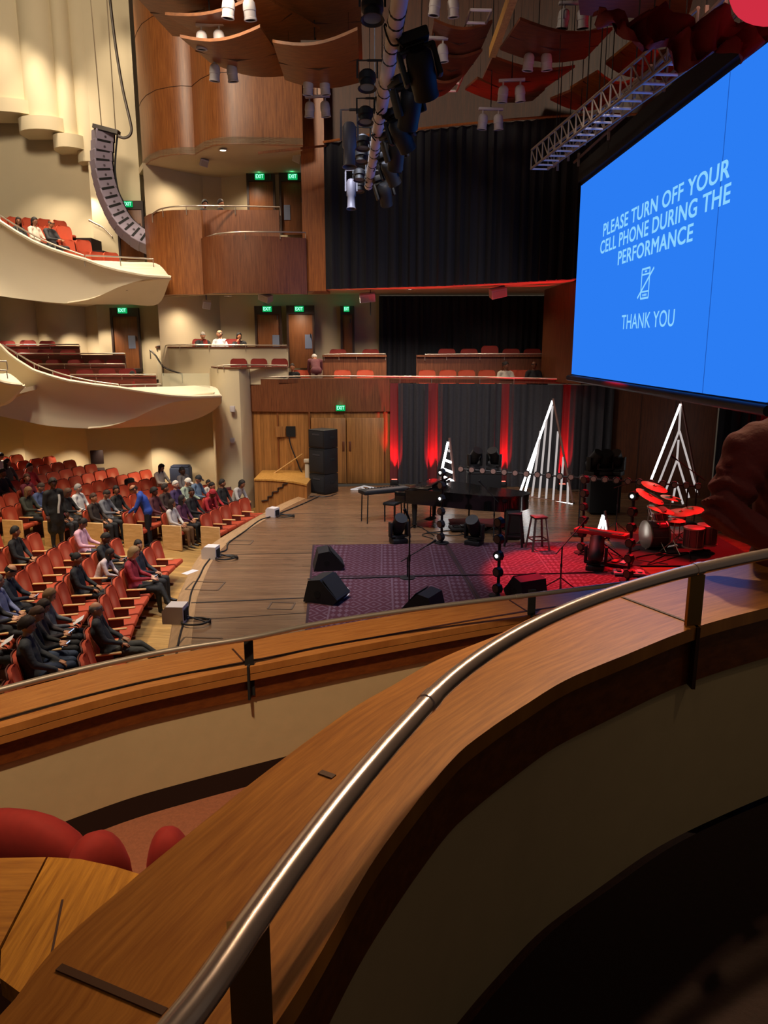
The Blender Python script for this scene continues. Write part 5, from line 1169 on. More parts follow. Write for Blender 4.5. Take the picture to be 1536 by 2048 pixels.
b_ = MB(); b_.cyl(ha, hb, .022, n=6); b_.build('bar', BLACK, o, world=True)
for i in range(22):
    p = ha.lerp(hb, i / 21); d = Vector((-.25, -.95, .1)).normalized(); b_ = MB(); pod(b_, p, d, .088); q = b_.build('pod', BLACK, o, world=True)
    b_ = MB(); b_.cyl(p + d * .045, p + d * .052, .062, n=8); b_.build('lens', mat('pale_lens', '9a7a70', .25), q, world=True)
for t in (.04, .52, .96): p = ha.lerp(hb, t); b_ = MB(); b_.cyl((p.x, p.y, .02), p, .02, n=6); b_.box((p.x, p.y, .03), (.3, .3, .03)); b_.build('post', BLACK, o, world=True)
# cases with moving heads on top
def case(x, y, w, d, h, label, m):
    p = PZ(x, y, 0); o = thing('flight_case', label, 'case', p, R(-4)); b_ = MB(); b_.box((0, 0, h / 2 + .03), (w, d, h - .06), bev=.02); b_.build('body', m, o)
    b_ = MB(); b_.box((0, 0, h - .03), (w + .01, d + .01, .05), bev=.01); b_.build('lid', BLACK, o)
    for sx in (-1, 1):
        for sy in (-1, 1): b_ = MB(); b_.cyl((sx * w * .4, sy * d * .4 - .02, .04), (sx * w * .4, sy * d * .4 + .02, .04), .035, n=8); b_.build('caster', BLACKM, o)
    return p, h
c1, h1 = case(966, 1015, .95, .6, 1.05, 'black flight case behind the piano', BLACKM)
c2, h2 = case(1204, 1026, .82, .6, 1.05, 'black cloth covered case beside the drum kit', mat('case_cloth', '101216', .95))
for c, h, dx, rz, lb in ((c1, h1, -.27, 25, 'on the case behind the piano, closer to the small triangle'), (c1, h1, .27, -30, 'on the case behind the piano, closer to the tall triangle'), (c2, h2, -.3, 35, 'on the covered case, first of three'), (c2, h2, 0, 0, 'on the covered case, middle of three'), (c2, h2, .32, -35, 'on the covered case, last of three')):
    dup(mh, (c.x + dx, c.y, h), R(rz), 'black moving head lantern ' + lb, 'moving heads on the cases', .95 if c is c1 else 1.0)

# drum kit
dk = PZ(1335, 1100, 0)
drum = thing('drum_kit', 'drum kit with red lit cymbals and clear shells', 'drum kit', dk)
SHELL = mat('drum_shell', '6a4a50', .15, .2); SKIN_ = mat('drum_head', '74666a', .4); CYM = mat('cymbal', 'c8a878', .35, .7)
def shell(name, c, r, h, tilt=(0, 0, 0), hoop=True):
    T = Matrix.Translation(c) @ Euler(tilt).to_matrix().to_4x4(); b_ = MB(); b_.lathe([(r, -h / 2), (r, h / 2)], 20, T); s_ = b_.build(name, SHELL, drum, world=True)
    b_ = MB(); b_.lathe([(0, h / 2), (r, h / 2 + .002)], 20, T); b_.lathe([(0, -h / 2), (r, -h / 2)], 20, T); b_.build('head', SKIN_, s_, world=True)
    for z in (-h / 2, h / 2): b_ = MB(); b_.lathe([(r + .004, z - .02), (r + .016, z - .015), (r + .016, z + .015), (r + .002, z + .02)], 20, T); b_.build('hoop', CHROME2, s_, world=True)
    b_ = MB()
    for k in range(8): a = k * PI / 4; q0 = T @ Vector(((r + .012) * math.cos(a), (r + .012) * math.sin(a), -h / 2)); q1 = T @ Vector(((r + .012) * math.cos(a), (r + .012) * math.sin(a), h / 2)); b_.cyl(q0, q1, .006, n=4)
    b_.build('tension_rod', CHROME2, s_, world=True)
D = dk
shell('kick_drum', D + Vector((-.28, .1, .34)), .31, .42, (0, R(90), R(8)))
shell('tom', D + Vector((-.30, -.18, .86)), .15, .2, (R(10), R(-18), 0)); shell('tom', D + Vector((-.22, .28, .88)), .16, .22, (R(-10), R(-18), 0))
shell('snare_drum', D + Vector((.25, .25, .62)), .18, .15, (0, R(-6), 0)); shell('floor_tom', D + Vector((.35, -.5, .42)), .21, .42); shell('floor_tom', D + Vector((.75, -.25, .42)), .21, .42)
for n, (x, y, Yv, r, tl) in enumerate(((1309, 973, D.y + .7, .31, (R(12), R(14), 0)), (1300, 992, D.y + .3, .34, (R(14), R(22), 0)), (1342, 995, D.y + .9, .24, (R(6), R(8), 0)), (1322, 1018, D.y - .1, .30, (R(6), R(12), 0)), (1362, 1024, D.y + .2, .30, (R(5), R(-6), 0)), (1350, 1040, D.y - .3, .22, (R(2), 0, 0)), (1384, 1020, D.y + .6, .26, (R(8), R(-10), 0)))):
    p = PY(x, y, Yv); T = Matrix.Translation(p) @ Euler(tl).to_matrix().to_4x4()
    b_ = MB(); b_.lathe([(0, .035), (.03, .032), (.05, .012), (r * .6, .006), (r, -.01), (r, -.013), (r * .6, .002), (.05, .006), (0, .006)], 24, T); b_.build('cymbal', CYM, drum, world=True)
    b_ = MB(); b_.cyl((p.x, p.y, .25), p + Vector((0, 0, .05)), .012, n=6)
    for k in range(3): a = k * 2.1 + n; b_.cyl((p.x + .28 * math.cos(a), p.y + .28 * math.sin(a), .02), (p.x, p.y, .3), .01, n=5)
    b_.build('cymbal_stand', CHROME2, drum, world=True)
b_ = MB(); b_.lathe([(0, .46), (.17, .46), (.18, .5), (.15, .54), (0, .55)], 16, Matrix.Translation(D + Vector((.6, .45, 0)))); b_.cyl(D + Vector((.6, .45, .02)), D + Vector((.6, .45, .48)), .03, n=8); b_.build('throne', BLACK, drum, world=True)
b_ = MB(); b_.box(D + Vector((.1, .1, .05)), (.3, .1, .03), (0, R(-12), 0)); b_.bar(D + Vector((-.02, .1, .03)), D + Vector((-.04, .1, .3)), .02, .02); b_.build('kick_pedal', CHROME2, drum, world=True)
cs = [D + Vector(v) for v in ((-1.35, -1.35, 0), (1.6, -1.35, 0), (1.6, 1.4, 0), (-1.0, 1.4, 0))]
m_ = MB(); m_.prism([V2(c) for c in cs], .02, .034); solo('drum_mat', m_, mat('drum_mat', '3a1c22', .95, noise=(20, .3)), 'dark mat spread under the drum kit', 'mat')
# pedal boards, small gear and loose cables
def gear(name, x, y, size, rz, m, label, cat, tilt=0, extra=True):
    p = PZ(x, y, .036); o = thing(name, label, cat, p, rz); b_ = MB(); b_.box((0, 0, size[2] / 2 + .005), size, (0, tilt, 0), bev=.012); b_.build('body', m, o)
    if extra:
        for k in range(4): b_ = MB(); b_.box(((k - 1.5) * size[0] * .22, 0, size[2] + .02), (size[0] * .14, size[1] * .6, .03), bev=.006); b_.build('pedal', (GRILLE, STEEL, REDCLOTH, CANW)[k], o)
    return o
gear('pedal_board', 935, 1058, (.9, .4, .06), R(8), BLACK, 'black pedal board under the piano', 'pedal board')
gear('pedal_board', 1222, 1128, (.8, .35, .06), R(-35), BLACK, 'pedal board between the moving head and the drums', 'pedal board')
gear('pedal_board', 1258, 1148, (.6, .3, .05), R(-10), GREYBOX, 'grey pedal board at the corner of the drum mat', 'pedal board')
p = PZ(1200, 1112, .03); o = thing('red_keyboard', 'red stage keyboard on a low stand before the drums', 'keyboard', p, R(-38))
b_ = MB(); b_.box((0, 0, .52), (1.15, .32, .09), bev=.02); b_.build('body', mat('red_lacquer', '9c1c20', .3), o); b_ = MB(); b_.box((0, -.06, .57), (1.0, .15, .012)); b_.build('keys', mat('ivory_dim', '565450', .4), o)
for s in (-1, 1): b_ = MB(); b_.bar((s * .42, -.2, 0), (-s * .2, .1, .48), .03, .03); b_.bar((s * .42, .2, 0), (-s * .2, -.1, .48), .03, .03); b_.build('leg', BLACK, o)
m_ = MB(); p = PZ(955, 1050, .02); rows = []
for j in range(9):
    rows.append([p + Vector((-.7 + 1.5 * i / 14, -.35 + .9 * j / 8, .03 + .05 * abs(math.sin(i * 1.3 + j * .9)) * (1 if 0 < i < 14 and 0 < j < 8 else .2))) for i in range(15)])
m_.slab(rows, (0, 0, -.012)); solo('crumpled_cloth', m_, REDCLOTH, 'crumpled dark red cloth on the floor under the piano', 'cloth')
rc = random.Random(9)
for k, w_ in enumerate(('by the pedal board', 'beside the pod pole', 'near the moving head')):
    x0, y0 = rc.uniform(830, 1000), rc.uniform(1055, 1088); pts = [PZ(x0 + rc.uniform(-60, 60), y0 + rc.uniform(-14, 14), .012) for _ in range(5)]
    m_ = MB(); m_.tube([Vector(q) for q in spline(pts, 6)], .012, 5); solo('stage_cable', m_, BLACK, 'black cable winding on the floor under the piano ' + w_, 'cable', 'loose cables under the piano')
for k, w_ in enumerate(('before the kick drum', 'by the floor toms', 'at the mat edge')):
    x0, y0 = rc.uniform(1230, 1390), rc.uniform(1110, 1140); pts = [PZ(x0 + rc.uniform(-60, 60), y0 + rc.uniform(-14, 14), .045) for _ in range(5)]
    m_ = MB(); m_.tube([Vector(q) for q in spline(pts, 6)], .012, 5); solo('stage_cable', m_, BLACK, 'black cable winding on the drum mat ' + w_, 'cable', 'loose cables by the drums')
p = PZ(830, 1055, 0); m_ = MB(); m_.lathe([(0, 0), (.035, 0), (.036, .16), (.015, .2), (.015, .23), (0, .23)], 10); solo('water_bottle', m_, mat('bottle', 'd8dcdc', .1, alpha=.6), 'clear water bottle on the floor under the keyboard', 'bottle', loc=p, world=False)
# stage light
lamp('SPOT', 'stage_white', (1.4, 21.5, 9.2), (1.4, 19.2, 0), 700, (.9, .93, 1.0), .1, 22, .7)
lamp('SPOT', 'stage_red', (1.5, 20.0, 9.0), (4.4, 14.4, 0), 13000, RED, .05, 27, .3)
lamp('SPOT', 'stage_red', (10.5, 20.5, 7.5), (6.3, 16.6, .6), 5000, RED, .12, 34, .6)
lamp('SPOT', 'stage_wash', (-1.0, 15, 11.5), (-1.2, 17.5, 0), 3600, COOL, .5, 70, .9)
lamp('SPOT', 'stage_wash', (2.5, 11, 11.5), (1.0, 24, 0), 3200, (1, .86, .72), .5, 50, .9)
# ------------------------------------------------------------------ seats of the stalls
NUM = ['first', 'second', 'third', 'fourth', 'fifth', 'sixth', 'seventh', 'eighth', 'ninth', 'tenth', 'eleventh', 'twelfth', 'thirteenth', 'fourteenth', 'fifteenth', 'sixteenth']
def curved_back(w, h, th, zc, tilt, bulge=.03, n=8):
    """a rounded padded back: a slab with round upper corners, hollow toward the sitter (+Y)"""
    rows = []
    for t in (0, .3, .6, .74, .82, .88, .93, .97, 1.0):
        z = (t - .5) * h; ww = w / 2 * ((.9 + .1 * t / .6) if t < .6 else 1 if t < .74 else (.62 + .38 * math.sqrt(max(.0, 1 - ((t - .74) / .26) ** 2))))
        rows.append([Vector((ww * (2 * i / n - 1), bulge * ((2 * i / n - 1) ** 2) - bulge, z)) for i in range(n + 1)])
    b_ = MB(); b_.slab(rows, (0, -th, 0)); M_ = Matrix.Translation((0, -.2, zc)) @ Matrix.Rotation(R(tilt), 4, 'X')
    b_.v = [M_ @ v for v in b_.v]; return b_
def make_seat(name, label, m, shell, arm):
    o = thing(name, label, 'seat', (0, 0, 0))
    curved_back(.53, .58, .05, .66, 13).build('backrest', VELVET_SHEEN, o)
    b_ = curved_back(.54, .60, .02, .66, 13); b_.v = [v + Vector((0, -.055, .0)) for v in b_.v]; b_.build('back_shell', shell, o)
    b_ = MB(); b_.box((0, .04, .42), (.5, .48, .11), (R(7), 0, 0), bev=.04); b_.build('cushion', m, o)
    b_ = MB(); b_.box((.28, .02, .61), (.055, .40, .035), (R(2), 0, 0), bev=.012, seg=1); b_.build('armrest', arm, o)
    b_ = MB(); b_.box((.28, -.06, .30), (.035, .30, .60), bev=.01, seg=1); b_.box((.28, .0, .02), (.06, .36, .04)); b_.build('stanchion', shell, o)
    return o
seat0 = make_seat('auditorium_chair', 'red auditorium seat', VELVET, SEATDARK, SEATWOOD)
seats = []; ends = []; used0 = False
def row_y(r, X): return None
PITCH_R = .92; SEAT_GAP = .565
def put_seat(r, th, label, group, end=False):
    global used0
    p = Vector((CC.x - r * math.cos(th), CC.y + r * math.sin(th), stall_z(r)))
    d = Vector((CC.x - p.x, CC.y - p.y)); rz = math.atan2(-d.x, d.y)
    if used0: o = dup(seat0, p, rz, label, group)
    else:
        o = seat0; used0 = True; o.location = p; o.rotation_euler = (0, 0, rz); o['label'] = label; o['group'] = group
    if end: ends.append(o)
    if False:
        b_ = MB(); b_.box((.315, .02, .34), (.05, .56, .68), bev=.012, seg=1); b_.build('end_panel', SEATWOOD, o)
    seats.append([o, p, rz, False]); return o
ROWN = ['front row', 'second row', 'third row', 'fourth row', 'fifth row', 'sixth row', 'seventh row', 'eighth row', 'ninth row', 'tenth row', 'eleventh row', 'twelfth row', 'thirteenth row']
for k in range(12):
    r = 17.7 + k * PITCH_R
    # beyond the aisle
    a0 = 0; 
    for th in np.arange(R(-30), R(40), R(.05)):
        X = CC.x - r * math.cos(th); Y = CC.y + r * math.sin(th)
        if Y > 20.15 + (X + 4.9) * .20: a0 = th; break
    i = 0; th = a0 + .28 / r
    while True:
        X = CC.x - r * math.cos(th); Y = CC.y + r * math.sin(th)
        yend = (22.7, 23.7, 24.2, 24.7, 25.1, 25.5, 25.8, 26.1, 26.3, 26.5, 26.6, 26.6)[k]
        if Y > yend or i > 15: break
        x, y = proj((X, Y, stall_z(r) + .9))
        if x > -45: put_seat(r, th, 'red seat, %s from the aisle in the %s beyond the aisle' % (NUM[i], ROWN[k]), 'red seats beyond the aisle', end=(i == 0))
        i += 1; th += SEAT_GAP / r
    # this side of the aisle
    a0 = 0
    for th in np.arange(R(25), R(-40), R(-.05)):
        X = CC.x - r * math.cos(th); Y = CC.y + r * math.sin(th)
        if Y < 17.75 + (X + 4.9) * .06: a0 = th; break
    i = 0; th = a0 - .28 / r
    while True:
        X = CC.x - r * math.cos(th); Y = CC.y + r * math.sin(th)
        if Y < 8 or i > 15: break
        x, y = proj((X, Y, stall_z(r) + .9))
        if x > -45 and y < np.interp(x, (0, 340), (1400, 1310)): put_seat(r, th, 'red seat, %s from the aisle in the %s this side of the aisle' % (NUM[i], ROWN[k]), 'red seats this side of the aisle')
        i += 1; th -= SEAT_GAP / r

for o in ends:
    b_ = MB(); b_.box((.315, .02, .34), (.05, .56, .68), bev=.012, seg=1); b_.build('end_panel', SEATWOOD, o)

# ------------------------------------------------------------------ people
def capsules(segs):
    b_ = MB()
    for a, c, r0, r1, *sq_ in segs:
        a, c = Vector(a), Vector(c); sx, sy = (sq_[0] if sq_ else (1, 1)); L_ = max((c - a).length, 1e-3)
        prof = [(max(1e-4, r0 * math.cos(t)), r0 * math.sin(t)) for t in np.linspace(-PI / 2, 0, 5)] + [(max(1e-4, r1 * math.cos(t)), L_ + r1 * math.sin(t)) for t in np.linspace(0, PI / 2, 5)]
        T = Matrix.Translation(a) @ frame_to(c - a if (c - a).length > 1e-3 else Vector((0, 0, 1))).to_4x4() @ Matrix.Diagonal((sx, sy, 1, 1))
        b_.lathe(prof, 14, T)
    return b_
def head_mesh(M_):
    """a head with face, about 0.23 high, face toward +Y, origin at the centre"""
    b_ = MB(); n, m = 22, 18; rows = []
    for j in range(m + 1):
        v = -PI / 2 + PI * j / m; row = []
        for i in range(n):
            u = 2 * PI * i / n; x, y, z = math.cos(v) * math.sin(u), math.cos(v) * math.cos(u), math.sin(v)
            px, py, pz = x * .076, y * .096, z * .118
            if z < 0: px *= 1 - .28 * z * z - .1 * abs(z); py = py * (1 - .12 * abs(z)) + (.012 if y > 0 else .02) * (-z) * (1 if y > 0 else 1.2)
            if y > 0 and abs(x) < .5: 
                py += .010 * math.exp(-((z - .12) / .12) ** 2) - .012 * math.exp(-((z - .02) / .09) ** 2) * math.exp(-((abs(x) - .32) / .16) ** 2)
                py += .030 * math.exp(-(x / .16) ** 2) * math.exp(-((z + .16) / .13) ** 2)
                py += .010 * math.exp(-(x / .25) ** 2) * math.exp(-((z + .52) / .07) ** 2) + .012 * math.exp(-(x / .3) ** 2) * math.exp(-((z + .85) / .13) ** 2)
            row.append(Vector((px, py, pz)))
        rows.append(row)
    b_.grid(rows, 0, closed=True)
    for s in (-1, 1):
        b_.ball((s * .031, .083, .006), (.012, .008, .007), 8, 6, 4)
        b_.ball((s * .080, -.004, -.005), (.010, .020, .032), 8, 6, 0)
        b_.box((s * .031, .093, .030), (.032, .006, .007), (0, 0, 0), mi=4)
    b_.ball((0, .096, -.062), (.022, .006, .006), 8, 6, 5)
    b_.v = [M_ @ v for v in b_.v]; return b_
def hand_mesh(b_, w, d, up, curl=.6, sc=1.0, side=1):
    """palm and five fingers of different lengths leaving the wrist W along D; UP = back of the hand"""
    d = Vector(d).normalized(); up = Vector(up); s = d.cross(up).normalized(); up = s.cross(d).normalized(); w = Vector(w)
    Q = Matrix((s, d, up)).transposed().to_4x4(); T = Matrix.Translation(w) @ Q @ Matrix.Diagonal((sc, sc, sc, 1))
    v, f = _bevbox((.078, .095, .028), .012, 2); b_.add(v, f, 0, T @ Matrix.Translation((0, .045, 0)))
    for i, (x, L_) in enumerate(((-.030, .062), (-.010, .076), (.010, .072), (.030, .056))):
        p0 = Vector((x, .085, 0)); a = curl; p1 = p0 + Vector((0, L_ * .5 * math.cos(a * .5), -L_ * .5 * math.sin(a * .5))); p2 = p1 + Vector((0, L_ * .5 * math.cos(a * 1.4), -L_ * .5 * math.sin(a * 1.4)))
        b_.tube([T @ p0, T @ p1, T @ p2], [.0095 * sc, .0088 * sc, .007 * sc], 6, 0)
    x = -.036 * side; b_.tube([T @ Vector((x, .02, 0)), T @ Vector((x - .03 * side, .055, -.012)), T @ Vector((x - .022 * side, .088, -.025))], [.012 * sc, .011 * sc, .008 * sc], 6, 0)
POSES = {}
def body(pose):
    """one continuous body: capsules fused by a voxel remesh, then a head, hands and cloth regions"""
    if pose['name'] in POSES: return POSES[pose['name']]
    g = pose; P = {k: Vector(v) for k, v in g['j'].items()}
    seg = []; reg = []
    def S_(a, c, r0, r1, m_, sq_=None): seg.append((a, c, r0, r1) + ((sq_,) if sq_ else ())); reg.append((Vector(a), Vector(c), (r0 + r1) / 2, m_))
    k = g.get('bulk', 1.0)
    S_(P['pelvis'] + Vector((-.07, 0, 0)), P['pelvis'] + Vector((.07, 0, 0)), .125 * k, .125 * k, g.get('hipm', 1))
    S_(P['pelvis'], P['chest'], .135 * k, .15 * k, 1, (1.12, .88)); S_(P['chest'], P['chest'].lerp(P['neck'], .55), .155 * k, .11 * k, 1, (1.1, .85))
    S_(P['shl'].lerp(P['neck'], .3), P['shl'], .075 * k, .07 * k, 1); S_(P['shr'].lerp(P['neck'], .3), P['shr'], .075 * k, .07 * k, 1)
    hd = P['head']; S_(P['neck'] - Vector((0, 0, .03)), P['neck'].lerp(hd, .55), .058, .052, 0)
    for s in 'lr':
        S_(P['sh' + s], P['el' + s], .066 * k, .05 * k, 1); S_(P['el' + s], P['el' + s].lerp(P['wr' + s], .86), .05 * k, .038 * k, 1); S_(P['el' + s].lerp(P['wr' + s], .8), P['wr' + s], .032, .027, 0)
        S_(P['hip' + s], P['kn' + s], .098 * k, .068 * k, 2); S_(P['kn' + s], P['an' + s], .066 * k, .045, 2)
        an, to = P['an' + s], P['to' + s]; S_(an + Vector((0, 0, -.03)), to, .045, .036, 3, (1, .9))
    if g.get('skirt'):
        for a, c, r0, r1, m_, q in g['skirt']: S_(a, c, r0, r1, m_, q)
    b_ = capsules(seg); me = bpy.data.meshes.new('t'); me.from_pydata(b_.v, [], b_.f); o = bpy.data.objects.new('t', me); COL.objects.link(o)
    mod = o.modifiers.new('r', 'REMESH'); mod.mode = 'VOXEL'; mod.voxel_size = g.get('voxel', .024); mod.use_smooth_shade = True
    sm = o.modifiers.new('s', 'SMOOTH'); sm.factor = .5; sm.iterations = 4
    bpy.context.view_layer.update(); e = o.evaluated_get(bpy.context.evaluated_depsgraph_get()); m2 = bpy.data.meshes.new_from_object(e); bpy.data.objects.remove(o)
    nv = len(m2.vertices); co = np.empty(nv * 3); m2.vertices.foreach_get('co', co); co = co.reshape(-1, 3); fs = [list(p.vertices) for p in m2.polygons]
    cen = np.array([co[f].mean(0) for f in fs]); best = np.full(len(fs), 1e9); mi = np.zeros(len(fs), int)
    for a, c, r_, m_ in reg:
        a, c = np.array(a), np.array(c); d = c - a; t = np.clip(((cen - a) @ d) / (d @ d + 1e-9), 0, 1); ds = np.linalg.norm(cen - (a + t[:, None] * d), axis=1) - r_ * .9
        w = ds < best; best[w] = ds[w]; mi[w] = m_
    out = MB(); out.v = [Vector(v) for v in co]; out.f = fs; out.m = [int(x) for x in mi]; bpy.data.meshes.remove(m2)
    yaw, pit, rol = g.get('face', (0, 0, 0))
    HM = Matrix.Translation(hd) @ Euler((R(pit), R(rol), R(yaw)), 'XYZ').to_matrix().to_4x4()
    HM = Matrix.Translation(hd) @ (Matrix.Rotation(R(yaw), 4, 'Z') @ Matrix.Rotation(R(-pit), 4, 'X'))
    h_ = head_mesh(HM); out.add(h_.v, h_.f); out.m[-len(h_.f):] = h_.m
    for s, sd_ in (('l', 1), ('r', -1)):
        dirn = P['wr' + s] - P['el' + s]; t_ = MB(); hdv = g.get('hand' + s)
        hand_mesh(t_, P['wr' + s] - dirn.normalized() * .01, hdv[0] if hdv else dirn, hdv[1] if hdv else Vector((0, 0, 1)), g.get('curl', .7), 1.0, sd_); out.add(t_.v, t_.f, 0)
    if g.get('folds'):
        e_ = P['ell']
        for q in out.v[:nv]:
            w = math.exp(-((q - e_).length / .22) ** 2); ax = (q - e_)
            q += Vector((ax.x, ax.y, 0)).normalized() * (w * .020 * math.sin(ax.z * 75 + ax.x * 40 + 2 * math.sin(ax.y * 30))) + Vector((0, 0, .006 * math.sin(q.x * 55 + q.z * 20)))
    t = out.build('person', [mat('skin_a', 'b98465', .55), BLACK, BLACK, BLACK, mat('eye_dark', '1d130e', .4), mat('lips', '8c4a42', .5)], sharp=60)
    me = t.data; bpy.data.objects.remove(t); POSES[g['name']] = (me, HM); return POSES[g['name']]
HAIRS = {}
def hair_mesh(style, pose, HM):
    if (style, pose) in HAIRS: return HAIRS[(style, pose)]
    DN = HM.to_3x3().inverted() @ Vector((0, 0, -1))
    b_ = MB(); n = 24; rn = random.Random(hash(style) % 99 if False else len(style))
    def shellgrid(lim, r=1.09, long=0.0, puff=0.0, crown=0.0):
        o_, i_ = [], []
        for j in range(9):
            ro, ri = [], []
            for i in range(n):
                u = 2 * PI * i / n; f = .5 + .5 * math.cos(u); L_ = lim(u, f); t = max(crown, 0) + (L_ - max(crown, 0)) * j / 8
                x, y, z = math.sin(t) * math.sin(u), math.sin(t) * math.cos(u), math.cos(t); k = r + .05 * math.cos(t) + puff * math.sin(t) + .035 * math.sin(6 * u + 3 * t) * math.sin(4 * t + u) + (.02 * math.sin(17 * u + 9 * t) if j < 8 else -.03)
                p = Vector((x * .078 * k, y * .096 * k - .004, z * .118 * k + .004))
                if long and t > PI / 2: pass
                ro.append(p); ri.append(Vector((x * .07, y * .088, z * .108)))
            o_.append(ro); i_.append(ri)
        if long:
            last = o_[-1]; 
            for k in range(1, 6):
                o_.append([p + DN * (long * k / 5 * max(0, min(1, (.035 - p.y) / .04))) + Vector((p.x * .05 * k / 5, -.012 * k / 5, 0)) for p in last])
        b_.grid(o_ + [i_[-1]], 0, closed=True)
    if style == 'short': shellgrid(lambda u, f: R(lerp(112, 52, f ** 1.1) - 14 * max(0, abs(math.sin(u)) - .55) + 3 * math.sin(7 * u)), 1.13)
    elif style == 'curly': shellgrid(lambda u, f: R(lerp(115, 52, f ** 1.2) + 4 * math.sin(9 * u)), 1.2, puff=.14)
    elif style == 'long': shellgrid(lambda u, f: R(lerp(108, 50, f ** 1.1)), 1.12, .22, .03)
    elif style == 'bob': shellgrid(lambda u, f: R(lerp(112, 50, f ** 1.1) + 3 * math.sin(7 * u)), 1.15, .09, .07)
    elif style == 'bald': shellgrid(lambda u, f: R(lerp(112, 70, f ** 1.4)), 1.05, crown=R(62))
    elif style == 'bun': shellgrid(lambda u, f: R(lerp(108, 56, f ** 1.5))); b_.ball((0, -.09, .07), .05, 10, 8)
    elif style == 'beanie': shellgrid(lambda u, f: R(lerp(102, 72, f)), 1.17, puff=.04); b_.lathe([(.095, 0), (.104, .015), (.095, .03)], 18, Matrix.Translation((0, -.004, .012)) @ Matrix.Rotation(R(12), 4, 'X'))
    elif style == 'cap': shellgrid(lambda u, f: R(lerp(96, 70, f)), 1.15); b_.box((0, .125, .048), (.13, .09, .012), (R(-12), 0, 0), bev=.005)
    elif style == 'hood': shellgrid(lambda u, f: R(lerp(140, 60, f ** 2)), 1.3, puff=.05)
    b_.v = [HM @ v for v in b_.v]
    o = b_.build('hair', mat('hair_dark', '1a120e', .7), sharp=50); me = o.data; bpy.data.objects.remove(o); HAIRS[(style, pose)] = me; return me
def cmat(pref, hexc, rough=.8): return mat(pref + '_' + hexc, hexc, rough, noise=(16, .22), bump=.9)
SKINS = {'a': 'c79272', 'b': 'a8704e', 'c': '7a4c34', 'd': '4a2c20', 'e': 'd8a68a'}
def person(pose, loc, rz, label, hair, hc, skin, top, bot, shoe='17130f', sc=1.0, group=None):
    me, HM = body(POSE[pose]); o = bpy.data.objects.new('person', me); COL.objects.link(o); o.location = loc; o.rotation_euler = (0, 0, rz); o.scale = (sc,) * 3
    for i, m_ in enumerate((mat('skin_' + skin, SKINS[skin], .55), cmat('cloth', top), cmat('cloth', bot), mat('shoe_' + shoe, shoe, .5))):
        o.material_slots[i].link = 'OBJECT'; o.material_slots[i].material = m_
    if hair:
        h = bpy.data.objects.new('cap' if hair in ('cap', 'beanie') else 'hood' if hair == 'hood' else 'hair', hair_mesh(hair, pose, HM)); COL.objects.link(h); h.parent = o
        h.material_slots[0].link = 'OBJECT'; h.material_slots[0].material = mat('hair_' + hc, hc, .75)
    return tag(o, label, 'person', group)
def J(**k): return k
SIT = dict(pelvis=(0, -.06, .57), chest=(0, -.13, .90), neck=(0, -.13, 1.12), head=(0, -.10, 1.27), shl=(-.19, -.13, 1.04), shr=(.19, -.13, 1.04), ell=(-.26, -.03, .79), elr=(.26, -.03, .79), wrl=(-.13, .22, .67), wrr=(.13, .22, .67),
           hipl=(-.09, -.03, .55), hipr=(.09, -.03, .55), knl=(-.12, .40, .54), knr=(.12, .40, .54), anl=(-.12, .42, .11), anr=(.12, .42, .11), tol=(-.13, .58, .05), tor=(.13, .58, .05))
STD = dict(pelvis=(0, 0, .93), chest=(0, -.01, 1.25), neck=(0, -.01, 1.46), head=(0, .02, 1.62), shl=(-.19, -.01, 1.39), shr=(.19, -.01, 1.39), ell=(-.25, -.03, 1.11), elr=(.25, -.03, 1.11), wrl=(-.25, .08, .87), wrr=(.25, .08, .87),
           hipl=(-.09, 0, .90), hipr=(.09, 0, .90), knl=(-.10, .02, .50), knr=(.10, .0, .50), anl=(-.10, 0, .10), anr=(.10, -.03, .10), tol=(-.12, .15, .05), tor=(.12, .12, .05))
def mk(name, base, face=(0, 0, 0), **ch):
    ex = {k: ch.pop(k) for k in ('skirt', 'hipm', 'bulk', 'curl', 'voxel', 'folds') if k in ch}
    j = dict(base); j.update(ch); return dict(name=name, j=j, face=face, **ex)
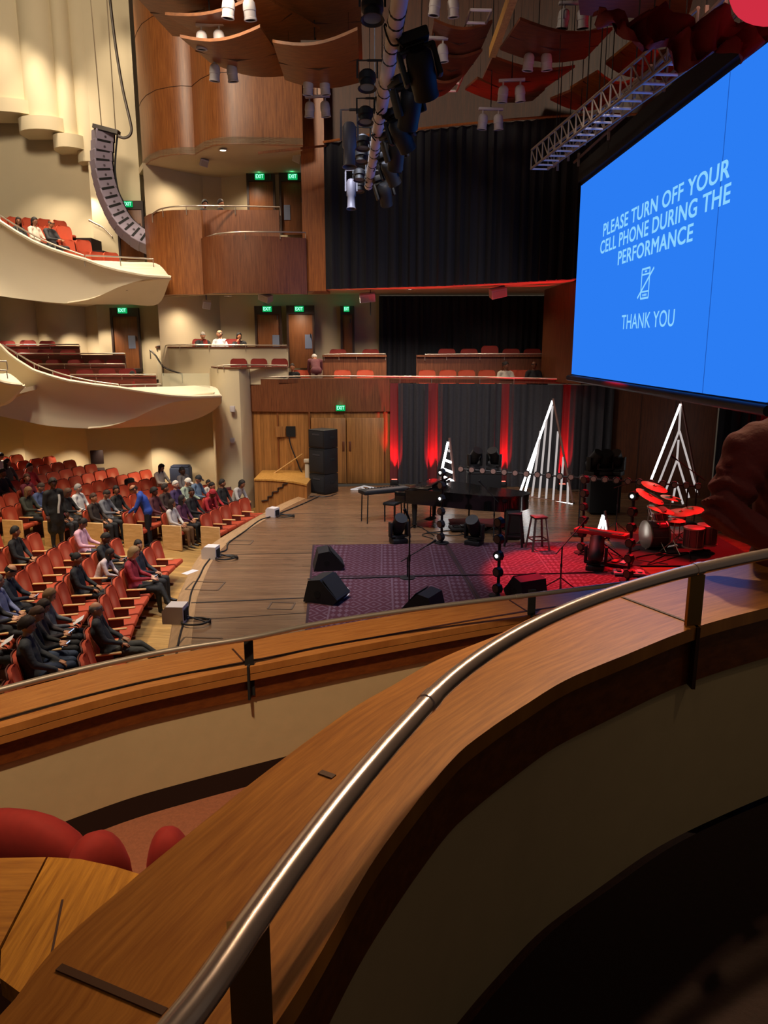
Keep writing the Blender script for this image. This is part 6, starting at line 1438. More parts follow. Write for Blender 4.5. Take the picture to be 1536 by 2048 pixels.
POSE = {p['name']: p for p in (
    mk('rest', SIT, (0, 8, 0)), mk('turn', SIT, (42, 4, 0), wrl=(-.05, .2, .68)), mk('turn_other', SIT, (-45, 6, 0), wrr=(.02, .22, .70)),
    mk('phone', SIT, (0, 32, 0), head=(0, -.05, 1.26), wrl=(-.07, .24, .78), wrr=(.07, .24, .78), ell=(-.25, .02, .80), elr=(.25, .02, .80), curl=1.1),
    mk('reading', SIT, (12, 28, 0), head=(0, -.05, 1.26), wrl=(-.14, .27, .74), wrr=(.10, .27, .74)),
    mk('reclined', SIT, (0, 2, 0), pelvis=(0, .04, .54), chest=(0, -.12, .84), neck=(0, -.15, 1.06), head=(0, -.14, 1.21), knl=(-.1, .46, .55), anl=(-.06, .88, .22), tol=(-.08, .98, .36), knr=(.1, .48, .52), anr=(.06, .93, .16), tor=(.07, 1.02, .30)),
    mk('crossed', SIT, (0, 25, 0), head=(0, -.05, 1.26), knl=(.06, .43, .60), anl=(.24, .62, .30), tol=(.34, .74, .34), wrl=(-.04, .28, .76), wrr=(.08, .30, .75), curl=1.0),
    mk('lean', SIT, (0, 20, 0), chest=(0, .06, .88), neck=(0, .16, 1.06), head=(0, .24, 1.18), shl=(-.19, .12, 1.0), shr=(.19, .12, 1.0), ell=(-.24, .22, .74), elr=(.24, .22, .74), wrl=(-.08, .40, .66), wrr=(.08, .40, .66)),
    mk('chin', SIT, (25, 6, 0), elr=(.22, .10, .80), wrr=(.07, .05, 1.10)),
    mk('wide', SIT, (5, 12, 0), chest=(0, -.13, .88), knl=(-.2, .4, .54), knr=(.2, .4, .54), anl=(-.18, .44, .11), anr=(.18, .44, .11), wrl=(-.16, .26, .64), wrr=(.16, .26, .64), bulk=1.12),
    mk('stand_coat', STD, (-20, 6, 0), hipm=1, skirt=[(Vector((0, 0, 1.0)), Vector((0, .0, .74)), .17, .20, 1, (1.05, .85)), (Vector((-.07, 0, .8)), Vector((-.09, 0, .50)), .13, .13, 1, (1, 1)), (Vector((.07, 0, .8)), Vector((.09, 0, .50)), .13, .13, 1, (1, 1))], bulk=1.08),
    mk('stand', STD, (15, 10, 0), wrl=(-.12, .26, 1.0), ell=(-.26, .02, 1.12)),
    mk('stoop', STD, (20, 35, 0), chest=(0, .10, 1.22), neck=(0, .20, 1.40), head=(0, .30, 1.50), shl=(-.19, .15, 1.34), shr=(.19, .15, 1.34), ell=(-.24, .26, 1.08), elr=(.24, .22, 1.08), wrl=(-.16, .46, .92), wrr=(.2, .34, .84)),
    mk('bend', STD, (20, 45, 0), chest=(0, .24, 1.18), neck=(0, .42, 1.30), head=(0, .54, 1.36), shl=(-.19, .36, 1.26), shr=(.19, .36, 1.26), ell=(-.22, .44, 1.0), elr=(.22, .44, 1.0), wrl=(-.15, .52, .76), wrr=(.15, .52, .76), pelvis=(0, -.06, .95), hipl=(-.09, -.05, .90), hipr=(.09, -.05, .90)),
)}
# who sits where: head pixel, pose, description, hair style, hair colour, skin, top, trousers, scale
PPL = [
 (6, 915, 'phone', 'person in a white top with dark hair, high in the back rows', 'bob', '17110e', 'b', 'c9c4c0', '22222a', 1),
 (5, 941, 'rest', 'person in charcoal with dark hair below the white topped one', 'short', '15100d', 'c', '2a2a2e', '1c1c20', 1),
 (24, 934, 'turn', 'person with long dark hair and grey top in the back rows', 'long', '120d0b', 'b', '4a4a4c', '1c1c20', 1),
 (72, 933, 'rest', 'person in a bright red top in the back rows', 'short', '2a1a12', 'a', 'b0242a', '2a2024', 1),
 (47, 960, 'turn_other', 'brown haired person in a maroon top near the long white paper', 'bob', '4a2c1a', 'a', '6c1f30', '2a2024', 1),
 (81, 964, 'reading', 'person in a slate blue sweater with glasses, reading', 'short', '3a2c24', 'a', '44527a', '22222a', 1),
 (152, 977, 'turn', 'grey haired person in a white and black jacket', 'short', '8e8a88', 'e', 'c4c4c8', '1c1c20', 1),
 (140, 990, 'phone', 'person in black jacket in front of the grey haired one', 'bob', '4a3020', 'a', '1a1a1e', '2a2a30', 1),
 (62, 996, 'phone', 'blond person in dark olive leaning forward', 'long', '7a5a3c', 'a', '33352c', '1c1c1e', 1),
 (191, 996, 'rest', 'brown haired person in dark brown near the pink hoodie', 'short', '3c2417', 'a', '2e2420', '1c1c20', 1),
 (204, 1003, 'phone', 'person in a grey shirt beside the pink hoodie', 'short', '241810', 'a', '6a6c74', '26262c', 1),
 (229, 998, 'turn_other', 'person with black hair and black jacket, looking aside', 'bob', '0f0c0b', 'b', '1a191a', '1c1c20', 1),
 (180, 1021, 'reading', 'person in a pale pink hoodie at the aisle', 'bun', '1c120e', 'c', 'd6a4b4', '2c3448', 1),
 (161, 1006, 'rest', 'person in a burgundy top behind the pink hoodie', 'short', '20140f', 'b', '5c1c26', '26262c', 1),
 (306, 977, 'rest', 'person in dark maroon among the far seats', 'curly', '14100e', 'c', '54242c', '1c1c20', 1),
 (327, 974, 'turn', 'person in brown beside the one in dark maroon', 'short', '20150f', 'b', '3c2a26', '1c1c20', 1),
 (346, 969, 'rest', 'white haired person in a purple top', 'short', 'c8c4be', 'e', '3e2c58', '2a2a34', 1),
 (374, 964, 'reading', 'person in a white cap and pale green top', 'cap', 'd8d4cc', 'e', '98a898', '6a6a64', 1),
 (328, 943, 'phone', 'long haired person in a white sweater by the plaster wall', 'long', '1c120e', 'a', 'd8d0c4', '2a2a30', 1),
 (333, 1012, 'turn', 'person in white shirt and brown vest by the aisle', 'long', '2a1a10', 'b', 'c4bcb4', '6a4a2a', .95),
 (346, 1008, 'turn', 'person in a plum top next to the brown vest', 'long', '1a100c', 'b', '54243e', '1c1c20', .95),
 (393, 990, 'turn_other', 'person in a black coat with dark hair, third row beyond the aisle', 'short', '120e0c', 'c', '191719', '1c1c20', 1.02),
 (409, 1007, 'lean', 'person in a red jacket and red beanie', 'beanie', 'a01c24', 'c', 'a8242c', '26262c', 1),
 (422, 966, 'rest', 'person in a red hoodie with black hair by the folding chair', 'short', '120e0c', 'b', 'a4202a', '26262c', 1),
 (422, 1000, 'turn', 'person in black leaning near the red beanie', 'short', '17120f', 'b', '18181a', '1c1c20', 1),
 (441, 978, 'lean', 'dark haired person in a white and black top', 'bob', '140f0d', 'b', 'b8b4b0', '1c1c20', 1),
 (461, 977, 'rest', 'child in a white shirt near the folding chair', 'short', '1c130e', 'b', 'c8c0b8', '44382e', .82),
 (469, 986, 'reading', 'person in blue plaid with a dark cap', 'cap', '1c2028', 'a', '5a708c', '2c3444', 1),
 (494, 978, 'reclined', 'man in grey sweater and beige trousers stretching his legs to the stage', 'short', '120d0b', 'd', '7a767a', 'a89c84', 1.05),
 (27, 1068, 'turn', 'person in a black leather jacket and white scarf', 'short', '1a1410', 'b', '1c1c20', '26262c', 1),
 (51, 1154, 'phone', 'balding man in a navy sweater with white collar', 'bald', '17110e', 'a', '1c2434', '1c1c24', 1.03),
 (18, 1172, 'turn', 'grey haired person in a lavender shirt', 'short', '6e6458', 'a', '7078a0', '26262c', 1),
 (2, 1186, 'phone', 'silver haired person in dark clothes at the picture edge', 'short', '9a9896', 'e', '26262c', '1c1c20', 1),
 (107, 1183, 'reading', 'person with long blond hair reading a programme', 'long', '7c5c3c', 'a', '54565c', '2a2c34', 1),
 (72, 1206, 'phone', 'brown haired person in dark plum looking at a phone', 'long', '2c1c14', 'a', '2e2428', '1c1c20', 1),
 (163, 1211, 'reclined', 'balding man in charcoal sweater stretching his black shoes to the stage', 'bald', '8c8682', 'a', '2e3034', '3c3c38', 1.06),
 (57, 1233, 'phone', 'man in a black shirt and jeans holding a phone', 'short', '4a3020', 'a', '141416', '2c3a54', 1.05),
 (134, 1247, 'wide', 'person in a dark grey polo and jeans, nearest to the box rail', 'curly', '2a1a12', 'a', '3a3c40', '24304a', 1.06),
 (177, 1116, 'rest', 'person in a black jacket with tied dark hair', 'bun', '17110e', 'b', '1a1a1e', '1c1c20', 1),
 (224, 1116, 'lean', 'child bending forward in a striped white and pink jacket', 'long', '1c120e', 'c', 'c4b0b0', '26262c', .9),
 (238, 1090, 'phone', 'person in black with short dark hair by the aisle', 'short', '1a1410', 'c', '1a1a1c', '1c1c20', 1),
 (268, 1074, 'turn_other', 'man in dark navy sitting at the aisle end', 'short', '241a14', 'a', '22242e', '1c1c20', 1.03),
 (271, 1106, 'crossed', 'blond person in a dark red top with crossed legs and a phone', 'bob', '8a6c44', 'e', '8a1c2a', '141416', 1.04),
 (4, 1250, 'reading', 'person in a light grey sweater at the lower picture edge', 'short', 'a8a49e', 'e', '8a8c92', '2a2c34', 1),
]
phone_m = MB(); phone_m.box((0, 0, 0), (.075, .15, .009), bev=.004, seg=1)
def near_seat(x, y, sc):
    best = None
    for s in seats:
        if s[3] or 'front row beyond' in s[0]['label']: continue
        q = s[1] + Vector((0, 0, 1.27 * sc)); hx, hy = proj(q); d = math.hypot(hx - x, (hy - y) * 1.4)
        if best is None or d < best[0]: best = (d, s)
    return best[1]
NPH = 0
for x, y, pose, lb, hr, hc, sk, tp_, bt_, sc in PPL:
    s = near_seat(x, y, sc); s[3] = True
    o = person(pose, s[1] + Vector((0, 0, .0)), s[2], lb, hr, hc, sk, tp_, bt_, sc=sc)
    if pose in ('phone', 'crossed') and x > 30:
        Q = Matrix.Rotation(s[2], 4, 'Z'); NPH += 1
        p = s[1] + (Q @ Vector((0, .335, .80 if pose == 'phone' else .79))) * 1.0
        t = thing('phone', 'lit phone held by the ' + lb.split(' by ')[0].split(' looking')[0].split(' holding')[0].replace(' and a phone', ''), 'phone', p, s[2])
        b_ = MB(); b_.box((0, 0, 0), (.078, .155, .009), (R(35), 0, 0), bev=.004, seg=1); b_.build('case', BLACK, t)
        b_ = MB(); b_.box((0, -.003, .005), (.068, .14, .002), (R(35), 0, 0)); b_.build('display', PHONEG, t)
    if pose == 'reading':
        Q = Matrix.Rotation(s[2], 4, 'Z'); p = s[1] + Q @ Vector((-.02, .36, .77)); b_ = MB(); b_.box((-.07, 0, 0), (.14, .21, .003), (R(30), R(6), 0)); b_.box((.07, 0, 0), (.14, .21, .003), (R(30), R(-6), 0))
        t = solo('programme', b_, PAPER, 'open white programme held by the ' + lb.split(' at ')[0].split(' near')[0].split(', ')[0].replace(' reading a programme', ''), 'booklet', loc=p, world=False); t.rotation_euler = (0, 0, s[2])
def face_to(p, q): d = Vector(q) - Vector(p); return math.atan2(-d.x, d.y)
def floor_at(x, y):
    p = PZ(x, y, -.8)
    for _ in range(6): r = math.hypot(p.x - CC.x, p.y - CC.y); p = PZ(x, y, stall_z(r))
    return p
p = floor_at(117, 1098); person('stand_coat', p, face_to(p, (-5, 14, 0)) + .4, 'person standing in the aisle in a long black coat with grey scarf', 'curly', '17110e', 'd', '101012', '1a1a1e', sc=1.06)
b_ = MB(); b_.tube([Vector(v) for v in spline([(-.06, .14, 1.44), (-.03, .19, 1.30), (.02, .205, 1.12), (.04, .21, .98)], 4)], [.03] * 13, 6)
o = solo('scarf', b_, cmat('cloth', 'b0aeac'), 'light grey scarf hanging down the long black coat', 'scarf', loc=p, world=False); o.rotation_euler = (0, 0, face_to(p, (-5, 14, 0)) + .4)
p = floor_at(300, 1092); person('stoop', p, face_to(p, (-9, 19.5, 0)), 'man in a blue shirt and dark trousers bending over in the aisle', 'bald', '2a1c14', 'b', '24449c', '17181c', sc=1.05)
# things lying about the seats
def laid(name, mb_, m, label, cat, x, y, z=None, rz=0):
    s = min(seats, key=lambda q: (proj(q[1] + Vector((0, 0, .5)))[0] - x) ** 2 + (proj(q[1] + Vector((0, 0, .5)))[1] - y) ** 2)
    Q = Matrix.Rotation(s[2], 4, 'Z'); p = s[1] + Q @ Vector((0, .02, .475))
    if s[3]: p = s[1] + Q @ Vector((0, .48, .01))
    o = solo(name, mb_, m, label, cat, loc=p, world=False); o.rotation_euler = (0, 0, s[2] + rz); s[3] = True; return o
b_ = MB(); b_.box((0, 0, .2), (.36, .2, .40), bev=.08); b_.box((0, .1, .15), (.24, .06, .2), bev=.03); b_.tube([(-.1, -.1, .36), (-.12, -.16, .2), (-.1, -.1, .05)], .018, 5); laid('backpack', b_, mat('bag_black', '17181a', .8), 'black backpack sitting on a red seat', 'bag', 259, 985)
b_ = MB(); b_.box((0, 0, .08), (.42, .26, .16), bev=.06); b_.tube([(-.12, 0, .15), (-.06, 0, .26), (.06, 0, .26), (.12, 0, .15)], .014, 5); laid('handbag', b_, mat('bag_black', '17181a', .8), 'black handbag lying on a seat by the aisle', 'bag', 23, 1003)
rows = [[Vector((-.22 + .44 * i / 8, -.25 + .5 * j / 6, .05 + .07 * abs(math.sin(i * .9 + j)))) for i in range(9)] for j in range(7)]
b_ = MB(); b_.slab(rows, (0, 0, -.04)); laid('folded_coat', b_, mat('coat_black', '141416', .9), 'dark folded coat lying on a seat', 'coat', 250, 1140)
b_ = MB(); b_.slab(rows, (0, 0, -.04)); laid('green_jacket', b_, mat('jacket_green', '1e6a4a', .85), 'green jacket lying in the back rows', 'coat', 50, 943)
# behind the stalls: folding chair, bagged pile, lone chair
p = PY(452, 990, 24.2); p = Vector((p.x, 24.2, stall_z(math.hypot(p.x - CC.x, 24.2 - CC.y))))
o = thing('folding_chair', 'dark red folding chair standing against the pillar wall', 'chair', p, R(200))
b_ = MB(); b_.box((0, 0, .45), (.40, .40, .03), bev=.01); b_.build('seat', mat('chair_maroon', '5a1c1c', .5), o); b_ = MB(); b_.box((0, -.22, .74), (.40, .02, .18), (R(8), 0, 0), bev=.01); b_.build('backrest', mat('chair_maroon', '5a1c1c', .5), o)
for s in (-1, 1):
    b_ = MB(); b_.cyl((s * .2, .24, 0), (s * .2, -.24, .84), .012, n=6); b_.build('leg', BLACK, o); b_ = MB(); b_.cyl((s * .18, -.26, 0), (s * .18, .16, .45), .012, n=6); b_.build('leg', BLACK, o)
q = PY(198, 940, 27.0); o = thing('lone_chair', 'dark padded chair standing by the plaster wall behind the rows', 'chair', (q.x, 26.9, stall_z(math.hypot(q.x - CC.x, 27 - CC.y))), R(200))
b_ = MB(); b_.box((0, 0, .5), (.46, .46, .08), bev=.03); b_.build('seat', mat('chair_dark', '2e1a18', .7), o); b_ = MB(); b_.box((0, -.22, .92), (.44, .06, .5), bev=.05); b_.build('backrest', mat('chair_dark', '2e1a18', .7), o)
for sx in (-.18, .18):
    for sy in (-.18, .18): b_ = MB(); b_.cyl((sx, sy, 0), (sx, sy, .48), .015, n=6); b_.build('leg', STEEL, o)
q = floor_at(365, 972); b_ = MB(); b_.box((0, 0, .38), (.72, .5, .70), bev=.07); b_.box((0, 0, .75), (.64, .42, .06), bev=.03); o = solo('covered_crate', b_, mat('navy_cover', '18223c', .7, noise=(9, .2)), 'stack under a navy cover by the plaster wall', 'crate', loc=(q.x, q.y - .1, stall_z(math.hypot(q.x - CC.x, q.y - CC.y))), world=False)
b_ = MB(); b_.slab([[Vector((0, 0, .0)), Vector((.25, 0, .02)), Vector((.5, 0, .1)), Vector((.75, 0, .14))], [Vector((0, .12, .0)), Vector((.25, .12, .02)), Vector((.5, .12, .1)), Vector((.75, .12, .14))]], (0, 0, .01)); laid('paper_banner', b_, PAPER, 'long white paper sheet held across a red seat', 'paper', 38, 985, rz=1.2)
# balcony, box and terrace seats
def make_small_seat(name, label, m):
    o = thing(name, label, 'seat', (0, 0, 0)); curved_back(.52, .50, .07, .72, 10).build('backrest', m, o); b_ = MB(); b_.box((0, .04, .44), (.5, .46, .1), bev=.04); b_.build('cushion', m, o)
    b_ = MB(); b_.box((0, -.1, .2), (.40, .2, .40)); b_.build('base', SEATDARK, o); return o
bs0 = make_small_seat('balcony_chair', 'x', VELVET); td0 = make_small_seat('terrace_chair', 'x', VELVET_SHADED)
nb = [0, 0]
def bseat(x, y, Y, rz, label, group, dark=False, sc=1.0):
    """the top middle of the back at pixel x, y"""
    p = PY(x, y, Y) - Vector((0, 0, .97 * sc)); src = td0 if dark else bs0
    if nb[dark]: o = dup(src, p, rz, label, group, sc)
    else: o = src; o.location = p; o.rotation_euler = (0, 0, rz); o['label'] = label; o['group'] = group; o.scale = (sc,) * 3
    nb[dark] += 1; return o
RZB = R(-125)
for k, (row, Y) in enumerate((([(8, 431), (38, 432), (68, 434), (98, 436), (127, 439)], 26.6), ([(60, 449), (88, 451), (112, 450), (136, 450)], 25.8), ([(86, 476), (104, 476), (142, 477), (176, 478)], 25.0), ([(150, 500), (176, 501), (205, 502), (232, 503)], 24.2))):
    for i, (x, y) in enumerate(row): bseat(x, y, Y, RZB, 'red seat, %s along the %s of the upper balcony' % (NUM[i], ('back row', 'second row', 'third row', 'front row')[k]), 'red seats of the upper balcony')
for k, (row, Y) in enumerate((([(15, 681), (57, 680), (96, 681)], 26.9), ([(45, 699), (92, 699), (138, 700)], 26.1), ([(70, 719), (110, 719), (154, 719), (196, 719), (232, 719)], 25.3), ([(125, 738), (172, 739), (217, 737), (258, 737)], 24.5), ([(200, 760), (238, 761), (285, 760)], 23.9))):
    for i, (x, y) in enumerate(row): bseat(x, y, Y, R(-150), 'dark red seat, %s along the %s of the middle balcony' % (NUM[i], ('back row', 'second row', 'third row', 'fourth row', 'front row')[k]), 'dark red seats of the middle balcony', True)
for i, x in enumerate((474, 515, 557)): bseat(x, 717, 25.78, PI, '%s of three empty dark red seats above the wood fascia' % NUM[i].capitalize(), 'three box seats', True, 1.05)
for i, x in enumerate((396, 462)): bseat(x, 677, 27.0, PI, 'dark red seat %s the three seated people' % ('before' if i == 0 else 'between two of'), 'box seats behind the people', True)
for i, (x, y) in enumerate(((675, 698), (741, 698))): bseat(x, y, 27.4, PI, 'dark red seat behind the first wood parapet, %s of two' % NUM[i], 'rear terrace seats', True, 1.15)
for i, (x, y) in enumerate(((895, 697), (940, 697), (982, 691), (1025, 697), (1068, 697))): bseat(x, y, 27.3, PI, 'dark red seat behind the second wood parapet, %s of five' % NUM[i], 'rear terrace seats by the pier', True, 1.15)
for i, x in enumerate((596, 622, 684, 730)): bseat(x, 740, 26.3, PI, 'red terrace seat at the front rail, %s from the pillar' % NUM[i], 'front terrace seats', False, 1.1)
for i, x in enumerate((855, 897, 935, 976, 1030, 1050)): bseat(x, 740, 26.25, PI, 'red terrace seat above the stage curtains, %s from the gap' % NUM[i], 'front terrace seats over the curtains', False, 1.1)
def sitter(x, y, Y, rz, pose, lb, hr, hc, sk, tp_, bt_, sc=1.0):
    p = PY(x, y, Y); return person(pose, p - Vector((0, 0, 1.27 * sc)), rz, lb, hr, hc, sk, tp_, bt_, sc=sc)
RB = R(-110)
sitter(42, 443, 24.9, RB, 'turn_other', 'person with black hair in black on the upper balcony', 'long', '120e0c', 'c', '18181c', '1c1c20'); sitter(74, 443, 25.1, RB, 'rest', 'person in a cream top in the middle of the upper balcony three', 'bob', '15100d', 'c', 'c8b8a8', '2a2a30'); sitter(105, 447, 25.0, RB, 'phone', 'bald person in charcoal on the upper balcony', 'bald', '3a2c24', 'b', '26262a', '1c1c20')
sitter(265, 750, 24.3, R(-150), 'reading', 'person in pink with long black hair on the middle balcony', 'long', '100c0b', 'a', 'c47888', '26262c')
sitter(415, 408, 26.8, R(-110), 'turn_other', 'person with curly black hair behind the upper box rail', 'curly', '100c0b', 'c', '17171a', '1c1c20'); sitter(447, 407, 26.8, R(-60), 'rest', 'person in black with short hair behind the upper box rail', 'short', '2a1c14', 'b', '131316', '1c1c20')
sitter(406, 671, 27.2, R(-160), 'phone', 'grey haired person in black, first of the three in the box', 'short', '7a726a', 'a', '161618', '1c1c20', 1.05); sitter(437, 668, 27.2, R(170), 'turn_other', 'man in a white shirt in the middle of the box three', 'bald', '5a4a40', 'a', 'c8c8d0', '2c2c34', 1.1); sitter(478, 673, 27.2, R(-170), 'chin', 'person in dark top resting the chin on a hand', 'bob', '14100e', 'b', '202024', '1c1c20')
sitter(584, 735, 26.3, R(180), 'rest', 'person in black sitting by the terrace rail near the pillar', 'short', '3a2a20', 'b', '121214', '1c1c20')
sitter(1013, 732, 26.2, R(-178), 'turn', 'person in a cream sweater at the terrace rail', 'bun', '17110e', 'c', 'c8bfae', '2a2a30', 1.1); sitter(1069, 731, 26.1, R(178), 'rest', 'bald man in black at the terrace rail by the pier', 'bald', '201814', 'c', '17181c', '1c1c20', 1.08)
p = PY(632, 708, 25.95); person('bend', Vector((p.x, 25.9, 2.72)), R(10), 'grey haired person in maroon bending over, seen from behind on the terrace', 'short', 'b8b0a8', 'a', '5c2a30', '9c8c78', sc=1.0)

# ------------------------------------------------------------------ close by: desk top, red seats of the next box, the person in maroon
ZD = 3.0
dk_ = [(0, 1716), (90, 1714), (160, 1718), (230, 1733), (305, 1756)]; dn_ = [(-120, 1940), (0, 1955), (60, 1952), (130, 1962), (200, 1990)]
A_ = [PZ(x, y, ZD) for x, y in [(-120, 1722)] + dk_ + [(330, 1765)]]; B_ = [PZ(x, y, ZD) for x, y in dn_]
def on(a, t): q = [np.array(v) for v in a]; return Vector([np.interp(t, np.linspace(0, 1, len(q)), [v[k] for v in q]) for k in range(3)])
dsk = thing('partition_cap', 'oak topped partition between this box and the next', 'partition', A_[2])
s1, s2 = PZ(95, 1716, ZD), PZ(-8, 1900, ZD)
m_ = MB(); m_.prism([V2(PZ(-140, 1724, ZD)), V2(PZ(0, 1716, ZD)), V2(PZ(92, 1714, ZD)), V2(PZ(-2, 1896, ZD)), V2(PZ(-140, 1930, ZD))][::-1], ZD - .05, ZD); m_.build('top_board', wood('desk_a', '8a5420', 'b87c30', (4, 50, 20), .38), dsk, world=True)
m_ = MB(); cur = [PZ(96, 1714, ZD), PZ(160, 1718, ZD), PZ(230, 1733, ZD), PZ(305, 1756, ZD), PZ(260, 1800, ZD), PZ(150, 1900, ZD), PZ(60, 2000, ZD), PZ(0, 1956, ZD), PZ(2, 1900, ZD)]
m_.prism([V2(p) for p in cur][::-1], ZD - .05, ZD); m_.build('end_board', DESKWOOD, dsk, world=True)
a, b = PZ(125, 1800, ZD), PZ(95, 1950, ZD); m_ = MB(); m_.bar((a.x, a.y, ZD), (b.x, b.y, ZD), .006, .004); m_.build('board_joint', mat('joint_brown', '3a1a0a', .6), dsk, world=True)
m_ = MB(); m_.prism([V2(PZ(-130, 1735, ZD)), V2(PZ(90, 1728, ZD)), V2(PZ(200, 1745, ZD)), V2(PZ(285, 1768, ZD)), V2(PZ(100, 1900, ZD)), V2(PZ(-10, 1935, ZD)), V2(PZ(-130, 1925, ZD))][::-1], ZF2, ZD - .05); m_.build('body', VENEER_D, dsk, world=True)
# red seats
def tall_seat(x, y, Y, w, rz, label, sc=1.0, r=.22):
    """an upholstered box chair whose back tops out at pixel x, y"""
    p = PY(x, y, Y); zt_ = p.z - ZF2; o = thing('box_chair', label, 'seat', (p.x, p.y, ZF2), rz, None)
    b_ = MB(); rows = []
    for t in list(np.linspace(0, .8, 5)) + [.86, .91, .95, .98, 1.0]:
        k = 1 if t < .55 else max(.02, (1 - ((t - .55) / .45) ** 2.6) ** .5); dk2 = .075 * (1 if t < .8 else max(.05, (1 - ((t - .8) / .2) ** 2) ** .5))
        rows.append([Vector((w / 2 * k * math.copysign(abs(math.cos(a)) ** .7, math.cos(a)), dk2 * math.copysign(abs(math.sin(a)) ** .7, math.sin(a)) - .05 * t, .42 + (zt_ - .42) * t)) for a in np.linspace(0, 2 * PI, 28, endpoint=False)])
    b_.grid(rows, 0, closed=True); b_.f.append([len(b_.v) - 28 + q for q in range(28)]); b_.m.append(0); b_.build('backrest', VELVET_B, o, sharp=80)
    b_ = MB(); b_.box((0, .24, .40), (w * .96, .5, .14), bev=.05, seg=3); b_.build('cushion', VELVET_B, o); b_ = MB(); b_.box((0, .2, .17), (w * .7, .4, .32), bev=.02); b_.build('base', SEATDARK, o)
    return o
tall_seat(50, 1606, 2.55, .58, R(-10), 'wide red velvet seat back under the plaster wall, half hidden by the oak top')
tall_seat(186, 1650, 2.36, .24, R(28), 'narrow red velvet seat back turned edgeways behind the oak top')
tall_seat(336, 1640, 2.50, .175, R(10), 'red velvet seat with round top standing alone by the box parapet')
# person in maroon at the far end of the box
m_ = MB(); m_.prism([(1.3, 2.95), (3.6, 2.3), (4.2, 3.6), (1.6, 4.2)], 2.45, 2.55); struct('floor_box_side', m_, DARKFLOOR, 'floor of the box beyond the handrail')
E0, S0, W0 = PY(1447, 1022, 3.12), PY(1500, 905, 3.2), PY(1545, 1085, 2.98)
bx, by = PY(1650, 900, 3.25).x, 3.25; fz = 2.55
def L3(p): return (p.x - bx, p.y - by, p.z - fz)
s_ = L3(S0); zs = s_[2]
POSE['rail_lean'] = mk('rail_lean', STD, (0, 10, 0), shl=s_, shr=(.22, .05, zs), ell=L3(E0), wrl=L3(W0), elr=(.33, .2, zs - .28), wrr=(.05, .32, zs - .36), chest=(0, .02, zs - .16), neck=(0, .03, zs + .09), head=(0, .08, zs + .26), pelvis=(0, -.02, zs - .5), hipl=(-.09, -.02, zs - .52), hipr=(.09, -.02, zs - .52), knl=(-.1, .0, (zs - .52) * .55), knr=(.1, .0, (zs - .52) * .55), bulk=1.62, voxel=.014, folds=True)
mp = person('rail_lean', (bx, by, fz), 0, 'person in a maroon sweatshirt leaning beyond the chrome rail', 'short', '1c130e', 'b', '6a2126', '202028')
# ------------------------------------------------------------------ lamps washing walls, boxes and parapets (wall downlights and added unseen fills)
for x, y, Yv, p in ((8, 60, 27.4, 1), (78, 90, 27.4, 1), (140, 110, 27.5, .8), (232, 30, 27.6, .8)):
    q = PY(x, y, Yv); lamp('SPOT', 'wall_washer', (q.x, q.y - 1.0, min(16.2, q.z + 1.4)), (q.x, q.y + .45, q.z - 5), 760 * p, WARM, .12, 66, .9)
for x, y, Yv, p in ((45, 318, 27.6, 1), (100, 335, 27.7, 1), (170, 372, 27.7, .8)):
    q = PY(x, y, Yv); lamp('SPOT', 'wall_washer', q, (q.x, q.y + 1.0, q.z - 3), 190 * p, WARM, .06, 90, .9)
for x, y, Yv, p in ((40, 628, 27.1, .6), (135, 632, 27.1, .8), (195, 630, 27.0, .5), (290, 640, 26.7, .6)):
    q = PY(x, y, Yv); lamp('SPOT', 'wall_washer', (q.x, q.y - .2, min(q.z, 5.7)), (q.x, q.y + .6, 3.8), 330 * p, WARM, .05, 80, .8)
for x, p in ((5, .8), (110, 1), (215, .5), (312, 1.1), (405, .4)):
    q = PY(x, 868, 26.9); lamp('SPOT', 'wall_washer', (q.x, q.y - .2, q.z), (q.x, q.y + .6, q.z - 2), 230 * p, WARM, .05, 80, .8)
lamp('AREA', 'house_and_fill_light', (-8, 14, 15.8), (-10.5, 28.5, 10), 1700, WARM, 3.0)  # soft area fill added to brighten the far wall, no fixture
for x in (-7.2, -10.2, -13.2): lamp('SPOT', 'balcony_fill', (x, 24.6, 2.55), (x, 24.3, 0), 620, WARM, .1, 140, .9)  # unseen fill spots added to brighten the far stalls
for x in (-9.2, -12.5): lamp('SPOT', 'balcony_fill', (x, 25.6, 5.65), (x, 25.9, 3), 170, WARM, .1, 140, .9)  # unseen fill added for the wall behind the middle balcony
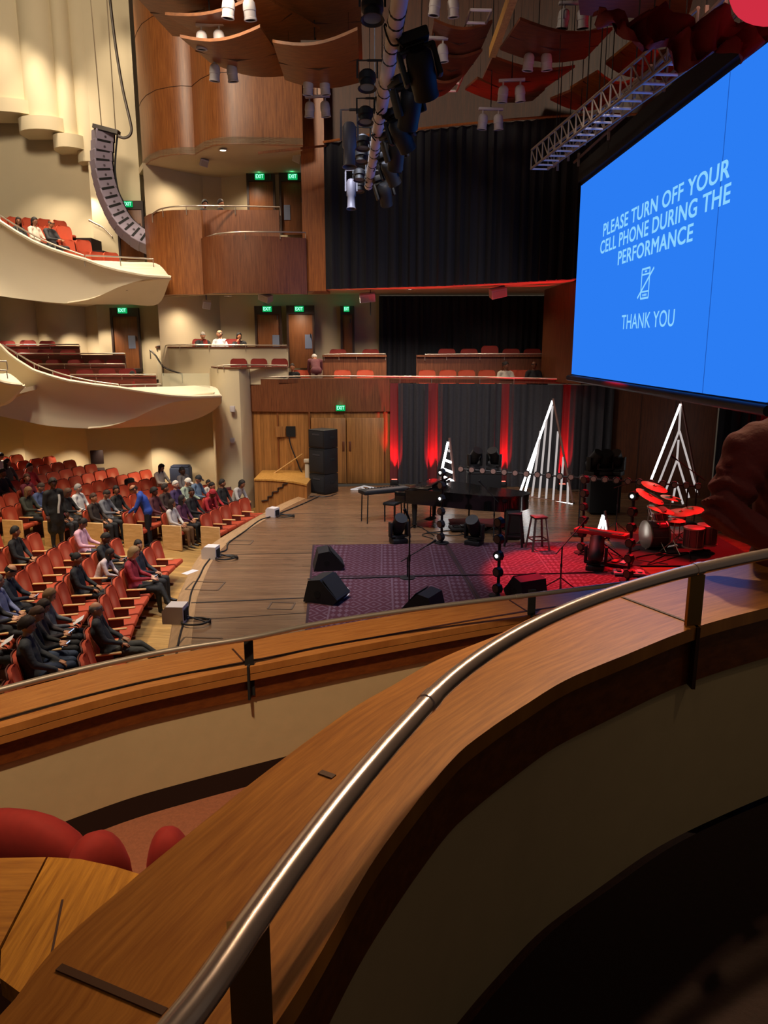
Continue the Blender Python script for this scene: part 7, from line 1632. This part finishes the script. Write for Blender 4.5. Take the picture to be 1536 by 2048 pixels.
for x, y, z, p in ((-3.0, 27.2, 5.9, 110), (-6.4, 26.6, 5.9, 110), (-4.6, 27.2, 10.0, 170), (-6.6, 26.8, 10.0, 110), (3.6, 26.2, 6.1, 60)): lamp('SPOT', 'box_downlight', (x, y, z), (x, y - .1, 3), p * 1.6, WARM, .15, 150, 1)  # unseen fill added to lift the box and terrace recesses
lamp('SPOT', 'balcony_light', (-10, 20, 12), (-10, 23.5, 6.5), 1500, WARM, .3, 70, .9)
lamp('SPOT', 'balcony_light', (-6, 17.5, 12.3), (-7.5, 23, 3.4), 2000, WARM, .3, 55, .9)
lamp('SPOT', 'tower_light', (-3, 15, 12), (-4.6, 24.8, 6.4), 1500, WARM, .4, 52, 1)
lamp('SPOT', 'tower_light', (1, 13, 12), (1, 25, 5), 1500, (1, .88, .8), .4, 40, 1)
lamp('SPOT', 'ceiling_bounce_fill', (-1, 11, 8.5), (-2, 22, 13.5), 380, WARM2, .4, 75, 1)  # unseen upward spots added to imitate bounce on the ceiling panels
lamp('SPOT', 'ceiling_bounce_fill', (4, 10, 9), (5, 18, 13), 300, (1, .5, .35), .4, 80, 1)
lamp('SPOT', 'drapery_light', (4.6, 6.5, 6.8), (5.4, 10.2, 9.4), 160, (1, .2, .25), .2, 60, .9)  # unseen red spot added to bring out the drapery
for x, y, p in ((.6, 4.9, 240), (1.7, 5.9, 720), (3.0, 7.5, 1000)): lamp('SPOT', 'box_light', (x, y, 8.8), (.55, 2.0, 3.6), p, (1, .68, .38), .10, 24, .9)
lamp('SPOT', 'box_light', (-1.2, 1.6, 8.8), (-.8, 4.3, 2.3), 1800, WARM2, .15, 44, .8)
lamp('SPOT', 'box_light', (-.9, 2.2, 7.4), (-1.25, 1.75, 2.9), 260, WARM2, .15, 22, .9)
for x in (-.8, 1.7): lamp('AREA', 'box_ceiling_light', (x, -.4, 8.4), (x * .5, 1.8, 3.5), 2.6, WARM2, .12)  # unseen discs added to draw a highlight on the handrail
lamp('SPOT', 'pipe_light', (-.9, 5.0, zt1 - .8), (.0, 15, zt1), 260, COOL, .1, 16, .9)  # unseen spot added to brighten the white lighting pipe
lamp('SPOT', 'box_light', (2.6, 1.6, 7.6), (1.45, 3.1, 4.0), 38, WARM2, .12, 40, .9)  # unseen spot added to brighten the person in maroon
